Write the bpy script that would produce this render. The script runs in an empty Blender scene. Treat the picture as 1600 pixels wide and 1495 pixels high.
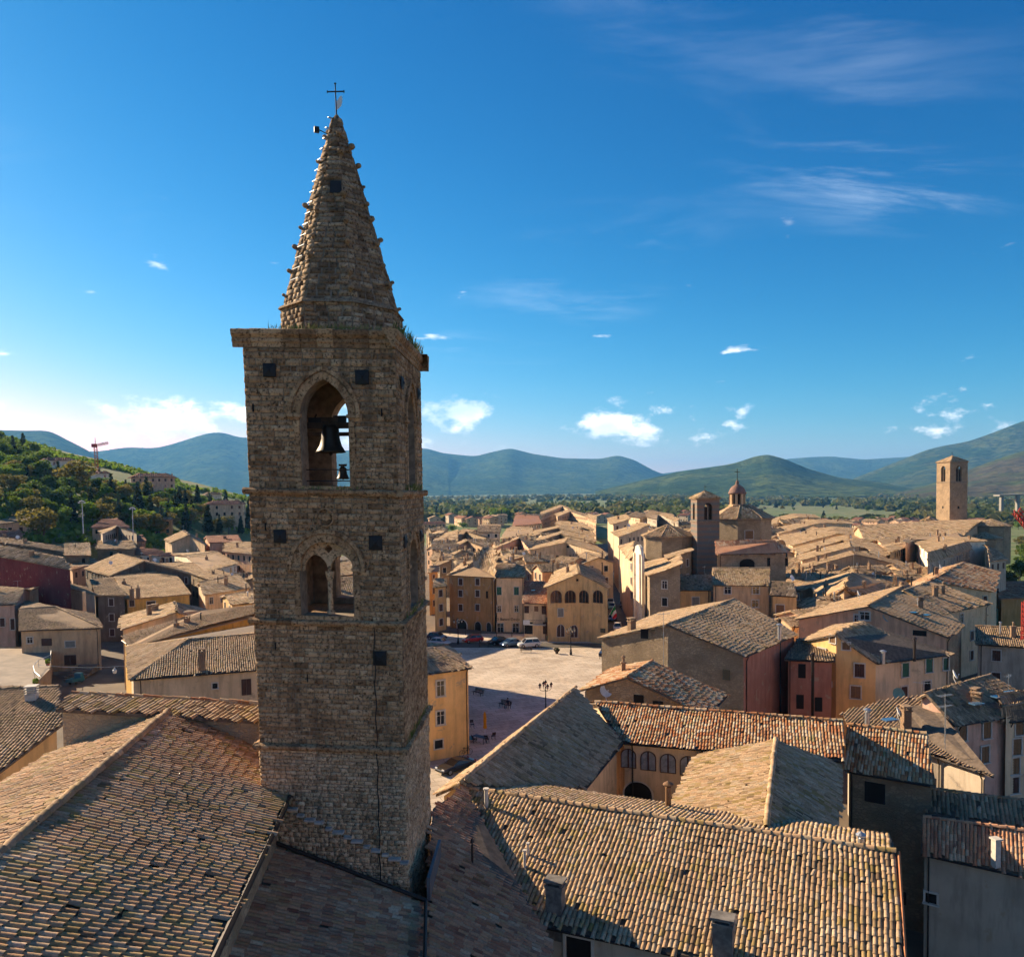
import bpy, bmesh, math, random
import numpy as np
from mathutils import Vector, Matrix
from mathutils.geometry import tessellate_polygon

R = math.radians
scene = bpy.context.scene
COL = scene.collection

# ------------------------------------------------------------------ camera
CAM_H = 29.0
F = 1250.0                      # focal length in pixels of the 1600 px wide photograph
PITCH, ROLL = R(2.5), R(0.7)
CY = 765 + F * math.tan(PITCH)
_w = Vector((0, math.cos(PITCH), -math.sin(PITCH)))
_u0 = Vector((0, math.sin(PITCH), math.cos(PITCH)))
_r0 = Vector((1, 0, 0))
_r = _r0 * math.cos(ROLL) - _u0 * math.sin(ROLL)
_u = _u0 * math.cos(ROLL) + _r0 * math.sin(ROLL)
CAM = Vector((0, 0, CAM_H))
cam = bpy.data.cameras.new('camera')
cam_o = bpy.data.objects.new('camera', cam)
COL.objects.link(cam_o)
cam.sensor_width = 36.0
cam.lens = F / 1600 * 36
cam.shift_y = (CY - 747.5) / 1600
cam.clip_start = 0.5
cam.clip_end = 40000
cam_o.matrix_world = Matrix(((_r.x, _u.x, -_w.x, 0), (_r.y, _u.y, -_w.y, 0), (_r.z, _u.z, -_w.z, CAM_H), (0, 0, 0, 1)))
scene.camera = cam_o

# ------------------------------------------------------------------ light
SUN_EL = R(25)
SUN_AZ = Vector((-0.825, 0.565, 0)).normalized()
SUN = Vector((SUN_AZ.x * math.cos(SUN_EL), SUN_AZ.y * math.cos(SUN_EL), math.sin(SUN_EL)))
sun = bpy.data.lights.new('sun', 'SUN')
sun.energy = 4.0
sun.angle = R(0.5)
sun.color = (1.0, 0.80, 0.55)
sun_o = bpy.data.objects.new('sun', sun)
COL.objects.link(sun_o)
sun_o.rotation_euler = SUN.to_track_quat('Z', 'Y').to_euler()
sun_o.location = (-200, 100, 200)

scene.view_settings.view_transform = 'Standard'
scene.view_settings.look = 'None'
scene.view_settings.gamma = 1.0
scene.view_settings.exposure = 1.66
scene.cycles.use_denoising = True
scene.cycles.use_adaptive_sampling = True
scene.cycles.adaptive_threshold = 0.03
scene.cycles.max_bounces = 5
scene.cycles.diffuse_bounces = 4
scene.cycles.volume_bounces = 0
scene.cycles.caustics_reflective = False
scene.cycles.caustics_refractive = False

world = bpy.data.worlds.new('World')
scene.world = world
world.use_nodes = True


class NT:
    """Small helper for node trees."""
    def __init__(self, tree):
        self.t = tree
        tree.nodes.clear()

    def n(self, kind, **kw):
        nd = self.t.nodes.new(kind)
        for k, v in kw.items():
            if k == 'inp':
                for i, val in v.items():
                    if hasattr(val, 'links') or isinstance(val, bpy.types.NodeSocket):
                        self.t.links.new(val, nd.inputs[i])
                    else:
                        nd.inputs[i].default_value = val
            else:
                setattr(nd, k, v)
        return nd

    def math(self, op, a, b=None, c=None, clamp=False):
        nd = self.n('ShaderNodeMath', operation=op, use_clamp=clamp)
        for i, v in enumerate((a, b, c)):
            if v is None:
                continue
            if isinstance(v, bpy.types.NodeSocket):
                self.t.links.new(v, nd.inputs[i])
            else:
                nd.inputs[i].default_value = v
        return nd.outputs[0]

    def mix(self, fac, a, b, blend='MIX'):
        nd = self.n('ShaderNodeMix', data_type='RGBA', blend_type=blend)
        for i, v in ((0, fac), (6, a), (7, b)):
            if isinstance(v, bpy.types.NodeSocket):
                self.t.links.new(v, nd.inputs[i])
            else:
                nd.inputs[i].default_value = v if i == 0 else (*v[:3], 1)
        return nd.outputs[2]

    def ramp(self, fac, stops, interp='LINEAR'):
        nd = self.n('ShaderNodeValToRGB')
        nd.color_ramp.interpolation = interp
        els = nd.color_ramp.elements
        while len(els) < len(stops):
            els.new(0.5)
        for e, (p, c) in zip(els, stops):
            e.position = p
            e.color = (*c[:3], 1) if not isinstance(c, (int, float)) else (c, c, c, 1)
        self.t.links.new(fac, nd.inputs[0])
        return nd.outputs[0]

    def maprange(self, v, a, b, c=0.0, d=1.0, smooth=True):
        nd = self.n('ShaderNodeMapRange', interpolation_type='SMOOTHSTEP' if smooth else 'LINEAR')
        self.t.links.new(v, nd.inputs[0])
        for i, x in ((1, a), (2, b), (3, c), (4, d)):
            nd.inputs[i].default_value = x
        return nd.outputs[0]

    def noise(self, vec, scale, detail=4, rough=0.55, dist=0.0):
        nd = self.n('ShaderNodeTexNoise')
        if vec is not None:
            self.t.links.new(vec, nd.inputs['Vector'])
        nd.inputs['Scale'].default_value = scale
        nd.inputs['Detail'].default_value = detail
        nd.inputs['Roughness'].default_value = rough
        nd.inputs['Distortion'].default_value = dist
        return nd.outputs[0]

    def mapping(self, vec, loc=(0, 0, 0), rot=(0, 0, 0), scale=(1, 1, 1)):
        nd = self.n('ShaderNodeMapping')
        self.t.links.new(vec, nd.inputs[0])
        nd.inputs[1].default_value = loc
        nd.inputs[2].default_value = rot
        nd.inputs[3].default_value = scale
        return nd.outputs[0]


# ------------------------------------------------------------------ sky
w = NT(world.node_tree)
sky = w.n('ShaderNodeTexSky', sky_type='NISHITA')
sky.sun_disc = False
sky.sun_elevation = SUN_EL
sky.sun_rotation = math.atan2(SUN_AZ.x, SUN_AZ.y)
sky.altitude = 500
sky.air_density = 1.0
sky.dust_density = 0.25
sky.ozone_density = 3.0
# one grade for the whole sky: deeper, more saturated blue as in the photograph
sc_ = w.n('ShaderNodeSeparateColor', inp={0: sky.outputs[0]})
K_ = 0.195
chan = [w.math('MULTIPLY', w.math('POWER', w.math('MULTIPLY', sc_.outputs[i], K_), g_), a_ / K_) for i, (g_, a_) in enumerate(((3.0, 0.46), (1.38, 0.405), (1.06, 0.475)))]
hs = w.n('ShaderNodeCombineColor', inp={0: chan[0], 1: chan[1], 2: chan[2]})
tc = w.n('ShaderNodeTexCoord')
sep = w.n('ShaderNodeSeparateXYZ', inp={0: tc.outputs['Generated']})
dx, dy, dz = sep.outputs
az = w.math('ARCTAN2', dx, dy)                      # 0 straight ahead, + to the right
hor = w.math('SQRT', w.math('ADD', w.math('MULTIPLY', dx, dx), w.math('MULTIPLY', dy, dy)))
el = w.math('ARCTAN2', dz, hor)
# heaped fair-weather clouds low over the hills
cu_v = w.n('ShaderNodeCombineXYZ', inp={0: w.math('MULTIPLY', az, 9.0), 1: w.math('MULTIPLY', el, 15.0), 2: 4.3})
cu_n = w.noise(cu_v.outputs[0], 1.5, 8, 0.6)
cu_big = w.noise(cu_v.outputs[0], 0.42, 2, 0.5)
left_more = w.maprange(az, 0.22, -0.12, -0.07, 0.022)
dens = w.math('ADD', w.math('ADD', cu_n, w.math('MULTIPLY', w.math('SUBTRACT', cu_big, 0.5), 0.55)), left_more)
band = w.math('MULTIPLY', w.maprange(el, 0.02, 0.055), w.maprange(el, 0.20, 0.085))
cu = w.maprange(w.math('MULTIPLY', dens, band), 0.462, 0.60)
cu_shade = w.maprange(w.noise(w.mapping(cu_v.outputs[0], loc=(0.10, -0.16, 0)), 1.15, 5, 0.5), 0.40, 0.68)
cu_col = w.mix(cu_shade, (6.6, 6.5, 6.3), (3.6, 4.3, 5.2))
# thin high cirrus, streaked
pl = w.math('DIVIDE', 1.0, w.math('ADD', dz, 0.16))
ci_v = w.n('ShaderNodeCombineXYZ', inp={0: w.math('MULTIPLY', dx, pl), 1: w.math('MULTIPLY', dy, pl), 2: 0.0})
ci_m = w.mapping(ci_v.outputs[0], rot=(0, 0, R(62)), scale=(0.9, 2.6, 1))
ci_n = w.noise(ci_m, 1.5, 8, 0.62, 0.5)
ci_b = w.noise(ci_v.outputs[0], 0.62, 2, 0.5)
ci = w.math('MULTIPLY', w.maprange(ci_n, 0.48, 0.80), w.maprange(ci_b, 0.49, 0.66))
ci = w.math('MULTIPLY', ci, w.math('MULTIPLY', w.math('MULTIPLY', w.maprange(el, 0.08, 0.16), 0.62), w.maprange(az, -0.05, 0.5, 0.35, 1.0)))
# small separate puffs
pf_v = w.n('ShaderNodeCombineXYZ', inp={0: w.math('MULTIPLY', az, 7.0), 1: w.math('MULTIPLY', el, 21.0), 2: 1.7})
pf = w.math('MULTIPLY', w.maprange(w.noise(pf_v.outputs[0], 1.9, 5, 0.5), 0.665, 0.80),
            w.math('MULTIPLY', w.maprange(el, 0.07, 0.11), w.maprange(el, 0.34, 0.20)))
c1 = w.mix(ci, hs.outputs[0], (5.2, 5.9, 6.6))
c2 = w.mix(pf, c1, (6.6, 6.6, 6.6))
c3 = w.mix(cu, c2, cu_col)
bg = w.n('ShaderNodeBackground', inp={0: c3, 1: 0.088})
out = w.n('ShaderNodeOutputWorld', inp={0: bg.outputs[0]})

# ------------------------------------------------------------------ helpers: points
def ray(px, py):
    return (_w * F + _r * (px - 800) + _u * (CY - py)).normalized()


def P(px, py, z):
    """the point at height z that the photograph shows at (px, py)"""
    d = ray(px, py)
    return CAM + d * ((z - CAM_H) / d.z)


def PD(px, py, depth):
    """the point at forward distance depth seen at (px, py)"""
    d = ray(px, py)
    return CAM + d * (depth / d.y)


def smooth(a, b, x):
    t = min(1.0, max(0.0, (x - a) / (b - a)))
    return t * t * (3 - 2 * t)


def hill(x, y):
    t = (-x - 110) + (y - 200) * 0.10
    h = max(0.0, t) * 0.27 * smooth(140, 300, y) * (1 - smooth(520, 800, y))
    h = min(h, 75 + 0.02 * t)
    h += 5.0 * smooth(-95, -150, x) * smooth(150, 240, y) * (1 - smooth(500, 800, y))
    # the ground falls away beyond the right-hand side of the town
    h -= 10.0 * smooth(62, 95, x - max(0, y - 90) * 0.22) * smooth(20, 70, y)
    h -= 6.0 * smooth(330, 600, y)
    return h


def ground_hit(px, py, z0=0.0):
    d = ray(px, py)
    t = 60.0
    while t < 9000:
        p = CAM + d * t
        if p.z < hill(p.x, p.y) + z0:
            return p
        t += 3 if t < 700 else 25
    return CAM + d * 9000


# ------------------------------------------------------------------ helpers: meshes and objects
def mesh_np(name, verts, quads, mat=None, tint=None, mats=None, mat_idx=None, smooth_shade=False):
    verts = np.asarray(verts, dtype=np.float32).reshape(-1, 3)
    quads = np.asarray(quads, dtype=np.int32).reshape(-1, 4)
    me = bpy.data.meshes.new(name)
    me.vertices.add(len(verts))
    me.vertices.foreach_set('co', verts.ravel())
    me.loops.add(len(quads) * 4)
    me.loops.foreach_set('vertex_index', quads.ravel())
    me.polygons.add(len(quads))
    me.polygons.foreach_set('loop_start', np.arange(0, len(quads) * 4, 4, dtype=np.int32))
    me.update(calc_edges=True)
    if tint is not None:
        at = me.color_attributes.new('tint', 'FLOAT_COLOR', 'POINT')
        t = np.ones((len(verts), 4), dtype=np.float32)
        t[:, :tint.shape[1]] = tint
        at.data.foreach_set('color', t.ravel())
    if mat:
        me.materials.append(mat)
    if smooth_shade:
        me.polygons.foreach_set('use_smooth', np.ones(len(quads), dtype=bool))
    return me


class MB:
    """collects simple solids; build() links them as one mesh object"""
    def __init__(self):
        self.v, self.f, self.t = [], [], []

    def add(self, verts, faces, tint=None):
        o = len(self.v)
        self.v.extend([tuple(x) for x in verts])
        self.f.extend([tuple(i + o for i in f) for f in faces])
        self.t.extend([tint or (0.5, 0.5, 0.5)] * len(verts))
        return self

    def box(self, c, s, rz=0.0, tint=None, top=1.0):
        cx, cy, cz = c
        sx, sy, sz = s[0] / 2, s[1] / 2, s[2] / 2
        ca, sa = math.cos(rz), math.sin(rz)
        vs = []
        for z, k in ((-sz, 1.0), (sz, top)):
            for x, y in ((-sx, -sy), (sx, -sy), (sx, sy), (-sx, sy)):
                x, y = x * k, y * k
                vs.append((cx + x * ca - y * sa, cy + x * sa + y * ca, cz + z))
        return self.add(vs, [(3, 2, 1, 0), (4, 5, 6, 7), (0, 1, 5, 4), (1, 2, 6, 5), (2, 3, 7, 6), (3, 0, 4, 7)], tint)

    def tube(self, p0, p1, r0, r1=None, n=8, cap=True, tint=None):
        p0, p1 = Vector(p0), Vector(p1)
        r1 = r0 if r1 is None else r1
        d = (p1 - p0)
        if d.length < 1e-6:
            return self
        d.normalize()
        a = d.orthogonal().normalized()
        b = d.cross(a)
        vs = []
        for p, r in ((p0, r0), (p1, r1)):
            for i in range(n):
                t = 2 * math.pi * i / n
                vs.append(p + (a * math.cos(t) + b * math.sin(t)) * r)
        fs = [(i, (i + 1) % n, n + (i + 1) % n, n + i) for i in range(n)]
        if cap:
            fs += [tuple(range(n - 1, -1, -1)), tuple(range(n, 2 * n))]
        return self.add(vs, fs, tint)

    def path(self, pts, r, n=6):
        for a, b in zip(pts[:-1], pts[1:]):
            self.tube(a, b, r, r, n)
        return self

    def lathe(self, c, prof, n=12, tint=None):
        c = Vector(c)
        vs, fs = [], []
        for r, z in prof:
            for i in range(n):
                t = 2 * math.pi * i / n
                vs.append(c + Vector((r * math.cos(t), r * math.sin(t), z)))
        for k in range(len(prof) - 1):
            for i in range(n):
                j = (i + 1) % n
                fs.append((k * n + i, k * n + j, (k + 1) * n + j, (k + 1) * n + i))
        fs.append(tuple(range(n - 1, -1, -1)))
        fs.append(tuple(range((len(prof) - 1) * n, len(prof) * n)))
        return self.add(vs, fs, tint)

    def slab(self, poly, t, tint=None):
        """polygon (3-D, roughly planar) given thickness t straight down"""
        n = len(poly)
        top = [Vector(p) for p in poly]
        bot = [p - Vector((0, 0, t)) for p in top]
        fs = [tuple(range(n)), tuple(range(2 * n - 1, n - 1, -1))]
        fs += [((i + 1) % n, i, n + i, n + (i + 1) % n) for i in range(n)]
        return self.add(top + bot, fs, tint)

    def sphere(self, c, r, n=10, m=6, sz=1.0):
        prof = [(max(0.001, r * math.sin(math.pi * k / m)), -r * sz * math.cos(math.pi * k / m)) for k in range(m + 1)]
        return self.lathe(c, prof, n)

    def mesh(self, name, mat=None):
        me = bpy.data.meshes.new(name)
        me.from_pydata(self.v, [], self.f)
        at = me.color_attributes.new('tint', 'FLOAT_COLOR', 'POINT')
        t = np.ones((len(self.v), 4), dtype=np.float32)
        if self.v:
            t[:, :3] = np.array(self.t, dtype=np.float32)
            at.data.foreach_set('color', t.ravel())
        if mat:
            me.materials.append(mat)
        bm = bmesh.new()
        bm.from_mesh(me)
        bmesh.ops.recalc_face_normals(bm, faces=bm.faces)
        bm.to_mesh(me)
        bm.free()
        return me

    def build(self, name, mat=None, parent=None, smooth=False):
        me = self.mesh(name, mat)
        if smooth:
            me.polygons.foreach_set('use_smooth', [True] * len(me.polygons))
        return link(name, me, parent)


def link(name, data, parent=None, loc=None):
    """links data as an object; data is in world coordinates and is moved into the parent's frame"""
    o = bpy.data.objects.new(name, data)
    COL.objects.link(o)
    if parent is not None:
        o.parent = parent
        o.matrix_parent_inverse = Matrix.Translation(-ABS[parent.name] if parent.name in ABS else Vector((0, 0, 0)))
    if loc is not None:
        o.location = loc
    ABS[o.name] = (ABS.get(parent.name, Vector((0, 0, 0))) * 0 if parent is not None else Vector((0, 0, 0)))
    return o


ABS = {}          # world offset of the frame in which an object's children are written


def tag(o, label=None, cat=None, group=None, kind=None):
    for k, v in (('label', label), ('category', cat), ('group', group), ('kind', kind)):
        if v:
            o[k] = v
    return o


def thing(name, label, cat, loc=(0, 0, 0), group=None):
    o = bpy.data.objects.new(name, None)
    COL.objects.link(o)
    o.empty_display_size = 0.5
    o.location = loc
    ABS[o.name] = Vector(loc)
    return tag(o, label, cat, group)


def copy_tree(o, parent=None):
    c = o.copy()
    COL.objects.link(c)
    if parent is not None:
        c.parent = parent
        c.matrix_parent_inverse = o.matrix_parent_inverse.copy()
    for ch in o.children:
        copy_tree(ch, c)
    return c


def newell(poly):
    n = Vector((0, 0, 0))
    for i in range(len(poly)):
        a, b = poly[i], poly[(i + 1) % len(poly)]
        n += Vector(((a.y - b.y) * (a.z + b.z), (a.z - b.z) * (a.x + b.x), (a.x - b.x) * (a.y + b.y)))
    return n.normalized()


def inside(poly2, x, y):
    """vectorised even-odd test"""
    r = np.zeros(x.shape, dtype=bool)
    n = len(poly2)
    for i in range(n):
        x0, y0 = poly2[i]
        x1, y1 = poly2[(i + 1) % n]
        if abs(y1 - y0) < 1e-9:
            continue
        c = ((y0 > y) != (y1 > y)) & (x < (x1 - x0) * (y - y0) / (y1 - y0) + x0)
        r ^= c
    return r


# ------------------------------------------------------------------ helpers: materials
MATS = {}


def material(name):
    m = bpy.data.materials.new(name)
    m.use_nodes = True
    return m, NT(m.node_tree)


WARM = (1.12, 0.99, 0.83)


def finish(nt, col, rough=0.9, bump=None, bump_d=0.02, metal=0.0, spec=0.3, warm=False, **kw):
    b = nt.n('ShaderNodeBsdfPrincipled')
    if warm:
        col = nt.mix(1.0, col, WARM, 'MULTIPLY')
    for k, v in (('Base Color', col), ('Roughness', rough), ('Metallic', metal), ('Specular IOR Level', spec)):
        if isinstance(v, bpy.types.NodeSocket):
            nt.t.links.new(v, b.inputs[k])
        else:
            b.inputs[k].default_value = (*v[:3], 1) if k == 'Base Color' else v
    for k, v in kw.items():
        b.inputs[k.replace('_', ' ')].default_value = v
    if bump is not None:
        bn = nt.n('ShaderNodeBump', inp={0: 1.0, 1: bump_d, 'Height': bump})
        nt.t.links.new(bn.outputs[0], b.inputs['Normal'])
    nt.n('ShaderNodeOutputMaterial', inp={0: b.outputs[0]})


def pos(nt):
    return nt.n('ShaderNodeNewGeometry').outputs['Position']


def m_plain(name, col, rough=0.7, metal=0.0, spec=0.3, vary=0.12):
    if name in MATS:
        return MATS[name]
    m, nt = material(name)
    n = nt.noise(pos(nt), 3.0, 5, 0.6)
    c = nt.mix(nt.maprange(n, 0.3, 0.7), [x * (1 - vary) for x in col], [min(1, x * (1 + vary)) for x in col])
    finish(nt, c, rough, metal=metal, spec=spec)
    MATS[name] = m
    return m


def m_plaster(name, col, stain=0.5):
    if name in MATS:
        return MATS[name]
    m, nt = material(name)
    p = pos(nt)
    streak = nt.noise(nt.mapping(p, scale=(1.6, 1.6, 0.25)), 1.0, 6, 0.62)
    blotch = nt.noise(p, 0.45, 5, 0.6)
    fine = nt.noise(p, 9.0, 4, 0.6)
    dark = [c * 0.62 for c in col]
    pale = [min(0.9, c * 1.18 + 0.02) for c in col]
    c = nt.mix(nt.maprange(blotch, 0.35, 0.68), pale, col)
    c = nt.mix(nt.math('MULTIPLY', nt.maprange(streak, 0.42, 0.70), min(1.0, stain * 1.35)), c, dark)
    peel = nt.noise(nt.mapping(p, loc=(13, 4, 2)), 0.8, 6, 0.7)
    c = nt.mix(nt.math('MULTIPLY', nt.maprange(peel, 0.60, 0.64), 0.7), c, (0.36, 0.30, 0.23))
    finish(nt, c, 0.92, nt.math('ADD', nt.math('MULTIPLY', fine, 0.5), blotch), 0.012, warm=True)
    MATS[name] = m
    return m


def m_rubble(name, col, col2, mortar, scale=3.0):
    """rubble masonry, too far away to pick the stones apart"""
    if name in MATS:
        return MATS[name]
    m, nt = material(name)
    p = nt.mapping(pos(nt), scale=(scale, scale, scale * 1.7))
    warp = nt.n('ShaderNodeVectorMath', operation='ADD', inp={0: p, 1: nt.n('ShaderNodeTexNoise', inp={'Vector': p, 'Scale': 1.3}).outputs[1]})
    v = nt.n('ShaderNodeTexVoronoi', feature='DISTANCE_TO_EDGE', inp={'Vector': warp.outputs[0], 'Scale': 1.0})
    v2 = nt.n('ShaderNodeTexVoronoi', feature='F1', inp={'Vector': warp.outputs[0], 'Scale': 1.0})
    cell = nt.n('ShaderNodeSeparateColor', inp={0: v2.outputs['Color']})
    c = nt.mix(cell.outputs[0], col, col2)
    c = nt.mix(nt.maprange(nt.noise(pos(nt), 0.5, 5), 0.4, 0.7), c, [x * 0.7 for x in col])
    e = nt.maprange(v.outputs[0], 0.02, 0.12)
    c = nt.mix(e, mortar, c)
    finish(nt, c, 0.95, nt.math('ADD', e, nt.math('MULTIPLY', nt.noise(pos(nt), 14, 3), 0.35)), 0.03, warm=True)
    MATS[name] = m
    return m


def m_tile(name, stops, moss=0.0, moss_scale=0.5, gain=1.0):
    """clay tiles; the colour of each tile comes from its own 'tint'"""
    if name in MATS:
        return MATS[name]
    m, nt = material(name)
    at = nt.n('ShaderNodeAttribute', attribute_name='tint')
    s = nt.n('ShaderNodeSeparateColor', inp={0: at.outputs['Color']})
    p = pos(nt)
    patch = nt.noise(p, 0.35, 4, 0.6)
    f = nt.math('ADD', nt.math('MULTIPLY', s.outputs[0], 0.82), nt.math('MULTIPLY', nt.math('SUBTRACT', patch, 0.41), 0.75), clamp=True)
    c = nt.ramp(f, stops)
    c = nt.mix(nt.maprange(nt.noise(p, 11, 5, 0.7), 0.42, 0.72), c, nt.mix(0.6, c, (0.13, 0.105, 0.08)))
    li = nt.noise(p, 5.0, 5, 0.65)
    c = nt.mix(nt.math('MULTIPLY', nt.maprange(li, 0.56, 0.68), 0.45), c, (0.42, 0.36, 0.27))
    if moss:
        mo = nt.math('ADD', nt.math('MULTIPLY', s.outputs[1], 0.5), nt.noise(p, moss_scale, 5, 0.7))
        c = nt.mix(nt.math('MULTIPLY', nt.maprange(mo, 0.86, 1.02), moss), c, (0.21, 0.175, 0.035))
    c = nt.mix(1.0, c, (gain, gain, gain), 'MULTIPLY')
    finish(nt, c, 0.93, nt.noise(p, 25, 3), 0.006, spec=0.2, warm=True)
    MATS[name] = m
    return m


TAN = [(0.0, (0.11, 0.08, 0.055)), (0.15, (0.24, 0.175, 0.115)), (0.35, (0.38, 0.28, 0.185)), (0.5, (0.44, 0.305, 0.20)),
       (0.65, (0.50, 0.39, 0.275)), (0.78, (0.33, 0.285, 0.225)), (0.9, (0.58, 0.48, 0.36)), (1.0, (0.41, 0.22, 0.13))]
GREY = [(0.0, (0.09, 0.068, 0.05)), (0.25, (0.22, 0.165, 0.115)), (0.5, (0.36, 0.27, 0.185)), (0.65, (0.27, 0.20, 0.14)), (0.8, (0.44, 0.31, 0.21)),
        (0.9, (0.50, 0.41, 0.31)), (1.0, (0.56, 0.49, 0.40))]
REDT = [(0.0, (0.17, 0.065, 0.048)), (0.2, (0.36, 0.16, 0.10)), (0.4, (0.52, 0.285, 0.175)), (0.55, (0.42, 0.26, 0.18)), (0.7, (0.25, 0.125, 0.09)),
        (0.85, (0.52, 0.37, 0.265)), (1.0, (0.58, 0.48, 0.38))]
MIXT = [(0.0, (0.17, 0.11, 0.075)), (0.25, (0.36, 0.145, 0.065)), (0.42, (0.41, 0.235, 0.13)), (0.6, (0.47, 0.35, 0.23)),
        (0.8, (0.56, 0.48, 0.385)), (0.93, (0.25, 0.22, 0.09)), (1.0, (0.62, 0.57, 0.5))]
NAVE = [(0.0, (0.09, 0.06, 0.04)), (0.15, (0.25, 0.16, 0.10)), (0.33, (0.39, 0.26, 0.17)), (0.5, (0.50, 0.36, 0.255)),
        (0.62, (0.27, 0.225, 0.18)), (0.72, (0.45, 0.27, 0.165)), (0.8, (0.25, 0.20, 0.08)), (0.9, (0.60, 0.50, 0.40)), (1.0, (0.36, 0.14, 0.085))]

M_tan = m_tile('tan clay tile', TAN, 0.35, 0.4)
M_grey = m_tile('weathered grey tile', GREY, 0.25, 0.4)
M_red = m_tile('dark red tile', REDT, 0.2, 0.4)
M_mix = m_tile('new mixed tile', MIXT, 0.15, 0.6)
M_moss = m_tile('mossy clay tile', TAN, 0.55, 0.55)
M_nave = m_tile('old church tile', NAVE, 0.4, 0.45)
M_far = m_tile('far tile', [(0, (0.19, 0.085, 0.06)), (0.5, (0.27, 0.13, 0.095)), (1, (0.32, 0.185, 0.14))])
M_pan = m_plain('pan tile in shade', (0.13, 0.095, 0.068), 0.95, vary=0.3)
M_eave = m_plain('roof edge stone', (0.24, 0.18, 0.125), 0.95, vary=0.25)
M_iron = m_plain('black iron', (0.02, 0.02, 0.022), 0.55, 0.4)
M_gutter = m_plain('dark copper gutter', (0.045, 0.035, 0.03), 0.5, 0.5)
M_zinc = m_plain('zinc', (0.42, 0.43, 0.44), 0.38, 0.7)
M_white = m_plain('white paint', (0.72, 0.71, 0.68), 0.6, vary=0.06)
M_glass = m_plain('window glass', (0.012, 0.014, 0.018), 0.12, spec=0.6, vary=0.3)
M_hole = m_plain('dark room', (0.012, 0.010, 0.009), 0.9)
M_trim = m_plain('pale window surround', (0.52, 0.47, 0.40), 0.9)
M_sbrown = m_plain('brown shutter', (0.07, 0.032, 0.022), 0.7)
M_sgreen = m_plain('green shutter', (0.03, 0.10, 0.06), 0.7)
M_sgrey = m_plain('grey shutter', (0.20, 0.19, 0.165), 0.7)
M_swood = m_plain('wooden shutter', (0.19, 0.10, 0.045), 0.7)
M_brickch = m_rubble('chimney brick', (0.30, 0.19, 0.13), (0.40, 0.29, 0.20), (0.28, 0.24, 0.19), 8)
WALLS = {
    'cream': m_plaster('cream plaster', (0.52, 0.43, 0.31)),
    'tan': m_plaster('tan plaster', (0.44, 0.33, 0.22)),
    'ochre': m_plaster('ochre plaster', (0.52, 0.37, 0.185)),
    'yellow': m_plaster('yellow plaster', (0.58, 0.37, 0.10)),
    'orange': m_plaster('orange plaster', (0.62, 0.42, 0.19), 0.35),
    'brown': m_plaster('brown plaster', (0.34, 0.205, 0.085)),
    'red': m_plaster('red plaster', (0.33, 0.15, 0.11), 0.4),
    'maroon': m_plaster('maroon plaster', (0.15, 0.018, 0.022), 0.4),
    'pink': m_plaster('pink plaster', (0.47, 0.32, 0.275)),
    'salmon': m_plaster('salmon plaster', (0.52, 0.35, 0.25)),
    'grey': m_plaster('grey render', (0.36, 0.325, 0.285)),
    'white': m_plaster('white plaster', (0.66, 0.62, 0.55), 0.3),
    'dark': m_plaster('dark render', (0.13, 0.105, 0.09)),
    'stone': m_rubble('rubble stone', (0.30, 0.24, 0.165), (0.44, 0.36, 0.26), (0.26, 0.215, 0.165)),
    'dstone': m_rubble('dark rubble stone', (0.22, 0.18, 0.13), (0.33, 0.27, 0.20), (0.2, 0.165, 0.13)),
    'pstone': m_rubble('pale rubble stone', (0.36, 0.30, 0.22), (0.46, 0.39, 0.29), (0.36, 0.31, 0.25)),
}
ROOFS = {'tan': M_tan, 'grey': M_grey, 'red': M_red, 'mix': M_mix, 'moss': M_moss, 'nave': M_nave, 'far': M_far}


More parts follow.
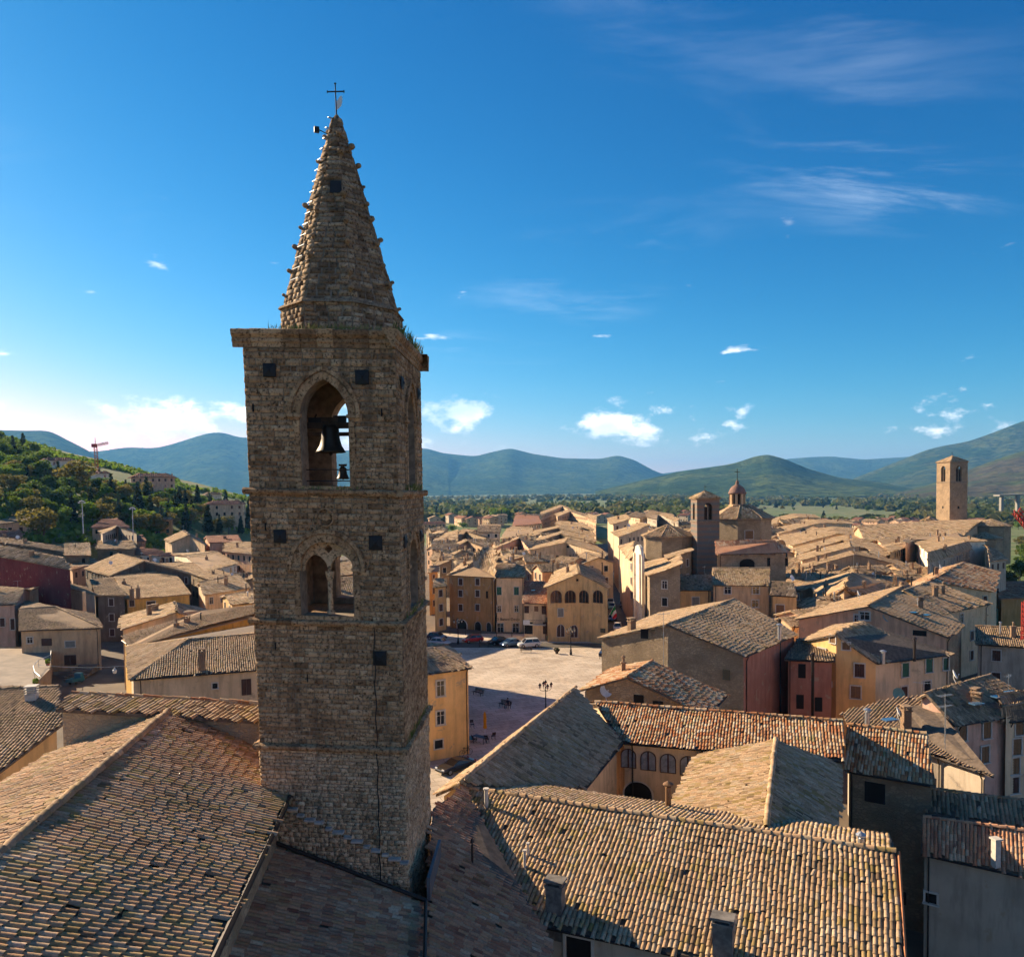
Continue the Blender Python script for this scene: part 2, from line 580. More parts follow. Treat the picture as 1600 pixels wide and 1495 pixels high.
# ------------------------------------------------------------------ helpers: tiled roof planes
def tile_grid(poly, pitch, row, segs, rng, down=None, rise=0.42, sag=0.05, taper=0.86, overlap=1.25):
    """cover tiles over a roof polygon; returns verts (n, m, 3), tints (n, 2), centres (n, 3)"""
    poly = [Vector(p) for p in poly]
    nrm = newell(poly)
    if nrm.z < 0:
        nrm = -nrm
    s = Vector((0, 0, -1)) if down is None else Vector(down)
    s = (s - nrm * s.dot(nrm)).normalized()
    u = s.cross(nrm).normalized()
    o = sum(poly, Vector((0, 0, 0))) / len(poly)
    p2 = [((p - o).dot(u), (p - o).dot(s)) for p in poly]
    off = [(p - o).dot(nrm) for p in poly]
    # non-planar corners: fit a bilinear correction
    A = np.array([[1, a, b, a * b] for a, b in p2][:max(4, len(p2))])
    co, *_ = np.linalg.lstsq(A, np.array(off), rcond=None)
    a0, a1 = min(p[0] for p in p2), max(p[0] for p in p2)
    b0, b1 = min(p[1] for p in p2), max(p[1] for p in p2)
    ga = np.arange(a0 + pitch * 0.5, a1, pitch)
    gb = np.arange(b0, b1, row)
    ca, cb = np.meshgrid(ga, gb)
    ca = ca.ravel()
    cb = cb.ravel()
    colj = rng.normal(0, 0.16 * row, len(ga))
    cb = cb + np.tile(colj, len(gb))
    ok = inside(p2, ca, cb + row * 0.5) & (rng.uniform(0, 1, len(ca)) > 0.006)
    ca, cb = ca[ok], cb[ok]
    n = len(ca)
    if n == 0:
        return None
    r = pitch * 0.5 * 1.04
    th = np.linspace(0, math.pi, segs + 1)
    ang = rng.normal(0, 0.03, n) + np.where(rng.uniform(0, 1, n) < 0.03, rng.normal(0, 0.2, n), 0.0)
    ja = rng.normal(0, pitch * 0.045, n)
    lift = rng.uniform(0, 0.016, n)
    f1 = rng.uniform(0, 6.28, 4)
    wave = sag * (np.sin(ca * 0.9 + f1[0]) * 0.4 + np.sin(cb * 1.1 + f1[1]) * 0.35 + np.sin((ca + cb) * 0.45 + f1[2]) * 0.6)
    # the old columns wander from side to side
    ca = ca + 0.10 * pitch * (np.sin(cb * 1.3 + ca * 0.7 + f1[1]) + np.sin(cb * 0.55 - ca * 0.31 + f1[0]))
    cb = cb + np.where(rng.uniform(0, 1, n) < 0.05, rng.normal(0, 0.25 * row, n), 0.0)
    V = np.zeros((n, 2 * (segs + 1), 3), dtype=np.float32)
    U, S, N, O = (np.array(x) for x in (u, s, nrm, o))
    L = row * overlap
    for e in (0, 1):
        rr = r * (taper if e == 0 else 1.0)
        for k, t in enumerate(th):
            la = -math.cos(t) * rr
            ln = math.sin(t) * rr * 2 * rise + (0.0 if e == 0 else 0.028) - 0.012
            lb = (0.0 if e == 0 else L) - 0.1 * row
            A_ = ca + ja + la + ang * (lb - row / 2)
            B_ = cb + lb
            base = co[0] + co[1] * A_ + co[2] * B_ + co[3] * A_ * B_
            H = base + ln + lift + wave
            V[:, e * (segs + 1) + k, :] = O + np.outer(A_, U) + np.outer(B_, S) + np.outer(H, N)
    t1 = rng.uniform(0.0, 1.0, n)
    # whole columns and neighbours share a little of their colour
    t1 = 0.84 * t1 + 0.16 * np.sin(ca * 1.7 + f1[3]) * 0.5 + 0.08
    # slipped and broken tiles
    bad = rng.uniform(0, 1, n)
    slip = bad < 0.012
    T = np.stack([np.clip(t1, 0, 1), rng.uniform(0, 1, n)], 1)
    return V, T, V.mean(axis=1)


def tiles_mesh(name, V, T, segs, mat):
    if segs == 2:          # far tiles stand for several real ones: keep their contrast
        T = np.clip((T - 0.5) * 1.25 + 0.5, 0, 1)
    n, m, _ = V.shape
    q = []
    for k in range(segs):
        q.append((k, k + 1, segs + 2 + k, segs + 1 + k))
    q = np.array(q, dtype=np.int32)
    Q = (np.arange(n, dtype=np.int32)[:, None, None] * m + q[None]).reshape(-1, 4)
    tint = np.repeat(np.concatenate([T, np.full((n, 1), 0.5)], 1), m, axis=0).astype(np.float32)
    return mesh_np(name, V.reshape(-1, 3), Q, mat, tint, smooth_shade=segs > 2)


def lod(d):
    if d < 60:
        return 0.205, 0.39, 4
    if d < 130:
        return 0.25, 0.46, 3
    if d < 220:
        return 0.38, 0.72, 2
    if d < 340:
        return 0.58, 1.1, 2
    return 0.9, 1.8, 2


SEED = [1]


def tiled_roof(parent, poly, mat, singles=0, down=None, thick=0.14, lodd=None, sag=None):
    """roof (slab) > tiles; the nearest `singles` tiles are objects of their own"""
    SEED[0] += 1
    rng = np.random.default_rng(SEED[0])
    poly = [Vector(p) for p in poly]
    n = newell(poly)
    if n.z < 0:
        poly = poly[::-1]
    c = sum(poly, Vector((0, 0, 0))) / len(poly)
    d = min((Vector(p) - CAM).length for p in poly + [c])
    pitch, row, segs = lod(d if lodd is None else lodd)
    mb = MB()
    mb.slab([p - Vector((0, 0, 0.03)) for p in poly], thick)
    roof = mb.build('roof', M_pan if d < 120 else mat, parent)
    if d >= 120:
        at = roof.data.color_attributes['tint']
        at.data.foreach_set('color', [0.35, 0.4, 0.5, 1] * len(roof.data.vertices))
    g = tile_grid(poly, pitch, row, segs, rng, down, rise=0.42 if segs > 2 else 0.36, sag=(0.05 if sag is None else sag))
    if g is None:
        return roof
    V, T, C = g
    if singles:
        rel = C - np.array(CAM)
        dep = rel @ np.array(_w)
        sx = (rel @ np.array(_r)) / dep * F + 800
        sy = CY - (rel @ np.array(_u)) / dep * F
        vis = (dep > 2) & (sx > 0) & (sx < 1600) & (sy > 0) & (sy < 1495)
        key = np.where(vis, dep, 1e6)
        pick = np.argsort(key)[:singles]
        pick = pick[key[pick] < 1e6]
        rest = np.setdiff1d(np.arange(len(C)), pick)
        # a dozen shared tile meshes, placed one by one
        Vl = V[pick]
        s0 = (Vl[:, segs + 1:, :].mean(1) - Vl[:, :segs + 1, :].mean(1))
        tones = np.linspace(0.04, 0.98, 14)
        protos = []
        m = 2 * (segs + 1)
        k0 = len(pick) // 2
        base = V[pick[k0]] - C[pick[k0]]
        for t in tones:
            protos.append(tiles_mesh('tile', base[None], np.array([[t, (t * 7.3) % 1]]), segs, mat))
        for i in pick:
            k = int(np.argmin(np.abs(tones - T[i, 0])))
            o = bpy.data.objects.new('tile', protos[k])
            COL.objects.link(o)
            o.parent = roof
            o.matrix_parent_inverse = Matrix.Identity(4)
            o.location = Vector(C[i].tolist())
            o.rotation_euler = (0, 0, rng.normal(0, 0.02))
        V, T = V[rest], T[rest]
    if len(V):
        t = link('tiles', tiles_mesh('tiles', V, T, segs, mat), roof)
        tag(t, kind='stuff')
    return roof


def ridge_caps(parent, a, b, mat, r=0.13, step=0.42, name='ridge_tiles', lift=0.05):
    """a row of half-round cap tiles along a ridge or hip"""
    SEED[0] += 1
    rng = np.random.default_rng(SEED[0])
    a, b = Vector(a), Vector(b)
    L = (b - a).length
    n = max(1, int(L / step))
    d = (b - a).normalized()
    side = d.cross(Vector((0, 0, 1))).normalized()
    up = side.cross(d)
    V = np.zeros((n, 10, 3), dtype=np.float32)
    for i in range(n):
        p0 = a + d * (i * L / n)
        jj = rng.normal(0, 0.012, 2)
        for e, (tt, rr, h) in enumerate(((0, r * 1.0, 0.03), (L / n * 1.12, r * 0.85, 0.0))):
            for k in range(5):
                th = math.pi * k / 4
                q = p0 + d * tt + side * (-math.cos(th) * rr + jj[0]) + up * (math.sin(th) * rr + h - 0.02 + lift + jj[1])
                V[i, e * 5 + k] = q
    T = np.stack([rng.beta(2, 2, n), rng.uniform(0, 1, n)], 1)
    o = link(name, tiles_mesh(name, V, T, 4, mat), parent)
    tag(o, kind='stuff')
    return o


def linkl(name, data, parent, loc=(0, 0, 0), rz=0.0, scale=None):
    """links data written in the parent's own frame"""
    o = bpy.data.objects.new(name, data)
    COL.objects.link(o)
    o.parent = parent
    o.location = loc
    if rz:
        o.rotation_euler = (0, 0, rz)
    if scale:
        o.scale = scale
    return o


# ------------------------------------------------------------------ windows, shared meshes (x along the wall, -y outwards, z up)
def frame_mesh(w, h, t=0.12, d=0.11, sill=True):
    mb = MB()
    mb.box((-(w + t) / 2, -d / 2, 0), (t, d, h)).box(((w + t) / 2, -d / 2, 0), (t, d, h))
    mb.box((0, -d / 2, (h + t) / 2), (w + 2 * t, d, t))
    mb.box((0, -d * 0.9, -(h + t) / 2), (w + 2.6 * t, d * 1.8, t * 0.8))
    return mb.mesh('window', M_trim)


def pane_mesh(w, h, kind):
    mb = MB()
    if kind == 'open':
        mb.box((0, -0.005, 0), (w, 0.03, h))
        return mb.mesh('pane', M_hole)
    if kind == 'glass':
        mb.box((0, -0.005, 0), (w, 0.03, h))
        return mb.mesh('pane', M_glass)
    mat = {'brown': M_sbrown, 'green': M_sgreen, 'grey': M_sgrey, 'wood': M_swood}[kind]
    for s in (-1, 1):
        mb.box((s * w / 4, -0.02, 0), (w / 2 - 0.015, 0.05, h))
        for k in range(6):
            mb.box((s * w / 4, -0.05, -h / 2 + h * (k + 0.5) / 6), (w / 2 - 0.12, 0.02, h / 6 * 0.6))
    return mb.mesh('shutter', mat)


WCACHE = {}


def bars_mesh(w, h):
    mb = MB()
    mb.box((0, -0.035, 0), (0.07, 0.04, h)).box((0, -0.035, h * 0.17), (w, 0.04, 0.06))
    for s in (-1, 1):
        mb.box((s * (w / 2 - 0.035), -0.034, 0), (0.07, 0.038, h))
    for s in (-1, 1):
        mb.box((0, -0.033, s * (h / 2 - 0.035)), (w, 0.036, 0.07))
    return mb.mesh('casement', M_trim)


def window(parent, p, ang, w=1.0, h=1.5, kind='open', simple=False, frame=True):
    """p on the wall surface, ang = direction of the wall's x axis"""
    key = (round(w, 2), round(h, 2))
    if ('f', key) not in WCACHE:
        WCACHE[('f', key)] = frame_mesh(w, h)
    if (kind, key) not in WCACHE:
        WCACHE[(kind, key)] = pane_mesh(w, h, kind)
    if simple or not frame:
        o = bpy.data.objects.new('window', WCACHE[(kind, key)])
    else:
        o = bpy.data.objects.new('window', WCACHE[('f', key)])
    COL.objects.link(o)
    o.parent = parent
    o.matrix_parent_inverse = Matrix.Translation(-ABS.get(parent.name, Vector((0, 0, 0))))
    o.location = p
    o.rotation_euler = (0, 0, ang)
    if not simple and frame:
        linkl('shutter' if kind in ('brown', 'green', 'grey', 'wood') else 'pane', WCACHE[(kind, key)], o)
        if kind == 'glass':
            if ('b', key) not in WCACHE:
                WCACHE[('b', key)] = bars_mesh(w, h)
            linkl('casement', WCACHE[('b', key)], o)
    return o


def chimney_mesh(w, d, h, style):
    mb = MB()
    mb.box((0, 0, h / 2 - 0.5), (w, d, h + 1.0))
    if style == 0:
        mb.box((0, 0, h + 0.04), (w + 0.16, d + 0.16, 0.08))
        for sx in (-1, 1):
            for sy in (-1, 1):
                mb.box((sx * (w / 2 - 0.06), sy * (d / 2 - 0.06), h + 0.2), (0.12, 0.12, 0.26))
        mb.box((0, 0, h + 0.37), (w + 0.2, d + 0.2, 0.08), top=0.9)
    elif style == 1:
        mb.box((0, 0, h + 0.05), (w + 0.12, d + 0.12, 0.1))
        mb.tube((0, 0, h + 0.05), (0, 0, h + 0.55), 0.12, 0.12, 8)
        mb.lathe((0, 0, h + 0.5), [(0.2, 0.0), (0.2, 0.05), (0.05, 0.2)], 8)
    else:
        for k in range(3):
            mb.box((0, 0, h + 0.06 + k * 0.16), (w + 0.05, d + 0.05, 0.07))
            mb.box((0, 0, h + 0.13 + k * 0.16), (w * 0.7, d * 0.7, 0.1))
        mb.box((0, 0, h + 0.56), (w + 0.1, d + 0.1, 0.08))
    return mb


CH = {}


def chimney(parent, p, w=0.6, d=0.5, h=1.1, style=0, rz=0.0, mat=None):
    mat = mat or M_brickch
    k = (round(w, 2), round(d, 2), round(h, 2), style, mat.name)
    if k not in CH:
        CH[k] = chimney_mesh(w, d, h, style).mesh('chimney', mat)
    o = bpy.data.objects.new('chimney', CH[k])
    COL.objects.link(o)
    o.parent = parent
    o.matrix_parent_inverse = Matrix.Translation(-ABS.get(parent.name, Vector((0, 0, 0))))
    o.location = p
    o.rotation_euler = (0, 0, rz)
    return o


def flue(parent, p, h=1.6, r=0.11, mat=None, cap=True):
    mat = mat or M_zinc
    k = ('flue', round(h, 2), round(r, 2), mat.name)
    if k not in CH:
        mb = MB().tube((0, 0, -0.6), (0, 0, h), r, r, 10)
        mb.lathe((0, 0, h + 0.1), [(r * 1.7, 0), (r * 1.7, 0.06), (0.02, 0.2)], 10)
        mb.tube((0, 0, h), (0, 0, h + 0.12), r * 0.5, r * 0.5, 6)
        CH[k] = mb.mesh('flue_pipe', mat)
    o = bpy.data.objects.new('flue_pipe', CH[k])
    COL.objects.link(o)
    o.parent = parent
    o.matrix_parent_inverse = Matrix.Translation(-ABS.get(parent.name, Vector((0, 0, 0))))
    o.location = p
    return o


def dish(parent, p, az=0.6, r=0.5, mat=None):
    """satellite dish on a short mast, looking along az (0 = towards -y)"""
    k = ('dish', round(r, 2), (mat or M_white).name)
    if k not in CH:
        mb = MB()
        prof = [(0.02, 0.0), (r * 0.35, 0.03 * r), (r * 0.7, 0.11 * r), (r, 0.24 * r)]
        n = 16
        vs, fs = [], []
        for side in (0, 1):
            for rr, z in prof:
                for i in range(n):
                    t = 2 * math.pi * i / n
                    vs.append((rr * math.cos(t), -z - side * 0.02, rr * math.sin(t)))
        m = len(prof)
        for side in (0, 1):
            for q in range(m - 1):
                for i in range(n):
                    j = (i + 1) % n
                    b = side * m * n
                    fs.append((b + q * n + i, b + q * n + j, b + (q + 1) * n + j, b + (q + 1) * n + i))
        for i in range(n):
            j = (i + 1) % n
            fs.append(((m - 1) * n + i, (m - 1) * n + j, m * n + (m - 1) * n + j, m * n + (m - 1) * n + i))
        mb.add(vs, fs)
        mb.tube((0, 0.05, 0), (0, 0.15, -0.3), 0.03)
        mb.tube((0, 0.15, -0.3), (0, 0.15, -1.2), 0.035)
        mb.tube((0, -0.05, -r * 0.9), (0, -r * 0.9, -0.1), 0.015)
        mb.box((0, -r * 0.9, -0.08), (0.07, 0.1, 0.07))
        CH[k] = mb.mesh('satellite_dish', mat or M_white)
    o = bpy.data.objects.new('satellite_dish', CH[k])
    COL.objects.link(o)
    o.parent = parent
    o.matrix_parent_inverse = Matrix.Translation(-ABS.get(parent.name, Vector((0, 0, 0))))
    o.location = p
    o.rotation_euler = (R(-25), 0, az)
    return o


def antenna(parent, p, h=2.4, rz=0.4):
    k = ('ant', round(h, 1))
    if k not in CH:
        mb = MB().tube((0, 0, -0.5), (0, 0, h), 0.025, 0.02, 6)
        mb.tube((-0.7, 0, h - 0.15), (0.7, 0, h - 0.15), 0.015, 0.015, 5)
        for i in range(7):
            x = -0.65 + i * 0.21
            mb.tube((x, -0.3 + i * 0.02, h - 0.15), (x, 0.3 - i * 0.02, h - 0.15), 0.01, 0.01, 4)
        CH[k] = mb.mesh('antenna', M_zinc)
    o = bpy.data.objects.new('antenna', CH[k])
    COL.objects.link(o)
    o.parent = parent
    o.matrix_parent_inverse = Matrix.Translation(-ABS.get(parent.name, Vector((0, 0, 0))))
    o.location = p
    o.rotation_euler = (0, 0, rz)
    return o


# ------------------------------------------------------------------ houses
RND = random.Random(7)
HOUSES = {}


def on_plane(poly, x, y):
    n = newell(poly)
    o = sum(poly, Vector((0, 0, 0))) / len(poly)
    return o.z - (n.x * (x - o.x) + n.y * (y - o.y)) / n.z


def house(label, planes, wall='cream', roof='tan', base=0.0, win='auto', kinds=('open', 'brown', 'glass'), chim=1, cat='house',
          name='house', group=None, over=0.35, singles=0, caps=True, lodd=None, wp=0.75, gutter=True, storey=3.0, wsize=(0.95, 1.4), sag=None,
          simple=None, wall2=None):
    """planes: roof polygons (lists of Vectors) that share their ridge points. Walls stand under the outline."""
    rnd = random.Random(hash(label) % 9999 if False else sum(ord(c) * (i + 3) for i, c in enumerate(label)))
    pts = []

    def pid(p):
        for i, q in enumerate(pts):
            if (q - p).length < 0.05:
                return i
        pts.append(Vector(p))
        return len(pts) - 1
    polys = []
    for pl in planes:
        pl = [Vector(p) for p in pl]
        if newell(pl).z < 0:
            pl = pl[::-1]
        polys.append([pid(p) for p in pl])
    cen = sum(pts, Vector((0, 0, 0))) / len(pts)
    root = thing(name, label, cat, (cen.x, cen.y, base), group)
    dist = (cen - CAM).length
    simple = dist > 230 if simple is None else simple
    # outline
    edges = {}
    for pl in polys:
        for i in range(len(pl)):
            edges[(pl[i], pl[(i + 1) % len(pl)])] = True
    outer = [(a, b) for a, b in edges if (b, a) not in edges]
    ctr = Vector((cen.x, cen.y, 0))
    # inset walls: move every outline point inwards by the overhang
    ins = {}
    for a, b in outer:
        e = Vector((pts[b].x - pts[a].x, pts[b].y - pts[a].y, 0))
        if e.length < 1e-4:
            continue
        nrm = Vector((-e.y, e.x, 0)).normalized()       # inwards (polygons run counter-clockwise)
        for k in (a, b):
            ins.setdefault(k, []).append(nrm)
    wp_pt = {}
    for k, ns in ins.items():
        m = sum(ns, Vector((0, 0, 0)))
        m = m / max(0.35, m.length) if m.length > 0 else m
        if len(ns) > 1:
            c = max(0.35, abs(m.dot(ns[0])))
            m = m / c
        wp_pt[k] = pts[k] + m * over
    mb = MB()
    mb2 = MB()
    walls = []
    for a, b in outer:
        if a not in wp_pt or b not in wp_pt:
            continue
        A, B = wp_pt[a], wp_pt[b]
        za, zb = pts[a].z - 0.16, pts[b].z - 0.16
        if (Vector((A.x, A.y, 0)) - Vector((B.x, B.y, 0))).length < 0.05:
            continue
        side2 = wall2 and (B.y - A.y) / max(0.01, math.hypot(B.x - A.x, B.y - A.y)) > -0.05
        (mb2 if side2 else mb).add([(A.x, A.y, base - 1), (B.x, B.y, base - 1), (B.x, B.y, zb), (A.x, A.y, za)], [(0, 1, 2, 3)])
        walls.append((Vector((A.x, A.y, za)), Vector((B.x, B.y, zb))))
    wall_mat = WALLS[wall] if isinstance(wall, str) else wall
    wo = link('wall', mb.mesh('wall', wall_mat), root)
    if mb2.v:
        link('side_wall', mb2.mesh('side_wall', WALLS[wall2]), root)
    rmat = ROOFS[roof] if isinstance(roof, str) else roof
    mats = {}
    for pl in polys:
        tiled_roof(root, [pts[i] for i in pl], rmat, singles=singles, lodd=lodd, sag=sag)
    if caps and dist < 260:
        for a, b in edges:
            if (b, a) in edges and a < b:
                pa, pb = pts[a], pts[b]
                ridge_caps(root, pa, pb, rmat, r=0.15 if dist < 120 else 0.2, step=0.42 if dist < 120 else 0.9)
    # windows on the walls that face the camera
    if win == 'auto':
        for A, B in walls:
            L = math.hypot(B.x - A.x, B.y - A.y)
            if L < 2.2:
                continue
            ang = math.atan2(B.y - A.y, B.x - A.x)
            outw = Vector((math.sin(ang), -math.cos(ang), 0))
            mid = (A + B) / 2
            to_cam = Vector((CAM.x - mid.x, CAM.y - mid.y, 0)).normalized()
            if outw.dot(to_cam) < 0.08:
                continue
            n = max(1, int((L - 0.6) / 2.7))
            for r_ in range(3):
                zt = min(A.z, B.z) - 1.25 - r_ * storey
                if zt - 1.0 < base:
                    break
                kd = rnd.choice(kinds)
                for i in range(n):
                    if rnd.random() > wp:
                        continue
                    t = (i + 0.5) / n
                    q = A.lerp(B, t)
                    window(root, Vector((q.x, q.y, zt)) + outw * 0.02, ang, wsize[0], wsize[1], rnd.choice((kd, kd, rnd.choice(kinds))), simple=simple)
    # gutters and downpipes along the eaves that face the camera, aerials on the ridge
    if dist < 190 and gutter is not None:
        for A, B in walls:
            L = math.hypot(B.x - A.x, B.y - A.y)
            ang = math.atan2(B.y - A.y, B.x - A.x)
            outw = Vector((math.sin(ang), -math.cos(ang), 0))
            mid = (A + B) / 2
            if abs(A.z - B.z) > 0.5 or L < 3 or outw.dot(Vector((-mid.x, -mid.y, 0)).normalized()) < 0.1:
                continue
            mb = MB().tube(A + outw * (over + 0.04) + Vector((0, 0, 0.06)), B + outw * (over + 0.04) + Vector((0, 0, 0.06)), 0.07, 0.07, 6)
            t_ = rnd.choice((0.04, 0.96))
            q = A.lerp(B, t_)
            mb.tube(q + outw * over, q + outw * 0.09 + Vector((0, 0, -0.5)), 0.05, 0.05, 6)
            mb.tube(q + outw * 0.09 + Vector((0, 0, -0.5)), Vector((q.x, q.y, base)) + outw * 0.09, 0.05, 0.05, 6)
            mb.build('gutter', M_gutter, root)
    if 60 < dist < 300 and rnd.random() < 0.6 and chim > 0:
        pk = max(pts, key=lambda p_: p_.z)
        antenna(root, pk.lerp(cen, 0.25) + Vector((0, 0, 0.3)), rnd.choice((1.6, 2.2, 2.8)), rnd.random() * 3)
    for _ in range(chim + (1 if 0 < chim < 3 and dist < 260 else 0)):
        pl = [pts[i] for i in rnd.choice(polys)]
        ws = [rnd.random() + 0.25 for _ in pl]
        s = sum(ws)
        q = sum((p * (w_ / s) for p, w_ in zip(pl, ws)), Vector((0, 0, 0)))
        k = rnd.random()
        if k < 0.6:
            chimney(root, q, rnd.choice((0.5, 0.65, 0.8)), rnd.choice((0.45, 0.6)), rnd.choice((0.8, 1.1, 1.4)), rnd.choice((0, 0, 1, 2)), rnd.random() * 1.5)
        elif k < 0.85:
            flue(root, q, rnd.choice((1.0, 1.5)), 0.12, rnd.choice((M_zinc, M_gutter)))
        else:
            dish(root, q + Vector((0, 0, 1.0)), rnd.uniform(0.2, 1.2), 0.45)
    HOUSES[label] = (root, polys, pts, walls)
    root['_w'] = len(walls)
    del root['_w']
    return root, walls, pts


def G(label, a, b, c, d, zr, ze, m=1.0, e=None, f=None, ze2=None, hipa=None, hipb=None, **kw):
    """gabled house from pixels: ridge a-b at height zr, visible eave c (under b) - d (under a) at ze; the other slope is
    given by e (under b) and f (under a), or mirrored with factor m (0 = lean-to)."""
    zc, zd = (ze if isinstance(ze, tuple) else (ze, ze))
    za, zb = (zr if isinstance(zr, tuple) else (zr, zr))
    A, B, C, D = P(*a, za), P(*b, zb), P(*c, zc), P(*d, zd)
    planes = [[A, B, C, D]]
    if e is not None:
        z2 = ze2 if ze2 is not None else (zc + zd) / 2
        E, F_ = P(*e, z2), P(*f, z2)
        planes.append([B, A, F_, E])
    elif m > 0:
        F_ = A + (A - D) * m
        E = B + (B - C) * m
        F_.z = za - (za - zd) * m
        E.z = zb - (zb - zc) * m
        planes.append([B, A, F_, E])
    return house(label, planes, **kw)


def poly_house(label, pts, planes, **kw):
    """pts: {'a': (px, py, z)}; planes: strings of keys"""
    V = {k: (P(*v) if not isinstance(v, Vector) else v) for k, v in pts.items()}
    return house(label, [[V[k] for k in pl] for pl in planes], **kw)


def wall_grid(root, walls, idx, xs, zs, w=1.0, h=1.5, kind='open', simple=False, frame=True):
    """windows at fractions xs along wall idx, centres at heights zs"""
    A, B = walls[idx]
    ang = math.atan2(B.y - A.y, B.x - A.x)
    outw = Vector((math.sin(ang), -math.cos(ang), 0))
    for z in zs:
        for x in xs:
            q = A.lerp(B, x)
            window(root, Vector((q.x, q.y, z)) + outw * 0.02, ang, w, h, kind, simple, frame)


def facing_wall(walls):
    """index of the wall that faces the camera most squarely, weighted by length"""
    best, bi = -1e9, 0
    for i, (A, B) in enumerate(walls):
        L = math.hypot(B.x - A.x, B.y - A.y)
        ang = math.atan2(B.y - A.y, B.x - A.x)
        outw = Vector((math.sin(ang), -math.cos(ang), 0))
        mid = (A + B) / 2
        tc_ = Vector((CAM.x - mid.x, CAM.y - mid.y, 0)).normalized()
        s = outw.dot(tc_) * L
        if s > best:
            best, bi = s, i
    return bi


def win_px(root, walls, px, py, w, h, kind='open', idx=None, frame=True):
    """a window on the wall seen at (px, py)"""
    i = facing_wall(walls) if idx is None else idx
    A, B = walls[i]
    n = Vector((B.y - A.y, -(B.x - A.x), 0)).normalized()
    d = ray(px, py)
    t = (A - CAM).dot(n) / d.dot(n)
    q = CAM + d * t
    return window(root, q + n * 0.02, math.atan2(B.y - A.y, B.x - A.x), w, h, kind, False, frame), q, n


# ------------------------------------------------------------------ the setting: ground, square, streets, mountains
def ground_sheet():
    m, nt = material('fields and scrub')
    p = pos(nt)
    n1 = nt.noise(p, 0.004, 6, 0.6)
    n2 = nt.noise(p, 0.05, 6, 0.65)
    n3 = nt.noise(p, 0.6, 5, 0.7)
    c = nt.ramp(n1, [(0.30, (0.07, 0.09, 0.028)), (0.45, (0.12, 0.15, 0.04)), (0.55, (0.20, 0.175, 0.09)), (0.66, (0.08, 0.12, 0.028))])
    c = nt.mix(nt.maprange(n2, 0.42, 0.62), c, (0.07, 0.105, 0.02))
    c = nt.mix(nt.math('MULTIPLY', nt.maprange(n3, 0.4, 0.7), 0.5), c, (0.13, 0.17, 0.035))
    finish(nt, c, 0.95, n3, 0.15)
    ys = [-60, -30, 0, 20, 40, 60, 80, 100, 120, 140, 160, 180, 200, 215, 230, 245, 260, 275, 290, 305, 320, 335, 350, 365, 380, 400, 420, 440, 470,
          500, 550, 600, 700, 800, 1000, 1400, 2000, 3000, 5000, 9000, 16000, 30000]
    xs = sorted(set([-30000, -12000, -6000, -3000, -1800, -1200, -800, -600, -480] + list(range(-420, 260, 12)) +
                    [280, 320, 380, 450, 600, 800, 1200, 1800, 3000, 6000, 12000, 30000]))
    vs = [(x, y, hill(x, y) - 0.3 + (0.8 * math.sin(x * 0.11) * math.cos(y * 0.09) if x < -130 and y > 200 else 0)) for y in ys for x in xs]
    nx = len(xs)
    fs = [(j * nx + i, j * nx + i + 1, (j + 1) * nx + i + 1, (j + 1) * nx + i) for j in range(len(ys) - 1) for i in range(nx - 1)]
    o = link('ground', mesh_np('ground', vs, fs, m, smooth_shade=True))
    tag(o, kind='structure')


ground_sheet()


def sheet(name, poly, z, mat, kind='structure'):
    vs = [(p[0], p[1], z) for p in poly]
    me = bpy.data.meshes.new(name)
    me.from_pydata(vs, [], [tuple(range(len(vs)))])
    me.materials.append(mat)
    bm = bmesh.new()
    bm.from_mesh(me)
    bmesh.ops.recalc_face_normals(bm, faces=bm.faces)
    for f in bm.faces:
        if f.normal.z < 0:
            f.normal_flip()
    bm.to_mesh(me)
    bm.free()
    o = link(name, me)
    return tag(o, kind=kind)


def m_paving():
    m, nt = material('pale limestone paving')
    p = nt.mapping(pos(nt), rot=(0, 0, R(-24)))
    br = nt.n('ShaderNodeTexBrick', inp={'Vector': p, 'Color1': (0.42, 0.385, 0.345, 1), 'Color2': (0.54, 0.50, 0.455, 1), 'Mortar': (0.24, 0.215, 0.19, 1),
                                         'Scale': 1.0, 'Mortar Size': 0.035, 'Brick Width': 1.9, 'Row Height': 1.0})
    n = nt.noise(pos(nt), 0.16, 6, 0.62)
    c = nt.mix(nt.maprange(n, 0.35, 0.7), br.outputs[0], nt.mix(1.0, br.outputs[0], (0.74, 0.71, 0.68), 'MULTIPLY'))
    n2 = nt.noise(nt.mapping(pos(nt), rot=(0, 0, 0.4), scale=(1, 0.15, 1)), 0.8, 5, 0.6)
    c = nt.mix(nt.math('MULTIPLY', nt.maprange(n2, 0.5, 0.7), 0.35), c, (0.58, 0.49, 0.40))
    finish(nt, c, 0.85, br.outputs[1], -0.004, warm=True)
    return m


def m_asphalt(name, col):
    m, nt = material(name)
    n = nt.noise(pos(nt), 0.3, 6, 0.65)
    f = nt.noise(pos(nt), 22, 3, 0.6)
    c = nt.mix(nt.maprange(n, 0.35, 0.68), col, [x * 1.5 for x in col])
    finish(nt, c, 0.9, f, 0.004, warm=True)
    return m


M_pave = m_paving()
M_asph = m_asphalt('asphalt', (0.07, 0.065, 0.06))
M_lane = m_asphalt('old town paving', (0.10, 0.085, 0.07))
sheet('town_pavement', [(-75, 5), (62, 5), (70, 60), (95, 150), (150, 340), (60, 420), (-60, 420), (-110, 240), (-110, 150)], -0.02, M_lane)
sheet('piazza_pavement', [(-14, 52), (6, 52), (24, 84), (22, 120), (20.5, 158), (-22, 162), (-22, 100), (-16, 80)], 0.02, M_pave)
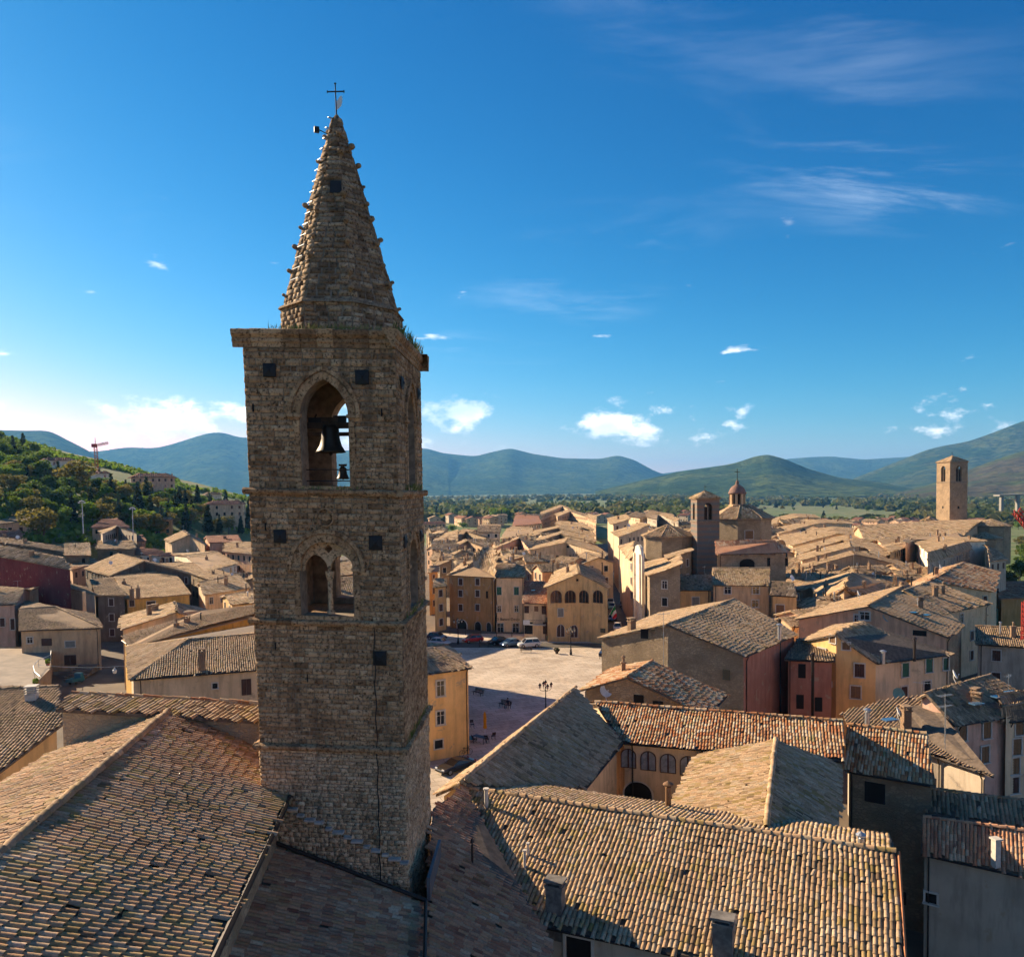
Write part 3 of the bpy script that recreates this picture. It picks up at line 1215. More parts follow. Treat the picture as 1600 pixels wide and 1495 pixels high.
# the kerbed street along the far side of the square and the main street beyond it
sheet('road', [(-24, 147.5), (22.5, 144.2), (24.0, 148.5), (-24, 152.5)], 0.026, M_asph)
sheet('main_street', [(18.7, 150), (29.6, 150), (43, 400), (38, 400), (19.8, 160)], 0.024, M_asph)


def kerb(pts, w=0.35, h=0.13, name='kerb'):
    mb = MB()
    for a, b in zip(pts[:-1], pts[1:]):
        a, b = Vector((*a, 0)), Vector((*b, 0))
        c = (a + b) / 2
        d = b - a
        mb.box((c.x, c.y, 0.02 + h / 2), (d.length, w, h), math.atan2(d.y, d.x))
    o = mb.build(name, m_plain('kerb stone', (0.42, 0.37, 0.31), 0.9))
    return tag(o, kind='structure')


kerb([(-24, 152.6), (18.0, 149.6)])


def mountain(name, D, prof, depth, col, col2, seed, z0=-12.0, rough=1.0, n_y=26):
    """a real ridge at distance D; prof = skyline as photograph pixels"""
    rng = np.random.default_rng(seed)
    xs = np.linspace(prof[0][0], prof[-1][0], 150)
    ys = np.interp(xs, [p[0] for p in prof], [p[1] for p in prof])
    # soften the corners of the traced skyline
    k = np.array([1, 2, 3, 2, 1]) / 9.0
    ys = np.convolve(np.pad(ys, 2, mode='edge'), k, 'valid')
    ph = rng.uniform(0, 6.28, (7, 3))
    vs, fs = [], []
    nx = len(xs)
    for j in range(n_y):
        t = j / (n_y - 1)                                    # 0 foot .. 0.72 crest .. 1 back
        for i in range(nx):
            q = PD(xs[i], ys[i], D)
            top = q.z
            lat = q.x
            if t <= 0.72:
                s = t / 0.72
                g = s ** 1.15 * (1 - 0.10 * math.sin(s * math.pi))
                yy = D - depth * (1 - s)
            else:
                s = (t - 0.72) / 0.28
                g = 1 - 0.5 * s * s
                yy = D + depth * 0.5 * s
            # spurs and gullies running down the slope
            a = 0.0
            for kk in range(7):
                fr = (1.2, 2.1, 3.7, 6.1, 9.7, 15.0, 23.0)[kk]
                a += math.sin(lat / depth * fr * 2.1 + ph[kk, 0] + 1.6 * math.sin(s * 2.2 + ph[kk, 1])) / (kk + 1.5)
            w_ = math.sin(min(1, t / 0.72) * math.pi) if t <= 0.72 else 0
            z = z0 + (top - z0) * g + a * (top - z0) * 0.085 * rough * w_
            if t <= 0.72:
                z = min(z, CAM_H + (top - CAM_H) * yy / D - (1 - s) * 3.0) if top > CAM_H else z
            vs.append((lat * yy / D, yy, z))
    for j in range(n_y - 1):
        for i in range(nx - 1):
            fs.append((j * nx + i, j * nx + i + 1, (j + 1) * nx + i + 1, (j + 1) * nx + i))
    m, nt = material(name + ' woods')
    p = pos(nt)
    n1 = nt.noise(nt.mapping(p, scale=(1, 1, 2)), 0.0022, 7, 0.62)
    n2 = nt.noise(p, 0.018, 7, 0.7)
    c = nt.mix(nt.maprange(n1, 0.42, 0.58), col, col2)
    c = nt.mix(nt.maprange(n2, 0.40, 0.66), c, [x * 0.42 for x in col])
    finish(nt, c, 1.0, nt.math('ADD', nt.math('MULTIPLY', n2, 1.0), nt.math('MULTIPLY', nt.noise(p, 0.006, 4), 2.0)), 30.0, spec=0.0)
    o = link(name, mesh_np(name, vs, fs, m, smooth_shade=True))
    return tag(o, kind='structure')


WOOD, GRASS, BROWN = (0.045, 0.075, 0.022), (0.085, 0.115, 0.03), (0.115, 0.092, 0.05)
mountain('mountain_far_left', 8200, [(-700, 690), (-300, 690), (150, 706), (200, 698), (240, 701), (270, 694), (300, 684), (330, 675), (352, 675), (372, 685), (398, 683), (440, 690),
                                     (520, 705), (640, 706), (700, 712)], 2600, WOOD, GRASS, 3)
mountain('mountain_left', 5600, [(-900, 690), (-400, 680), (-100, 674), (0, 672), (50, 673), (78, 672), (100, 685), (135, 702), (170, 724), (210, 742), (260, 755), (330, 768)],
         1800, WOOD, GRASS, 5)
mountain('mountain_centre', 8600, [(500, 705), (600, 702), (640, 704), (665, 700), (692, 708), (742, 713), (770, 706), (797, 700), (832, 709), (880, 716), (938, 717), (965, 711),
                                   (990, 718), (1025, 737), (1080, 752), (1150, 760)], 2900, WOOD, GRASS, 8)
mountain('mountain_far_right', 10500, [(1020, 742), (1120, 728), (1230, 717), (1268, 714), (1300, 713), (1350, 718), (1380, 716), (1450, 712), (1600, 700), (1800, 690)], 2600, WOOD, GRASS, 11)
mountain('hill_green', 4300, [(930, 768), (1000, 751), (1060, 737), (1120, 729), (1150, 723), (1180, 713), (1200, 710), (1226, 717), (1262, 732), (1310, 746), (1372, 753), (1440, 766)],
         1300, (0.05, 0.08, 0.022), (0.12, 0.145, 0.035), 14)
mountain('mountain_right', 6200, [(1290, 766), (1340, 745), (1400, 722), (1450, 702), (1482, 695), (1512, 690), (1552, 676), (1600, 657), (1700, 650), (1900, 660), (2300, 680)],
         2100, WOOD, (0.095, 0.11, 0.035), 17)
mountain('hill_right', 3400, [(1400, 770), (1450, 758), (1495, 741), (1545, 722), (1600, 704), (1700, 694), (1900, 690), (2300, 690)], 1200, BROWN, (0.075, 0.10, 0.03), 21)


# ------------------------------------------------------------------ the bell tower
def m_block(name, stops, lichen=0.3):
    m, nt = material(name)
    at = nt.n('ShaderNodeAttribute', attribute_name='tint')
    s = nt.n('ShaderNodeSeparateColor', inp={0: at.outputs['Color']})
    p = pos(nt)
    f = nt.math('ADD', nt.math('MULTIPLY', s.outputs[0], 0.72), nt.math('MULTIPLY', nt.math('SUBTRACT', nt.noise(p, 0.55, 5, 0.65), 0.34), 0.9), clamp=True)
    c = nt.ramp(f, stops)
    pit = nt.noise(p, 9, 6, 0.75)
    c = nt.mix(nt.maprange(pit, 0.47, 0.64), c, [x * 0.35 for x in stops[0][1]])
    li = nt.noise(p, 3.2, 5, 0.7)
    c = nt.mix(nt.math('MULTIPLY', nt.maprange(li, 0.58, 0.70), lichen), c, (0.42, 0.385, 0.32))
    run = nt.noise(nt.mapping(p, scale=(2.2, 2.2, 0.16)), 1.0, 4, 0.6)
    c = nt.mix(nt.math('MULTIPLY', nt.maprange(run, 0.52, 0.70), 0.45), c, (0.06, 0.05, 0.042))
    finish(nt, c, 0.95, nt.math('ADD', nt.math('MULTIPLY', pit, -1.0), nt.math('MULTIPLY', nt.noise(p, 28, 4, 0.7), 0.5)), 0.035, spec=0.15, warm=True)
    return m


M_block = m_block('travertine block', [(0.0, (0.14, 0.085, 0.05)), (0.3, (0.30, 0.20, 0.122)), (0.6, (0.43, 0.305, 0.195)), (0.85, (0.53, 0.39, 0.26)), (1.0, (0.62, 0.49, 0.345))])
M_block2 = m_block('pale rough stone', [(0.0, (0.28, 0.20, 0.13)), (0.35, (0.47, 0.36, 0.25)), (0.65, (0.59, 0.47, 0.34)), (1.0, (0.68, 0.58, 0.45))])
M_spire = m_block('spire stone', [(0.0, (0.10, 0.07, 0.05)), (0.4, (0.27, 0.20, 0.14)), (0.7, (0.38, 0.30, 0.22)), (1.0, (0.54, 0.46, 0.36))], 0.6)
M_mortar = m_plain('old mortar', (0.21, 0.165, 0.12), 0.95, vary=0.35)

TC = Vector((-7.15, 33.75, 0))
TR = R(-2.5)
TW = 6.0


def TT(x, y, z):
    """tower frame -> world: turned a little, and leaning as the old tower does"""
    z2 = z - 0.030 * x
    x = 3.0 + (x - 3.0) * (0.93 + 0.05 * (z - 17) / 18.0)
    x = x - 0.003 * (z - 14)
    c, s = math.cos(TR), math.sin(TR)
    return Vector((TC.x + x * c - y * s, TC.y + x * s + y * c, z2))


def zpx(py, px=506, depth=30.8):
    return PD(px, py, depth).z


Z_CORN, Z_TOP = zpx(545), zpx(517)
Z_S1, Z_S2, Z_S3, Z_BOT = zpx(769), zpx(972), zpx(1167), 8.5
tower = thing('bell_tower', 'tall square stone bell tower with pointed stone spire in the foreground', 'bell tower', (TC.x, TC.y, 0))


def face_xy(k, s, out, half):
    return ((s - half, -half - out), (half + out, s - half), (half - s, half + out), (-half - out, half - s))[k]


def arch_half(z, op):
    if z <= op['sill'] or z >= op['spring'] + op['rise']:
        return 0.0
    if z <= op['spring']:
        return op['w']
    w, h = op['w'], op['rise']
    Rr = (w * w + h * h) / (2 * w)
    dz = z - op['spring']
    return max(0.0, (w - Rr) + math.sqrt(max(0, Rr * Rr - dz * dz)))


def arch_pts(op, extra=0.0, n=14):
    """points of the arch from the right springing over the crown to the left"""
    w, h = op['w'] + extra, op['rise'] + extra
    Rr = (w * w + h * h) / (2 * w)
    a1 = math.asin(min(1, h / Rr))
    right = [(w - Rr + Rr * math.cos(a1 * i / n), op['spring'] + Rr * math.sin(a1 * i / n)) for i in range(n + 1)]
    return right + [(-x, z) for x, z in reversed(right[:-1])]


OPS = {
    0: dict(c=3.12, w=0.95, sill=zpx(760), spring=zpx(650), rise=1.38),
    1: dict(c=3.02, w=1.08, sill=zpx(962), spring=zpx(889), rise=1.04),
}
rngT = np.random.default_rng(42)
SINGLE = []          # blocks that become objects of their own
REST = {'a': ([], []), 'b': ([], []), 's': ([], [])}


def block_verts(k, s0, s1, z0, z1, out, half, inset=0.014):
    g = 0.005
    s0, s1, z0, z1 = s0 + g, s1 - g, z0 + g, z1 - g
    i = min(inset, (s1 - s0) * 0.3, (z1 - z0) * 0.3)
    vs = []
    for (a, b, c_, d, o) in ((s0, s1, z0, z1, -0.03), (s0 + i, s1 - i, z0 + i, z1 - i, out)):
        for s, z in ((a, c_), (b, c_), (b, d), (a, d)):
            x, y = face_xy(k, s, o, half)
            vs.append(TT(x, y, z))
    return vs


BQ = [(4, 5, 6, 7), (0, 1, 5, 4), (1, 2, 6, 5), (2, 3, 7, 6), (3, 0, 4, 7)]


def lay(k, z0, z1, half, ch, bw, op, key, depth=(0.0, 0.028), single=False):
    z = z0
    row = 0
    while z < z1 - 0.03:
        h = min(rngT.uniform(*ch), z1 - z)
        if z1 - (z + h) < 0.08:
            h = z1 - z
        hw = 0.0
        if op:
            hw = max(arch_half(z + 0.02, op), arch_half(z + h * 0.5, op), arch_half(z + h - 0.02, op))
        spans = [(0, 2 * half)]
        if hw > 0:
            hw += 0.02
            spans = [(0, op['c'] - hw), (op['c'] + hw, 2 * half)]
        for a, b in spans:
            s = a - (rngT.uniform(0, 0.2) if row % 2 else 0)
            while s < b - 0.02:
                wd = rngT.uniform(*bw)
                e = s + wd
                if b - e < bw[0] * 0.5:
                    e = b
                vs = block_verts(k, max(s, a), min(e, b), z, z + h, rngT.uniform(*depth), half)
                t = float(np.clip(rngT.normal(0.5, 0.28), 0, 1))
                (SINGLE if single and min(e, b) - max(s, a) > 0.3 else REST[key][0]).append((vs, t)) if single and min(e, b) - max(s, a) > 0.3 else REST[key][0].append((vs, t))
                s = e
        z += h
        row += 1


for k in range(4):
    lay(k, Z_S1 + 0.12, Z_CORN, 3.0, (0.15, 0.29), (0.18, 0.72), OPS[0], 'a', single=(k == 0))
    lay(k, Z_S2 + 0.1, Z_S1 - 0.12, 3.02, (0.14, 0.27), (0.18, 0.68), OPS[1], 'a', single=(k == 0))
    lay(k, Z_S3 + 0.1, Z_S2 - 0.1, 3.04, (0.12, 0.24), (0.16, 0.62), None, 'a')
    lay(k, Z_BOT, Z_S3 - 0.1, 3.06, (0.10, 0.22), (0.14, 0.5), None, 'b', depth=(0.0, 0.06))


def blocks_mesh(name, lst, mat):
    V = np.array([[tuple(v) for v in vs] for vs, _ in lst], dtype=np.float32)
    n = len(V)
    Q = (np.arange(n, dtype=np.int32)[:, None, None] * 8 + np.array(BQ, dtype=np.int32)[None]).reshape(-1, 4)
    T = np.repeat(np.array([[t, (t * 5.7) % 1, 0.5] for _, t in lst], dtype=np.float32), 8, axis=0)
    return mesh_np(name, V.reshape(-1, 3), Q, mat, T)


def solid_wall(k, z0, z1, half, op, th=0.85):
    """backing wall with a real opening"""
    outer = [(0, z0), (2 * half, z0), (2 * half, z1), (0, z1)]
    loops = [[Vector((s, z, 0)) for s, z in outer]]
    hole = []
    if op:
        hole = [(op['c'] + op['w'], op['sill'])] + [(op['c'] + x, z) for x, z in arch_pts(op)] + [(op['c'] - op['w'], op['sill'])]
        loops.append([Vector((s, z, 0)) for s, z in reversed(hole)])
    flat = outer + list(reversed(hole))
    tris = tessellate_polygon(loops)
    n = len(flat)
    vs = []
    for o in (-0.012, -th):
        for s, z in flat:
            x, y = face_xy(k, s, o, half)
            vs.append(TT(x, y, z))
    fs = [tuple(t) for t in tris] + [tuple(i + n for i in t[::-1]) for t in tris]
    m = len(hole)
    for i in range(m):
        a, b = 4 + i, 4 + (i + 1) % m
        fs.append((a, b, b + n, a + n))
    return vs, fs


core = MB()
for k in range(4):
    core.add(*solid_wall(k, Z_S1, Z_TOP, 3.0, OPS[0]))
    core.add(*solid_wall(k, Z_S2, Z_S1, 3.02, OPS[1]))
    core.add(*solid_wall(k, Z_S3, Z_S2, 3.04, None))
    core.add(*solid_wall(k, Z_BOT - 8, Z_S3, 3.06, None))
core.build('wall_core', M_mortar, tower)
for z in (Z_S1 - 0.05, Z_S2 - 0.05, Z_TOP - 0.05):
    MB().slab([TT(x, y, z) for x, y in ((-2.8, -2.8), (2.8, -2.8), (2.8, 2.8), (-2.8, 2.8))], 0.3).build('belfry_floor', M_block, tower)
# inner faces: stone lining so that the belfry does not read as one flat colour
order = sorted(range(len(SINGLE)), key=lambda i: -(SINGLE[i][0][6] - SINGLE[i][0][4]).length)
pick, drop = order[:300], order[300:]
for i in drop:
    REST['a'][0].append(SINGLE[i])
for i in pick:
    vs, t = SINGLE[i]
    c = sum(vs, Vector((0, 0, 0))) / 8
    V = np.array([tuple(v - c) for v in vs], dtype=np.float32)
    me = mesh_np('stone_block', V, np.array(BQ), M_block, np.array([[t, (t * 5.7) % 1, 0.5]] * 8, dtype=np.float32))
    o = link('stone_block', me, tower)
    o.location = c
tag(link('masonry', blocks_mesh('masonry', REST['a'][0], M_block), tower), kind='stuff')
tag(link('rough_masonry', blocks_mesh('rough_masonry', REST['b'][0], M_block2), tower), kind='stuff')


def band(z, h, out, half, name='string_course', prof=None, n=14):
    """moulded band round the tower, in separate lengths of stone"""
    prof = prof or [(0.0, -h / 2), (out * 0.6, -h / 2), (out, -h * 0.1), (out, h * 0.25), (out * 0.3, h / 2), (0.0, h / 2)]
    mb = MB()
    for k in range(4):
        s = -out
        while s < 2 * half + out - 0.01:
            e = min(2 * half + out, s + rngT.uniform(0.45, 0.95))
            if 2 * half + out - e < 0.2:
                e = 2 * half + out
            jo, jz = rngT.normal(0, 0.012), rngT.normal(0, 0.010)
            vs = []
            for q in (s + 0.006, e - 0.006):
                for o, dz in prof:
                    # mitre at the corners
                    qq = min(max(q, -o if q < 0 else q), 2 * half + o if q > 2 * half else q)
                    x, y = face_xy(k, qq, o + (jo if o > 0.01 else -0.05), half)
                    vs.append(TT(x, y, z + dz + jz))
            m = len(prof)
            fs = [(i, i + 1, m + i + 1, m + i) for i in range(m - 1)] + [tuple(range(m)), tuple(range(2 * m - 1, m - 1, -1))]
            t = float(np.clip(rngT.normal(0.42, 0.2), 0, 1))
            mb.add(vs, fs, (t, (t * 3.1) % 1, 0.5))
            s = e
    return tag(mb.build(name, M_block, tower), kind='stuff')


band(Z_S1, 0.26, 0.22, 3.0)
band(Z_S2, 0.24, 0.21, 3.02)
band(Z_S3, 0.26, 0.22, 3.04)
band((Z_CORN + Z_TOP) / 2 + 0.03, Z_TOP - Z_CORN + 0.1, 0.40, 3.0, 'cornice',
     [(0.0, -0.34), (0.05, -0.34), (0.06, -0.20), (0.11, -0.14), (0.11, -0.04), (0.07, 0.0), (0.13, 0.06), (0.19, 0.14), (0.20, 0.30), (0.13, 0.34), (-0.4, 0.36)])

for op in OPS.values():
    for k in range(4):
        # voussoirs: each a wedge of its own round the arch, then the jamb stones
        ring = MB()
        for (e0, e1, o, nn) in ((0.0, 0.30, 0.05, 22), (0.34, 0.50, 0.12, 26)):
            a, b = arch_pts(op, e0, nn // 2), arch_pts(op, e1, nn // 2)
            for i in range(len(a) - 1):
                jo = o + rngT.normal(0, 0.008)
                quad = (a[i], b[i], b[i + 1], a[i + 1])
                cs, cz = sum(q[0] for q in quad) / 4, sum(q[1] for q in quad) / 4
                vs = []
                for oo in (-0.25 if e0 == 0 else -0.02, jo):
                    for s, z in quad:
                        s, z = cs + (s - cs) * 0.97, cz + (z - cz) * 0.97
                        x, y = face_xy(k, op['c'] + s, oo, 3.0)
                        vs.append(TT(x, y, z))
                t = float(np.clip(rngT.normal(0.6, 0.2), 0, 1))
                ring.add(vs, [(0, 1, 2, 3), (7, 6, 5, 4), (0, 4, 5, 1), (1, 5, 6, 2), (2, 6, 7, 3), (3, 7, 4, 0)], (t, 0.5, 0.5))
        for sd in (-1, 1):
            z = op['sill']
            while z < op['spring'] - 0.02:
                h = min(rngT.uniform(0.2, 0.34), op['spring'] - z)
                s0, s1 = op['w'] + 0.02, op['w'] + 0.27
                x0, x1 = sorted((sd * s0, sd * s1))
                ring.add(block_verts(k, op['c'] + x0, op['c'] + x1, z, z + h, 0.05 + rngT.uniform(0, 0.02), 3.0), BQ, (float(np.clip(rngT.normal(0.55, 0.2), 0, 1)), 0.5, 0.5))
                z += h
            # impost
            x0, x1 = sorted((sd * (op['w'] - 0.06), sd * (op['w'] + 0.52)))
            ring.add(block_verts(k, op['c'] + x0, op['c'] + x1, op['spring'] - 0.08, op['spring'] + 0.08, 0.13, 3.0), BQ, (0.6, 0.5, 0.5))
        tag(ring.build('arch_stones', M_block, tower), kind='stuff')
        sl = MB()
        sl.add(block_verts(k, op['c'] - op['w'] - 0.25, op['c'] + op['w'] + 0.25, op['sill'] - 0.16, op['sill'] + 0.02, 0.10, 3.0), BQ, (0.75, 0.5, 0.5))
        sl.build('sill', M_block, tower)

# twin-light tracery of the lower openings: column, two small arches and a pierced quatrefoil
op = OPS[1]
for k in range(4):
    mb = MB()

    def fp(s, z, o):
        x, y = face_xy(k, s, o, 3.0)
        return TT(x, y, z)
    c = op['c']
    prof = [(0.17, 0), (0.17, 0.1), (0.105, 0.16), (0.10, 1.25), (0.15, 1.33), (0.19, 1.5), (0.19, 1.58)]
    n = 10
    vs, fs = [], []
    z_b = op['sill'] + 0.02
    hcol = op['spring'] - 0.12 - z_b
    for r_, zz in prof:
        for i in range(n):
            t = 2 * math.pi * i / n
            vs.append(fp(c + r_ * math.cos(t), z_b + zz / 1.58 * hcol, -0.42 + r_ * math.sin(t)))
    for q in range(len(prof) - 1):
        for i in range(n):
            j = (i + 1) % n
            fs.append((q * n + i, q * n + j, (q + 1) * n + j, (q + 1) * n + i))
    mb.add(vs, fs)
    # spandrel plate with two pointed sub-arches and a pierced cross
    w2 = op['w'] / 2 - 0.04
    zs = op['spring'] - 0.12

    def sub(sx):
        Rr = (w2 * w2 + 0.66 * 0.66) / (2 * w2)
        a1 = math.asin(min(1, 0.66 / Rr))
        rt = [(w2 - Rr + Rr * math.cos(a1 * i / 6), zs + Rr * math.sin(a1 * i / 6)) for i in range(7)]
        return [(sx + x, z) for x, z in rt + [(-x, z) for x, z in reversed(rt[:-1])]]
    outl = [(c + x, z) for x, z in arch_pts(op, 0.03, 10)]
    lower = [(c - op['w'] - 0.03, zs)]
    la = sub(c - op['w'] / 2)
    ra = sub(c + op['w'] / 2)
    lower += list(reversed(la)) + list(reversed(ra)) + [(c + op['w'] + 0.03, zs)]
    outline = outl + lower
    hole = []
    cz = zs + 0.88
    for i in range(24):
        t = 2 * math.pi * i / 24
        rr = 0.09 + 0.075 * abs(math.cos(2 * t)) ** 0.8
        hole.append((c + rr * math.cos(t), cz + rr * math.sin(t)))
    loops = [[Vector((s, z, 0)) for s, z in outline], [Vector((s, z, 0)) for s, z in reversed(hole)]]
    flat = outline + list(reversed(hole))
    tr = tessellate_polygon(loops)
    N = len(flat)
    vs = [fp(s, z, -0.33) for s, z in flat] + [fp(s, z, -0.52) for s, z in flat]
    fs = [tuple(t) for t in tr] + [tuple(i + N for i in t[::-1]) for t in tr]
    no = len(outline)
    for i in range(no):
        fs.append((i, (i + 1) % no, N + (i + 1) % no, N + i))
    for i in range(no, N):
        j = no + (i - no + 1) % (N - no)
        fs.append((i, j, N + j, N + i))
    mb.add(vs, fs)
    mb.build('tracery', M_block2, tower)

# round stone boss above the lower opening
mb = MB()
bz, bs = zpx(808, 507), 3.06
for (r0, r1, o) in ((0.30, 0.38, 0.10), (0.0, 0.17, 0.05)):
    n = 20
    vs, fs = [], []
    for oo, ra, rb in ((-0.02, r0, r1), (o, r0 + 0.02, r1 - 0.03)):
        for i in range(n):
            t = 2 * math.pi * i / n
            for rr in (max(0.001, ra), rb):
                x, y = face_xy(0, bs + rr * math.cos(t), oo, 3.02)
                vs.append(TT(x, y, bz + rr * math.sin(t)))
    for i in range(n):
        j = (i + 1) % n
        a, b, c_, d = 2 * i, 2 * i + 1, 2 * j + 1, 2 * j
        o2 = 2 * n
        fs += [(o2 + a, o2 + b, o2 + c_, o2 + d), (b, c_, o2 + c_, o2 + b), (a, d, o2 + d, o2 + a)]
    mb.add(vs, fs, (0.6, 0.5, 0.5))
mb.build('round_boss', M_block, tower)

# iron anchor plates: square pyramids with a boss
for (k, px, py, sz) in ((0, 427, 581, 0.52), (0, 575, 588, 0.55), (0, 433, 840, 0.52), (0, 590, 845, 0.55), (0, 592, 1024, 0.56),
                        (1, 633, 592, 0.5), (1, 656, 606, 0.5), (1, 649, 848, 0.5), (1, 668, 838, 0.5)):
    hf = 3.02
    if k == 0:
        s = (px - 506) * 30.8 / F + 3.0 + 0.0
        z = zpx(py, px)
    else:
        s = 0.9 if px in (633, 649) else 4.9
        z = zpx({592: 592, 606: 590, 848: 846, 838: 846}[py], 506)
    mb = MB()
    h = sz / 2
    vs = []
    for o, q in ((0.05, 1.0), (0.085, 0.92), (0.13, 0.2), (0.16, 0.16)):
        for a, b in ((-1, -1), (1, -1), (1, 1), (-1, 1)):
            x, y = face_xy(k, s + a * h * q, o, hf)
            vs.append(TT(x, y, z + b * h * q))
    fs = [(12, 13, 14, 15)]
    for lv in range(3):
        for i in range(4):
            j = (i + 1) % 4
            fs.append((lv * 4 + i, lv * 4 + j, lv * 4 + 4 + j, lv * 4 + 4 + i))
    mb.add(vs, fs)
    mb.build('anchor_plate', M_iron, tower)

# putlog slits and the lightning-rod cable down the front
mb = MB()
for (px, py) in ((398, 640), (605, 642), (410, 826), (418, 1012), (470, 1060)):
    s = (px - 506) * 30.8 / F + 3.0
    z = zpx(py, px)
    mb.add(block_verts(0, s - 0.04, s + 0.04, z - 0.16, z + 0.16, 0.052, 3.03), BQ)
mb.build('wall_slits', M_hole, tower)['kind'] = 'stuff'
mb = MB()
sc = (586 - 506) * 30.8 / F + 3.0
prev = None
for i in range(40):
    z = Z_S2 - 0.1 - i * (Z_S2 - 13.4) / 39
    x, y = face_xy(0, sc + 0.03 * math.sin(i * 1.3), 0.10, 3.06)
    q = TT(x, y, z)
    if prev is not None:
        mb.tube(prev, q, 0.022, 0.022, 5)
    prev = q
mb.build('lightning_cable', M_iron, tower)

# sloping line of slabs where an older roof met the tower, low on the front
mb = MB()
for i in range(13):
    t = i / 12
    px, py = 436 + 192 * t, 1266 + 72 * t
    s = (px - 506) * 30.8 / F + 3.0
    z = zpx(py, px)
    wl_ = rngT.uniform(0.12, 0.30)
    z += rngT.normal(0, 0.03)
    vs = block_verts(0, s - wl_, s + wl_, z - 0.05, z + 0.06, 0.20 + rngT.uniform(0, 0.08), 3.06)
    mb.add(vs, BQ, (0.95, 0.3, 0.5))
tag(mb.build('old_roof_slabs', m_plain('pale slab', (0.42, 0.37, 0.31), 0.9, vary=0.3), tower), kind='stuff')

# ---- spire: octagonal, in courses of stone, with crockets up the ribs
SP_Z0 = Z_TOP + 0.02
SP_ZB = zpx(490, 530, 33.75)
SP_Z1 = zpx(186, 527, 33.75)
R0, RB, R1 = 2.34, 2.26, 0.16


def sp_r(z):
    if z < SP_ZB:
        return R0
    t = (z - SP_ZB) / (SP_Z1 - SP_ZB)
    return RB + (R1 - RB) * t + 0.10 * t * (1 - t)      # slightly swelling sides


def sp_pt(z, face, u, out=0.0):
    """u in 0..1 along one of the 8 faces"""
    a0 = math.pi / 8 + math.pi / 4 * face
    r_ = (sp_r(z)) / math.cos(math.pi / 8)
    p0 = Vector((r_ * math.cos(a0), r_ * math.sin(a0)))
    p1 = Vector((r_ * math.cos(a0 + math.pi / 4), r_ * math.sin(a0 + math.pi / 4)))
    q = p0.lerp(p1, u)
    am = a0 + math.pi / 8
    lean = -0.10 * (z - SP_Z0) / 9.0 * 0.0
    return TT(0.22 + q.x + math.cos(am) * out + lean, q.y + math.sin(am) * out, z)


lst = []
z = SP_Z0
while z < SP_Z1 - 0.02:
    h = min(rngT.uniform(0.17, 0.26), SP_Z1 - z)
    for f in range(8):
        wd = 2 * sp_r(z) * math.tan(math.pi / 8)
        n = max(1, int(wd / rngT.uniform(0.3, 0.5)))
        cuts = np.linspace(0, 1, n + 1)
        cuts[1:-1] += rngT.uniform(-0.25, 0.25, n - 1) / n
        for i in range(n):
            u0, u1 = cuts[i] + 0.008, cuts[i + 1] - 0.008
            o = rngT.uniform(0.0, 0.06)
            iu = min(0.03, (u1 - u0) * 0.15)
            vs = [sp_pt(zz, f, uu, oo) for (oo, d_, iz) in ((-0.06, 0, 0.006), (o, iu, 0.02)) for zz, uu in ((z + iz, u0 + d_), (z + iz, u1 - d_), (z + h - iz, u1 - d_), (z + h - iz, u0 + d_))]
            lst.append((vs, float(np.clip(rngT.normal(0.5, 0.26), 0, 1))))
    z += h
spire = link('spire', blocks_mesh('spire', lst, M_spire), tower)
spire['kind'] = 'stuff'
mb = MB()
for i in range(24):
    za, zb_ = SP_Z0 + (SP_Z1 - SP_Z0) * i / 24, SP_Z0 + (SP_Z1 - SP_Z0) * (i + 1) / 24
    for f in range(8):
        mb.add([sp_pt(za, f, 0, -0.03), sp_pt(za, f, 1, -0.03), sp_pt(zb_, f, 1, -0.03), sp_pt(zb_, f, 0, -0.03)], [(0, 1, 2, 3)])
mb.build('spire_core', M_mortar, tower)
# moulding at the foot of the spire
mb = MB()
for f in range(8):
    vs = []
    for o, dz in ((0, -0.1), (0.11, -0.06), (0.13, 0.05), (0.0, 0.12)):
        vs += [sp_pt(SP_ZB + dz, f, -0.02, o), sp_pt(SP_ZB + dz, f, 1.02, o)]
    mb.add(vs, [(0, 1, 3, 2), (2, 3, 5, 4), (4, 5, 7, 6)], (0.4, 0.5, 0.5))
mb.build('spire_moulding', M_spire, tower)
# crockets
cm = MB().sphere((0.10, 0, 0.02), 0.125, 8, 5, 0.8)
cm.tube((-0.14, 0, -0.10), (0.08, 0, 0.0), 0.085, 0.075, 6)
cme = cm.mesh('crocket', M_spire)
for f in range(8):
    for i in range(8):
        z = SP_ZB + 0.45 + i * (SP_Z1 - SP_ZB - 1.0) / 7.3 + 0.35 * (f % 2) + rngT.normal(0, 0.10)
        if rngT.uniform() < 0.14:
            continue
        if z > SP_Z1 - 0.5:
            continue
        p = sp_pt(z, f, 0.0, 0.0)
        a = math.pi / 8 + math.pi / 4 * f + TR
        o = bpy.data.objects.new('crocket', cme)
        COL.objects.link(o)
        o.parent = tower
        o.matrix_parent_inverse = Matrix.Translation(-ABS[tower.name])
        o.location = p + Vector((math.cos(a), math.sin(a), 0)) * 0.02
        o.rotation_euler = (0, -0.25, a)
        s_ = rngT.uniform(0.65, 1.3)
        o.scale = (s_, s_, s_)
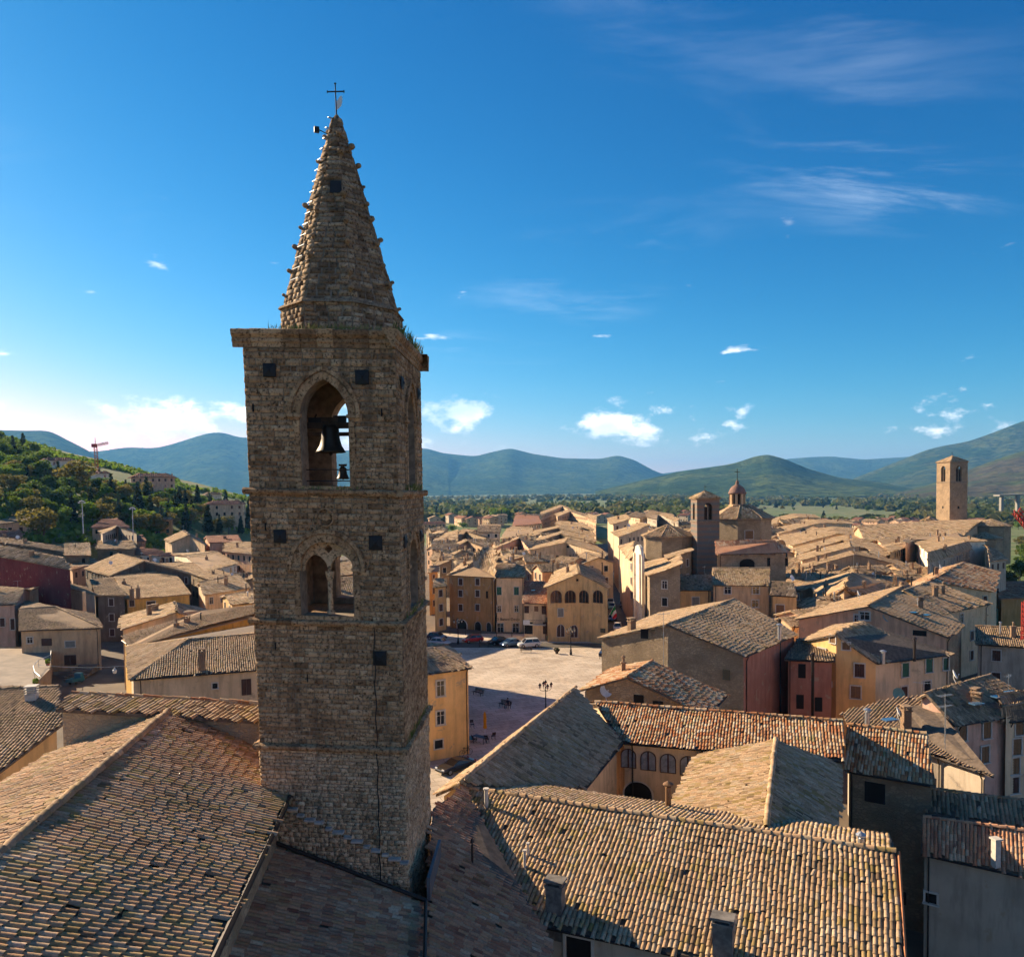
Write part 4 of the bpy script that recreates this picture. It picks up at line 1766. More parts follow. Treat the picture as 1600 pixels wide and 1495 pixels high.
# small hatch high on the spire, climbing irons on its left rib
mb = MB()
mb.add([sp_pt(zz, 5, uu, oo) for oo in (0.02, 0.09) for zz, uu in ((zpx(292, 520, 32), 0.40), (zpx(292, 520, 32), 0.95), (zpx(271, 520, 32), 0.95), (zpx(271, 520, 32), 0.40))],
       [(4, 5, 6, 7), (0, 1, 5, 4), (1, 2, 6, 5), (2, 3, 7, 6), (3, 0, 4, 7)])
mb.build('hatch', M_gutter, tower)
for i in range(16):
    z = SP_ZB + 1.0 + i * 0.46
    a, b = sp_pt(z, 4, 0.35, 0.02), sp_pt(z, 4, 0.75, 0.02)
    c_, d = sp_pt(z, 4, 0.35, 0.22), sp_pt(z, 4, 0.75, 0.22)
    MB().path([a, c_, d, b], 0.016, 5).build('climbing_iron', M_zinc, tower)
apex = sp_pt(SP_Z1, 0, 0.5, -R1)
mb = MB().lathe(apex + Vector((0, 0, -0.25)), [(0.26, 0), (0.2, 0.2), (0.12, 0.32), (0.05, 0.42)], 8)
mb.build('finial', M_spire, tower)
zc = zpx(131, 526, 33.75)
mb = MB().tube(apex, (apex.x - 0.03, apex.y, zc), 0.035, 0.025, 6)
zx = zc - 0.33
mb.tube((apex.x - 0.36, apex.y, zx), (apex.x + 0.33, apex.y, zx + 0.01), 0.028, 0.028, 6)
for dx_ in (-0.36, 0.33):
    mb.box((apex.x + dx_, apex.y, zx), (0.03, 0.04, 0.11))
mb.box((apex.x - 0.03, apex.y, zc), (0.10, 0.04, 0.04))
mb.build('iron_cross', M_iron, tower)
# weather vane: a pale metal feather
zv = zpx(161, 530, 33.75)
fe = [(0.02, -0.28), (0.10, -0.22), (0.20, -0.12), (0.25, 0.04), (0.22, 0.06), (0.27, 0.16), (0.22, 0.17), (0.24, 0.28), (0.16, 0.25), (0.08, 0.12), (0.02, 0.05)]
vs = [(apex.x + a, apex.y - 0.02, zv + b) for a, b in fe] + [(apex.x + a, apex.y + 0.01, zv + b) for a, b in fe]
n = len(fe)
MB().add(vs, [tuple(range(n)), tuple(range(2 * n - 1, n - 1, -1))] + [(i, (i + 1) % n, n + (i + 1) % n, n + i) for i in range(n)]).build('weather_vane', M_white, tower)
# floodlight bracket near the tip
q = sp_pt(zpx(203, 505, 33), 4, 0.5, 0.0)
mb = MB().tube(q, q + Vector((-0.45, -0.05, 0.22)), 0.02)
mb.box(q + Vector((-0.5, -0.05, 0.2)), (0.2, 0.14, 0.22), 0.4)
mb.build('lamp_bracket', M_iron, tower)

# weeds on the ledges
m, nt = material('dry weeds')
finish(nt, nt.mix(nt.maprange(nt.noise(pos(nt), 2.5, 3), 0.4, 0.6), (0.10, 0.14, 0.03), (0.26, 0.22, 0.08)), 0.9)
mb = MB()
rw = random.Random(5)
for (k, z, half, n_, smin, smax, hh) in ((0, Z_TOP + 0.05, 3.0, 260, 1.0, 5.6, 0.24), (1, Z_TOP + 0.05, 3.0, 300, 0.2, 5.9, 0.4), (0, Z_S1 + 0.12, 3.0, 120, 2.0, 4.4, 0.16),
                                      (1, Z_S1 + 0.12, 3.0, 120, 1.2, 5.0, 0.3), (1, Z_S2 + 0.1, 3.0, 100, 0.8, 5.0, 0.3), (1, Z_S3 + 0.1, 3.0, 160, 0.2, 5.6, 0.35)):
    for _ in range(n_):
        s = rw.uniform(smin, smax)
        s = s if rw.random() > 0.4 else smin + (smax - smin) * (0.5 + 0.2 * rw.gauss(0, 1))
        s = min(max(s, 0), 6)
        o = rw.uniform(-0.3, 0.25) if z > 30.5 + 3 else rw.uniform(0.0, 0.14)
        x, y = face_xy(k, s, o, half)
        b = TT(x, y, z)
        h = hh * rw.uniform(0.3, 1.2)
        d = Vector((rw.uniform(-1, 1), rw.uniform(-1, 1), 0)) * h * 0.5
        wv = Vector((rw.uniform(-1, 1), rw.uniform(-1, 1), 0)).normalized() * 0.018
        mb.add([b - wv, b + wv, b + d * 0.4 + Vector((0, 0, h * 0.6)) + wv * 0.6, b + d + Vector((0, 0, h))], [(0, 1, 2, 3)])
tag(mb.build('ledge_weeds', m, tower), kind='stuff')

# ---- bells, beams and railing: hung inside, things of their own
M_bronze = m_plain('dark bronze', (0.055, 0.045, 0.035), 0.5, 0.7)
M_beam = m_plain('old timber', (0.06, 0.04, 0.028), 0.85, vary=0.4)


def bell(label, p, r, h, group=None):
    b = thing('bell', label, 'bell', p)
    prof = [(0.02, h), (r * 0.45, h * 0.98), (r * 0.55, h * 0.86), (r * 0.60, h * 0.5), (r * 0.72, h * 0.25), (r * 0.9, h * 0.08), (r, 0.0), (r * 0.93, -0.01), (r * 0.6, h * 0.3), (0.02, h * 0.8)]
    mb = MB().lathe((0, 0, 0), prof, 20)
    me = mb.mesh('bell_body', M_bronze)
    me.polygons.foreach_set('use_smooth', [True] * len(me.polygons))
    linkl('bell_body', me, b)
    cl = MB().tube((0, 0, h * 0.7), (0, 0, -h * 0.02), 0.03, 0.045, 6).sphere((0, 0, -h * 0.04), r * 0.13, 8, 5)
    linkl('clapper', cl.mesh('clapper', M_iron), b)
    hd = MB()
    for i in range(4):
        a = i * math.pi / 2
        hd.tube((math.cos(a) * r * 0.1, math.sin(a) * r * 0.1, h), (math.cos(a) * r * 0.3, math.sin(a) * r * 0.3, h + r * 0.25), 0.035)
    hd.box((0, 0, h + r * 0.33), (r * 1.1, r * 0.5, r * 0.3))
    linkl('headstock', hd.mesh('headstock', M_beam), b)
    return b


def inT(px, py, depth):
    return PD(px, py, depth)


bell('large dark bronze bell hanging in the upper belfry arch', inT(517, 707, 32.6), 0.62, 1.12)
bell('small dark bell on the railing in the upper belfry arch', inT(536, 748, 32.2), 0.27, 0.46)
bm_ = thing('bell_beam', 'dark timber and iron beam carrying the large bell', 'beam', inT(512, 665, 32.6))
zb_ = inT(512, 665, 32.6)
mb = MB().box((0, 0, 0), (4.4, 0.22, 0.24)).box((0, 1.4, -0.25), (4.4, 0.16, 0.16))
linkl('beam', mb.mesh('beam', M_beam), bm_)
mb = MB().box((-0.25, 0, 0.22), (1.0, 0.3, 0.2)).box((0.5, 0.0, 0.25), (0.5, 0.2, 0.28)).tube((-0.6, -0.1, 0.1), (-0.6, 0.6, 0.5), 0.04)
linkl('motor_housing', mb.mesh('motor_housing', M_iron), bm_)
rl = thing('belfry_railing', 'thin iron railing across the upper belfry arch', 'railing', inT(510, 758, 31.3))
for z in (0.18, 0.62):
    linkl('rail', MB().tube((-1.1, 0, z), (1.05, 0, z - 0.03), 0.022).mesh('rail', M_iron), rl)
for x in (-0.95, 0.95):
    linkl('rail_post', MB().tube((x, 0, -0.1), (x, 0, 0.66), 0.022).mesh('rail_post', M_iron), rl)


# ------------------------------------------------------------------ the church roofs in the foreground
def V3(x, y, z):
    return Vector((x, y, z))


# nave: ridge runs towards the camera on the left of the tower
rA, rB = P(265, 1112, 19.3), P(0, 1335, 19.3)
rd = (rA - rB).normalized()
rn = Vector((rd.y, -rd.x, 0)).normalized()                 # to the right
far_r, near_r = rA + rd * 0.3, rB - rd * 10
HW, DR = 6.0, 2.15
nave_pl = [[near_r, far_r, far_r + rn * HW + V3(0, 0, -DR), near_r + rn * HW + V3(0, 0, -DR)],
           [far_r, near_r, near_r - rn * HW + V3(0, 0, -DR), far_r - rn * HW + rd * 1.2 + V3(0, 0, -DR)]]
nave, nave_w, _ = house('long church nave roof of old tiles left of the bell tower', nave_pl, 'stone', 'nave', win=None, chim=0, cat='church',
                        name='church_nave', singles=300, over=0.45, caps=False, sag=0.07)
ridge_caps(nave, far_r, near_r, M_grey, r=0.17, step=0.4)
e0, e1 = near_r + rn * (HW + 0.08) + V3(0, 0, -DR - 0.02), far_r + rn * (HW + 0.08) + V3(0, 0, -DR - 0.02)
e1 = e0.lerp(e1, 0.86)
g = MB().tube(e0, e1, 0.11, 0.11, 8)
g.tube(e1, e1 + V3(0.12, 0.0, -1.6), 0.055).tube(e1 + V3(0.12, 0, -1.6), e1 + V3(0.5, 0.05, -1.75), 0.055)
g.build('gutter', M_gutter, nave)

# lower aisle roof in front of the tower
q1, q2 = P(432, 1322, 15.2), P(662, 1412, 13.2)
ax = (near_r - far_r).normalized()
aisle_pl = [[q1, q2, q2 + ax * 14, q1 + ax * 14]]
aisle, aw, _ = house('dark reddish lean-to roof at the foot of the bell tower', aisle_pl, 'stone', 'red', win=None, chim=0, cat='church', name='church_aisle',
                     singles=300, over=0.2)
g = MB().tube(q1 + V3(-0.05, -0.1, 0.22), q2 + V3(0.1, -0.12, 0.22), 0.075).tube(q2 + V3(0.1, -0.12, 0.2), q2 + V3(0.1, -0.12, 0.2) + ax * 12, 0.07)
g.build('flashing', M_gutter, aisle)
fl_ = P(668, 1405, 13.2)
MB().box(fl_ + V3(0.12, 1.6, 0.45), (0.12, 3.4, 0.9), -0.04).build('lead_flashing', m_plain('blue lead', (0.10, 0.115, 0.135), 0.5, 0.3), aisle)

side_pl = [[P(676, 1262, 14.1), P(725, 1229, 13.8), P(856, 1462, 11.35), P(862, 1600, 11.0), P(655, 1600, 12.7), P(668, 1410, 13.0)]]
side, sw, _ = house('dark old tiled side roof right of the bell tower foot', side_pl, 'stone', 'red', win=None, chim=0, cat='church', name='church_chapel', singles=300, over=0.2)
p = P(738, 1335, 13.2)
flue(side, V3(p.x, p.y, p.z - 0.35), 0.8, 0.05, M_gutter)

# wall with tiled coping behind the nave
ca, cb = P(97, 1104, 19.35), P(404, 1122, 19.2)
cw = thing('coping_wall', 'stone wall with tiled coping behind the church nave', 'wall', ((ca.x + cb.x) / 2, (ca.y + cb.y) / 2, 8))
dd = (cb - ca).normalized()
nn = Vector((dd.y, -dd.x, 0)).normalized()
mb = MB()
mb.add([ca, cb, cb - V3(0, 0, 11), ca - V3(0, 0, 11), ca - nn * 0.5, cb - nn * 0.5, cb - nn * 0.5 - V3(0, 0, 11), ca - nn * 0.5 - V3(0, 0, 11)],
       [(0, 3, 2, 1), (4, 5, 6, 7), (0, 1, 5, 4), (0, 4, 7, 3), (1, 2, 6, 5)])
mb.build('wall', WALLS['pstone'], cw)
cop_t = [ca - nn * 0.75 + V3(0, 0, 0.42) - dd * 0.1, cb - nn * 0.75 + V3(0, 0, 0.42) + dd * 0.1, cb + nn * 0.28 + V3(0, 0, 0.0) + dd * 0.1, ca + nn * 0.28 - dd * 0.1]
tiled_roof(cw, cop_t, M_moss, singles=300, lodd=40, down=(-dd.x * 0.45 + nn.x, -dd.y * 0.45 + nn.y, -0.35))
ridge_caps(cw, cop_t[0], cop_t[1], M_mix, r=0.1, step=0.45)

# big sunlit roof at the bottom
f1, f2 = P(728, 1232, 13.5), P(1400, 1332, 13.5)
fd = (f2 - f1).normalized()
fn = Vector((fd.y, -fd.x, 0)).normalized()
b0, b1 = f1 + fn * 6.3 + V3(0, 0, -2.6), f2 + fn * 6.3 + V3(0, 0, -2.6)
k0, k1 = f1 - fn * 4.2 + fd * 2 + V3(0, 0, -1.0), f2 - fn * 4.2 + V3(0, 0, -1.0)
big, bw, _ = house('large sunlit tiled roof with two chimneys at the bottom of the view', [[f1, f2, b1, b0], [f2, f1, k0, k1]], 'grey', 'moss', win=None, chim=0,
                   singles=300, cat='building', name='parish_house', over=0.5, sag=0.04)
for (px, py, w_, d_, h_) in ((868, 1421, 0.72, 0.5, 1.0), (1130, 1487, 0.75, 0.5, 1.1)):
    # foot of the chimney on the roof plane
    d = ray(px, py)
    n = newell([f1, f2, b1, b0])
    t = (f1 - CAM).dot(n) / d.dot(n)
    q = CAM + d * t
    mb = MB().box((0, 0, h_ / 2 - 0.6), (w_, d_, h_ + 1.2)).box((0, 0, h_ + 0.06), (w_ + 0.08, d_ + 0.08, 0.12))
    for s in (-1, 1):
        mb.box((s * (w_ / 2 - 0.05), 0, h_ + 0.02 + 0.17), (0.1, d_, 0.14))
    mb.box((0, 0, h_ + 0.30), (w_ + 0.14, d_ + 0.16, 0.1))
    o = bpy.data.objects.new('chimney', mb.mesh('chimney', m_plain('sooty render', (0.17, 0.15, 0.13), 0.95, vary=0.35)))
    COL.objects.link(o)
    o.parent = big
    o.matrix_parent_inverse = Matrix.Translation(-ABS[big.name])
    o.location = q
    o.rotation_euler = (0, 0, math.atan2(fd.y, fd.x))
for (px, py, h_, r_) in ((760, 1262, 0.95, 0.1), (820, 1358, 0.85, 0.065), (825, 1338, 0.6, 0.06)):
    d = ray(px, py)
    n = newell([f1, f2, b1, b0])
    q = CAM + d * ((f1 - CAM).dot(n) / d.dot(n))
    MB().tube(q - V3(0, 0, 0.3), q + V3(0, 0, h_), r_, r_, 10).tube(q + V3(0, 0, h_), q + V3(0, 0, h_ + 0.06), r_ * 1.5, r_ * 1.5, 10).build('vent_pipe', M_trim, big)
flue(big, P(1044, 1256, 12.9), 0.9, 0.16, M_swood)
flue(big, P(1345, 1330, 13.1), 0.6, 0.13, M_zinc)
i = facing_wall(bw)
win_px(big, bw, 905, 1487, 1.1, 1.3, 'open', i)
MB().tube(b0 + V3(0, 0, -0.12), b1 + V3(0, 0, -0.12), 0.07).build('gutter', M_gutter, big)
MB().path([f2 + V3(0.12, 0, 0.04), b1 + V3(0.12, 0, 0.04)], 0.06).build('verge_tiles', m_plain('orange verge', (0.42, 0.17, 0.075), 0.9), big)

# ------------------------------------------------------------------ the courtyard buildings right of the tower
d1, dw1, _ = G('narrow old roof running from the tower along the square', (718, 1224), (900, 1074), (972, 1160), (914, 1230), 14.0, 11.6, e=(862, 1103), f=(681, 1240), ze2=13.0,
               wall='cream', roof='tan', chim=0, win=None, singles=300, cat='building', name='courtyard_wing')
d2, dw2, _ = G('courtyard building with arched upper windows and a ribbed sunlit roof', (930, 1097), (1317, 1127), (1320, 1188), (971, 1159), 13.0, 11.6, m=0.9, wall='cream', roof='mix',
               win=None, chim=0, singles=300, cat='building', name='courtyard_house', over=0.3)
i = facing_wall(dw2)


def arched_window(root, walls, i, px, py, w, h, mat=M_glass, frame=M_sbrown, name='arched_window', leaves=2, flat=0.35):
    A, B = walls[i]
    n = Vector((B.y - A.y, -(B.x - A.x), 0)).normalized()
    d = ray(px, py)
    q = CAM + d * ((A - CAM).dot(n) / d.dot(n))
    ang = math.atan2(B.y - A.y, B.x - A.x)
    r_ = h * flat
    arc = [(w / 2 * math.cos(math.pi * k / 12), h / 2 - r_ + r_ * math.sin(math.pi * k / 12)) for k in range(13)]
    prof = arc + [(-w / 2, -h / 2), (w / 2, -h / 2)]
    o = thing_part(name, root, q + n * 0.02, ang)
    mb = MB()
    pr2 = [(x * 1.12, z * 1.06) for x, z in prof]
    N = len(prof)
    vs = [(x, -0.06, z) for x, z in prof] + [(x, -0.06, z) for x, z in pr2] + [(x, 0.02, z) for x, z in pr2] + [(x, 0.0, z) for x, z in prof]
    fs = []
    for k in range(N):
        j = (k + 1) % N
        fs += [(k, j, N + j, N + k), (N + k, N + j, 2 * N + j, 2 * N + k), (k, j, 3 * N + j, 3 * N + k)]
    mb.add(vs, fs)
    for s in range(1, leaves):
        mb.box((-w / 2 + w * s / leaves, -0.04, -0.0), (0.1, 0.06, h * 0.98))
    o.data = mb.mesh(name, frame)
    mb = MB()
    mb.add([(x, -0.015, z) for x, z in prof] + [(x, 0.01, z) for x, z in prof], [tuple(range(N)), tuple(range(2 * N - 1, N - 1, -1))])
    linkl('pane', mb.mesh('pane', mat), o)
    return o


def thing_part(name, root, p, ang):
    o = bpy.data.objects.new(name, bpy.data.meshes.new(name))
    COL.objects.link(o)
    o.parent = root
    o.matrix_parent_inverse = Matrix.Translation(-ABS[root.name])
    o.location = p
    o.rotation_euler = (0, 0, ang)
    return o


m_curt = m_plain('curtained glass', (0.26, 0.27, 0.28), 0.25, spec=0.5, vary=0.25)
for px in (982, 1013, 1044, 1075):
    arched_window(d2, dw2, i, px, 1184 + (px - 982) * 0.13, 0.95, 1.25, m_curt, leaves=2)
arched_window(d2, dw2, i, 997, 1240, 1.9, 1.7, M_hole, M_trim, 'archway', leaves=1, flat=0.5)
d3, dw3, _ = G('sunlit mossy gable roof in the courtyard', (1212, 1156), (1197, 1292), (1040, 1272), (1089, 1180), 13.2, 11.2, e=(1310, 1300), f=(1312, 1193), ze2=11.2,
               wall='cream', roof='moss', win=None, chim=0, singles=300, cat='building', name='courtyard_hall', over=0.25)
ridge_caps(d3, P(1212, 1156, 13.25), P(1197, 1292, 13.25), M_tan, r=0.16)
# red brick gable between the two courtyard roofs
a_, b_, c_ = P(912, 1098, 13.3), P(972, 1158, 11.7), P(905, 1128, 11.6)
rg = thing('brick_gable', 'small red brick gable between two courtyard roofs', 'wall', (b_.x, b_.y, 0))
MB().add([a_, b_, c_, a_ + V3(0.2, 0.25, 0), b_ + V3(0.2, 0.25, 0), c_ + V3(0.2, 0.25, 0)], [(0, 1, 2), (5, 4, 3), (0, 3, 4, 1), (1, 4, 5, 2), (2, 5, 3, 0)]).build(
    'brick_wall', m_rubble('red brick', (0.20, 0.07, 0.05), (0.28, 0.11, 0.075), (0.20, 0.15, 0.12), 6), rg)

# E: red building and the low gable in front of it
er, ew, _ = G('large red house with rubble stone gable and broad tiled roof', (1042, 976), (1147, 936), (1246, 990), (1165, 1025), 15.0, (12.3, 12.3), e=(1030, 958), f=(935, 997), ze2=12.5,
              wall='red', roof='tan', win=None, chim=0, over=0.3)
# the gable wall is bare rubble
for A, B in ew:
    ang = math.atan2(B.y - A.y, B.x - A.x)
    outw = Vector((math.sin(ang), -math.cos(ang), 0))
    mid = (A + B) / 2
    if outw.dot((V3(CAM.x, CAM.y, 0) - V3(mid.x, mid.y, 0)).normalized()) > 0.2 and mid.x < 23.6:
        MB().add([V3(A.x, A.y, 0) + outw * 0.03, V3(B.x, B.y, 0) + outw * 0.03, B + outw * 0.03, A + outw * 0.03], [(0, 1, 2, 3)]).build('stone_gable', WALLS['stone'], er)
ri = max(range(len(ew)), key=lambda k: (ew[k][0] + ew[k][1]).x)
for (px, py, w_, h_, kd) in ((1190, 1036, 0.7, 1.3, 'open'), (1209, 1075, 0.85, 1.4, 'glass'), (1230, 1064, 0.85, 1.4, 'glass'), (1221, 1108, 0.9, 1.5, 'open'), (1239, 1104, 0.9, 1.5, 'open')):
    win_px(er, ew, px, py, w_, h_, kd, ri)
gi = [k for k, (A, B) in enumerate(ew) if (A + B).x / 2 < 23 and (B - A).length > 4 and (A + B).y / 2 < 90]
for (px, py) in ((1007, 990), (1135, 1054)):
    if gi:
        win_px(er, ew, px, py, 0.8, 1.0, 'open', gi[-1 if px > 1100 else 0], frame=False)
p = P(1218, 1058, 8.5)
MB().tube(P(1218, 985, 13.3), V3(P(1218, 985, 13.3).x, P(1218, 985, 13.3).y, 4), 0.17, 0.17, 10).tube(P(1218, 985, 13.3), P(1218, 985, 13.3) + V3(0, 0, 1.3), 0.17, 0.17, 10).build('flue_pipe', M_gutter, er)
flue(er, P(1218, 992, 12.9), 1.0, 0.2)
chimney(er, P(987, 985, 13.6), 0.7, 0.6, 1.0, 0, 0.5)
antenna(er, P(1037, 1040, 12.5), 5.0)
er2, ew2, _ = G('red annex with a dark pipe beside the red house', (1246, 997), (1305, 1000), (1305, 1033), (1225, 1030), 11.5, (10.8, 10.8), m=0.0, wall='red', roof='grey', win=None, chim=0)
i = facing_wall(ew2)
for (px, py) in ((1253, 1048), (1250, 1096), (1279, 1100)):
    win_px(er2, ew2, px, py, 0.75, 1.5, 'open', i, frame=False)
MB().tube(P(1270, 1020, 12.6), V3(P(1270, 1030, 11).x, P(1270, 1030, 11).y, 3), 0.16, 0.16, 8).build('flue_pipe', M_gutter, er2)
e2, e2w, _ = G('low stone gable house with a satellite dish beside the square', (979, 1058), (1019, 1033), (1136, 1085), (1107, 1118), 13.5, 11.0, e=(960, 1042), f=(905, 1078), ze2=12.2,
               wall='stone', roof='mix', win=None, chim=0)
i = facing_wall(e2w)
for (px, py) in ((998, 1096), (1028, 1106)):
    win_px(e2, e2w, px, py, 0.85, 1.15, 'open', i, frame=False)
dish(e2, P(946, 1079, 12.2), 0.35, 0.55)
chimney(e2, P(974, 1048, 13.0), 0.35, 0.35, 0.7, 1)

# R17: bright new roof with a stone wall under it
r17, w17, _ = G('bright new ribbed roof over a stone wall with one dark window', (1323, 1132), (1448, 1147), (1463, 1227), (1320, 1203), 12.2, 9.9, m=0.5, wall='dstone', roof='mix', win=None, chim=0,
                singles=300, over=0.25)
i = facing_wall(w17)
win_px(r17, w17, 1367, 1238, 1.25, 1.35, 'open', i, frame=False)
antenna(r17, P(1476, 1150, 10.5), 3.2)
flue(r17, P(1355, 1127, 12.2), 0.7, 0.16)

r18, w18, _ = G('dark ribbed roof of the upper shed at the lower right edge', (1447, 1232), (1640, 1257), (1640, 1298), (1446, 1270), 9.0, 8.0, m=0.6, wall='grey', roof='grey', chim=0, win=None)
r19, w19, _ = G('tall grey rendered house with a reddish roof in the lower right corner', (1443, 1277), (1640, 1303), (1640, 1376), (1438, 1332), 8.6, 6.9, m=0.2, wall='grey', roof='red', chim=0,
                win=None, base=-6, over=0.2)
i = facing_wall(w19)
win_px(r19, w19, 1455, 1402, 0.6, 0.6, 'open', i)
win_px(r19, w19, 1409, 1402, 0.5, 0.8, 'open', i, frame=False)
p = P(1556, 1338, 7.6)
MB().box(p + V3(0, 0, 0.2), (0.35, 0.35, 1.6), 0.2).box(p + V3(0, 0, 1.05), (0.5, 0.5, 0.1), 0.2).build('chimney', M_trim, r19)


# ------------------------------------------------------------------ houses of the town, as the photograph shows them
def side_house(label, pl, **kw):
    """roof given as one polygon of (px, py, z)"""
    return house(label, [[P(*q) for q in pl]], **kw)


# --- left of the tower
poly_house('hip roofed house with ribbed tiles and cream wall just left of the tower',
           dict(a=(295, 999, 11), b=(480, 984, 11), c=(480, 1040, 8.4), d=(203, 1062, 8.4), e=(199, 1010, 8.4), g=(480, 960, 8.6)), ['abcd', 'ade', 'bae g'.replace(' ', '')],
           wall='cream', roof='tan', chim=0, win=None, lodd=60)
r_, w_, _ = HOUSES['hip roofed house with ribbed tiles and cream wall just left of the tower'][0], HOUSES['hip roofed house with ribbed tiles and cream wall just left of the tower'][3], 0
i = facing_wall(w_)
win_px(r_, w_, 336, 1071, 0.55, 0.6, 'open', i)
win_px(r_, w_, 385, 1073, 1.1, 1.9, 'brown', i, frame=False)
chimney(r_, P(316, 1040, 9.2), 0.65, 0.5, 1.6, 0, 0.1)
poly_house('long sunlit roof with skylight behind the hip roofed house', dict(a=(318, 953, 11), b=(420, 942, 11), c=(420, 958, 10.2), d=(205, 1010, 8.6), e=(190, 999, 8.6)), ['abcde'],
           wall='yellow', roof='tan', chim=3, win=None, name='house')
G('small sunlit gable with square chimney between yellow house and skylight roof', (276, 956), (273, 940), (190, 962), (188, 984), 11.2, 9.0, e=(322, 951), f=(306, 963), ze2=9.4, wall='cream', roof='tan',
  chim=1, win=None)
r_, w_, _ = G('yellow house with large ribbed roof half in shadow', (179, 901), (270, 891), (299, 928), (196, 936), 10.5, 8.0, wall='yellow', roof='tan', chim=0, win=None, lodd=110)
i = facing_wall(w_)
win_px(r_, w_, 236, 944, 1.6, 1.2, 'brown', i)
win_px(r_, w_, 206, 941, 0.9, 1.6, 'brown', i)
for (px, py) in ((194, 912), (206, 925), (216, 923)):
    chimney(r_, P(px, py + 5, 9.0), 0.6, 0.6, 1.2, 1)
G('tall gabled house with dark side wall behind the yellow house', (225, 877), (184, 865), (131, 888), (171, 900), 13, 10.3, e=(262, 884), f=(302, 898), ze2=10.3, wall='dark', roof='tan', chim=2)
r_, w_, _ = G('grey gabled house with satellite dish above the dark hip roof', (78, 911), (66, 902), (26, 917), (36, 926), 11, 9.3, e=(136, 918), f=(151, 930), ze2=9.3, wall='grey', roof='grey', chim=0, win=None)
dish(r_, P(70, 905, 11.6), 0.9, 0.5, M_zinc)
chimney(r_, P(99, 916, 10.4), 0.5, 0.5, 1.0, 1)
chimney(r_, P(38, 914, 10.2), 0.5, 0.5, 1.3, 0)
MB().box(P(132, 945, 8.5), (0.5, 0.4, 5.0), 0.2).build('chimney', WALLS['cream'], r_)
r_, w_, _ = poly_house('tan house with dark hipped roof, barred window and stairs', dict(a=(30, 952, 9.3), b=(87, 948, 9.3), c=(161, 981, 7.0), d=(29, 985, 7.0), e=(147, 959, 7.2), g=(40, 938, 8)),
                       ['abcd', 'bec', 'agb'], wall='tan', roof='grey', chim=0, win=None, lodd=100)
i = facing_wall(w_)
win_px(r_, w_, 47, 1000, 0.9, 1.0, 'glass', i)
win_px(r_, w_, 110, 1006, 1.5, 1.0, 'grey', i)
win_px(r_, w_, 73, 1003, 1.6, 1.2, 'brown', i, frame=False)
win_px(r_, w_, 110, 1031, 1.9, 1.7, 'brown', i, frame=False)
r_, w_, _ = G('pink house with red shutters at the left edge', (-40, 915), (38, 920), (25, 944), (-40, 946), 11, 9.4, wall='pink', roof='tan', chim=1, win=None)
i = facing_wall(w_)
win_px(r_, w_, 20, 975, 0.7, 2.0, 'brown', i)
win_px(r_, w_, 4, 972, 0.8, 1.5, 'brown', i)
G('long maroon painted wall house at the left edge', (-40, 846), (100, 872), (112, 890), (-40, 862), (18.3, 16.2), (14.5, 16.6), wall='maroon', roof='grey', chim=2, win=None)
G('stone house with flat eaves above the maroon wall', (-40, 834), (97, 855), (99, 862), (-40, 842), (19.3, 17.1), (16.4, 18.4), wall='dstone', roof='grey', chim=2, win=None)
side_house('salmon house with two chimneys beside the maroon wall', [(100, 875, 10.6), (128, 866, 11.4), (156, 878, 10.5), (112, 891, 9.6)], wall='salmon', roof='mix', chim=2)
r_, w_, _ = G('plain white gable house by the parked cars', (295, 836), (286, 829), (256, 843), (267, 848), (15.4, 16.0), (13.5, 13.1), e=(310, 840), f=(321, 851), ze2=12.8, wall='cream', roof='tan', chim=1, win=None)
G('long pale low roof left of the white gable house', (190, 855), (240, 858), (276, 868), (190, 866), 12.5, 11.2, wall='white', roof='far', chim=0)
G('villa with dull red roof and blue skylight below the hillside', (160, 812), (185, 812), (202, 824), (142, 824), 20.3, 18.2, wall='salmon', roof='far', chim=1)
G('brown gable house behind the ochre tree', (183, 822), (170, 818), (155, 829), (160, 834), (18.6, 18.8), 17.1, e=(202, 826), f=(214, 834), ze2=16.8, wall='grey', roof='tan', chim=1)
G('low terrace of stone roofs in the middle of the left quarter', (155, 845), (208, 845), (212, 858), (150, 858), 14.5, 13.0, wall='stone', roof='tan', chim=3)
G('speckled roof with white dish in the left quarter', (100, 850), (140, 848), (142, 868), (100, 868), 14.5, 12.5, wall='stone', roof='tan', chim=1)
G('grey roof house at the far left below the slope', (-30, 806), (40, 800), (60, 812), (-30, 822), (22, 23), (21.2, 19.6), wall='salmon', roof='grey', chim=1)
G('red roofed shed at the far left', (-30, 832), (30, 828), (36, 838), (-30, 842), (18.5, 19.2), (17.6, 17.0), wall='pink', roof='far', chim=0)
G('sunlit house with orange wall left of the tower', (352, 845), (392, 848), (396, 866), (350, 862), 13.0, 11.4, wall='salmon', roof='tan', chim=2)
r_, w_, _ = G('broad pale wall house with dormers left of the tower', (290, 868), (340, 862), (372, 880), (322, 893), 11, 9.2, wall='white', roof='tan', chim=3)
G('long brown lean roof running to the tower', (272, 886), (300, 880), (390, 905), (345, 912), 9.6, 8.4, wall='stone', roof='grey', chim=2)
G('small roofs with satellite dishes beside the tower', (312, 910), (372, 898), (392, 918), (318, 930), 9.8, 8.2, wall='cream', roof='tan', chim=3)
G('ribbed roof corner touching the tower edge', (352, 930), (410, 922), (412, 940), (360, 944), 9.6, 8.6, wall='ochre', roof='tan', chim=1)
G('red barn roof left of the white gable house', (200, 838), (222, 836), (228, 846), (196, 848), 14.5, 13.2, wall='brown', roof='far', chim=0)
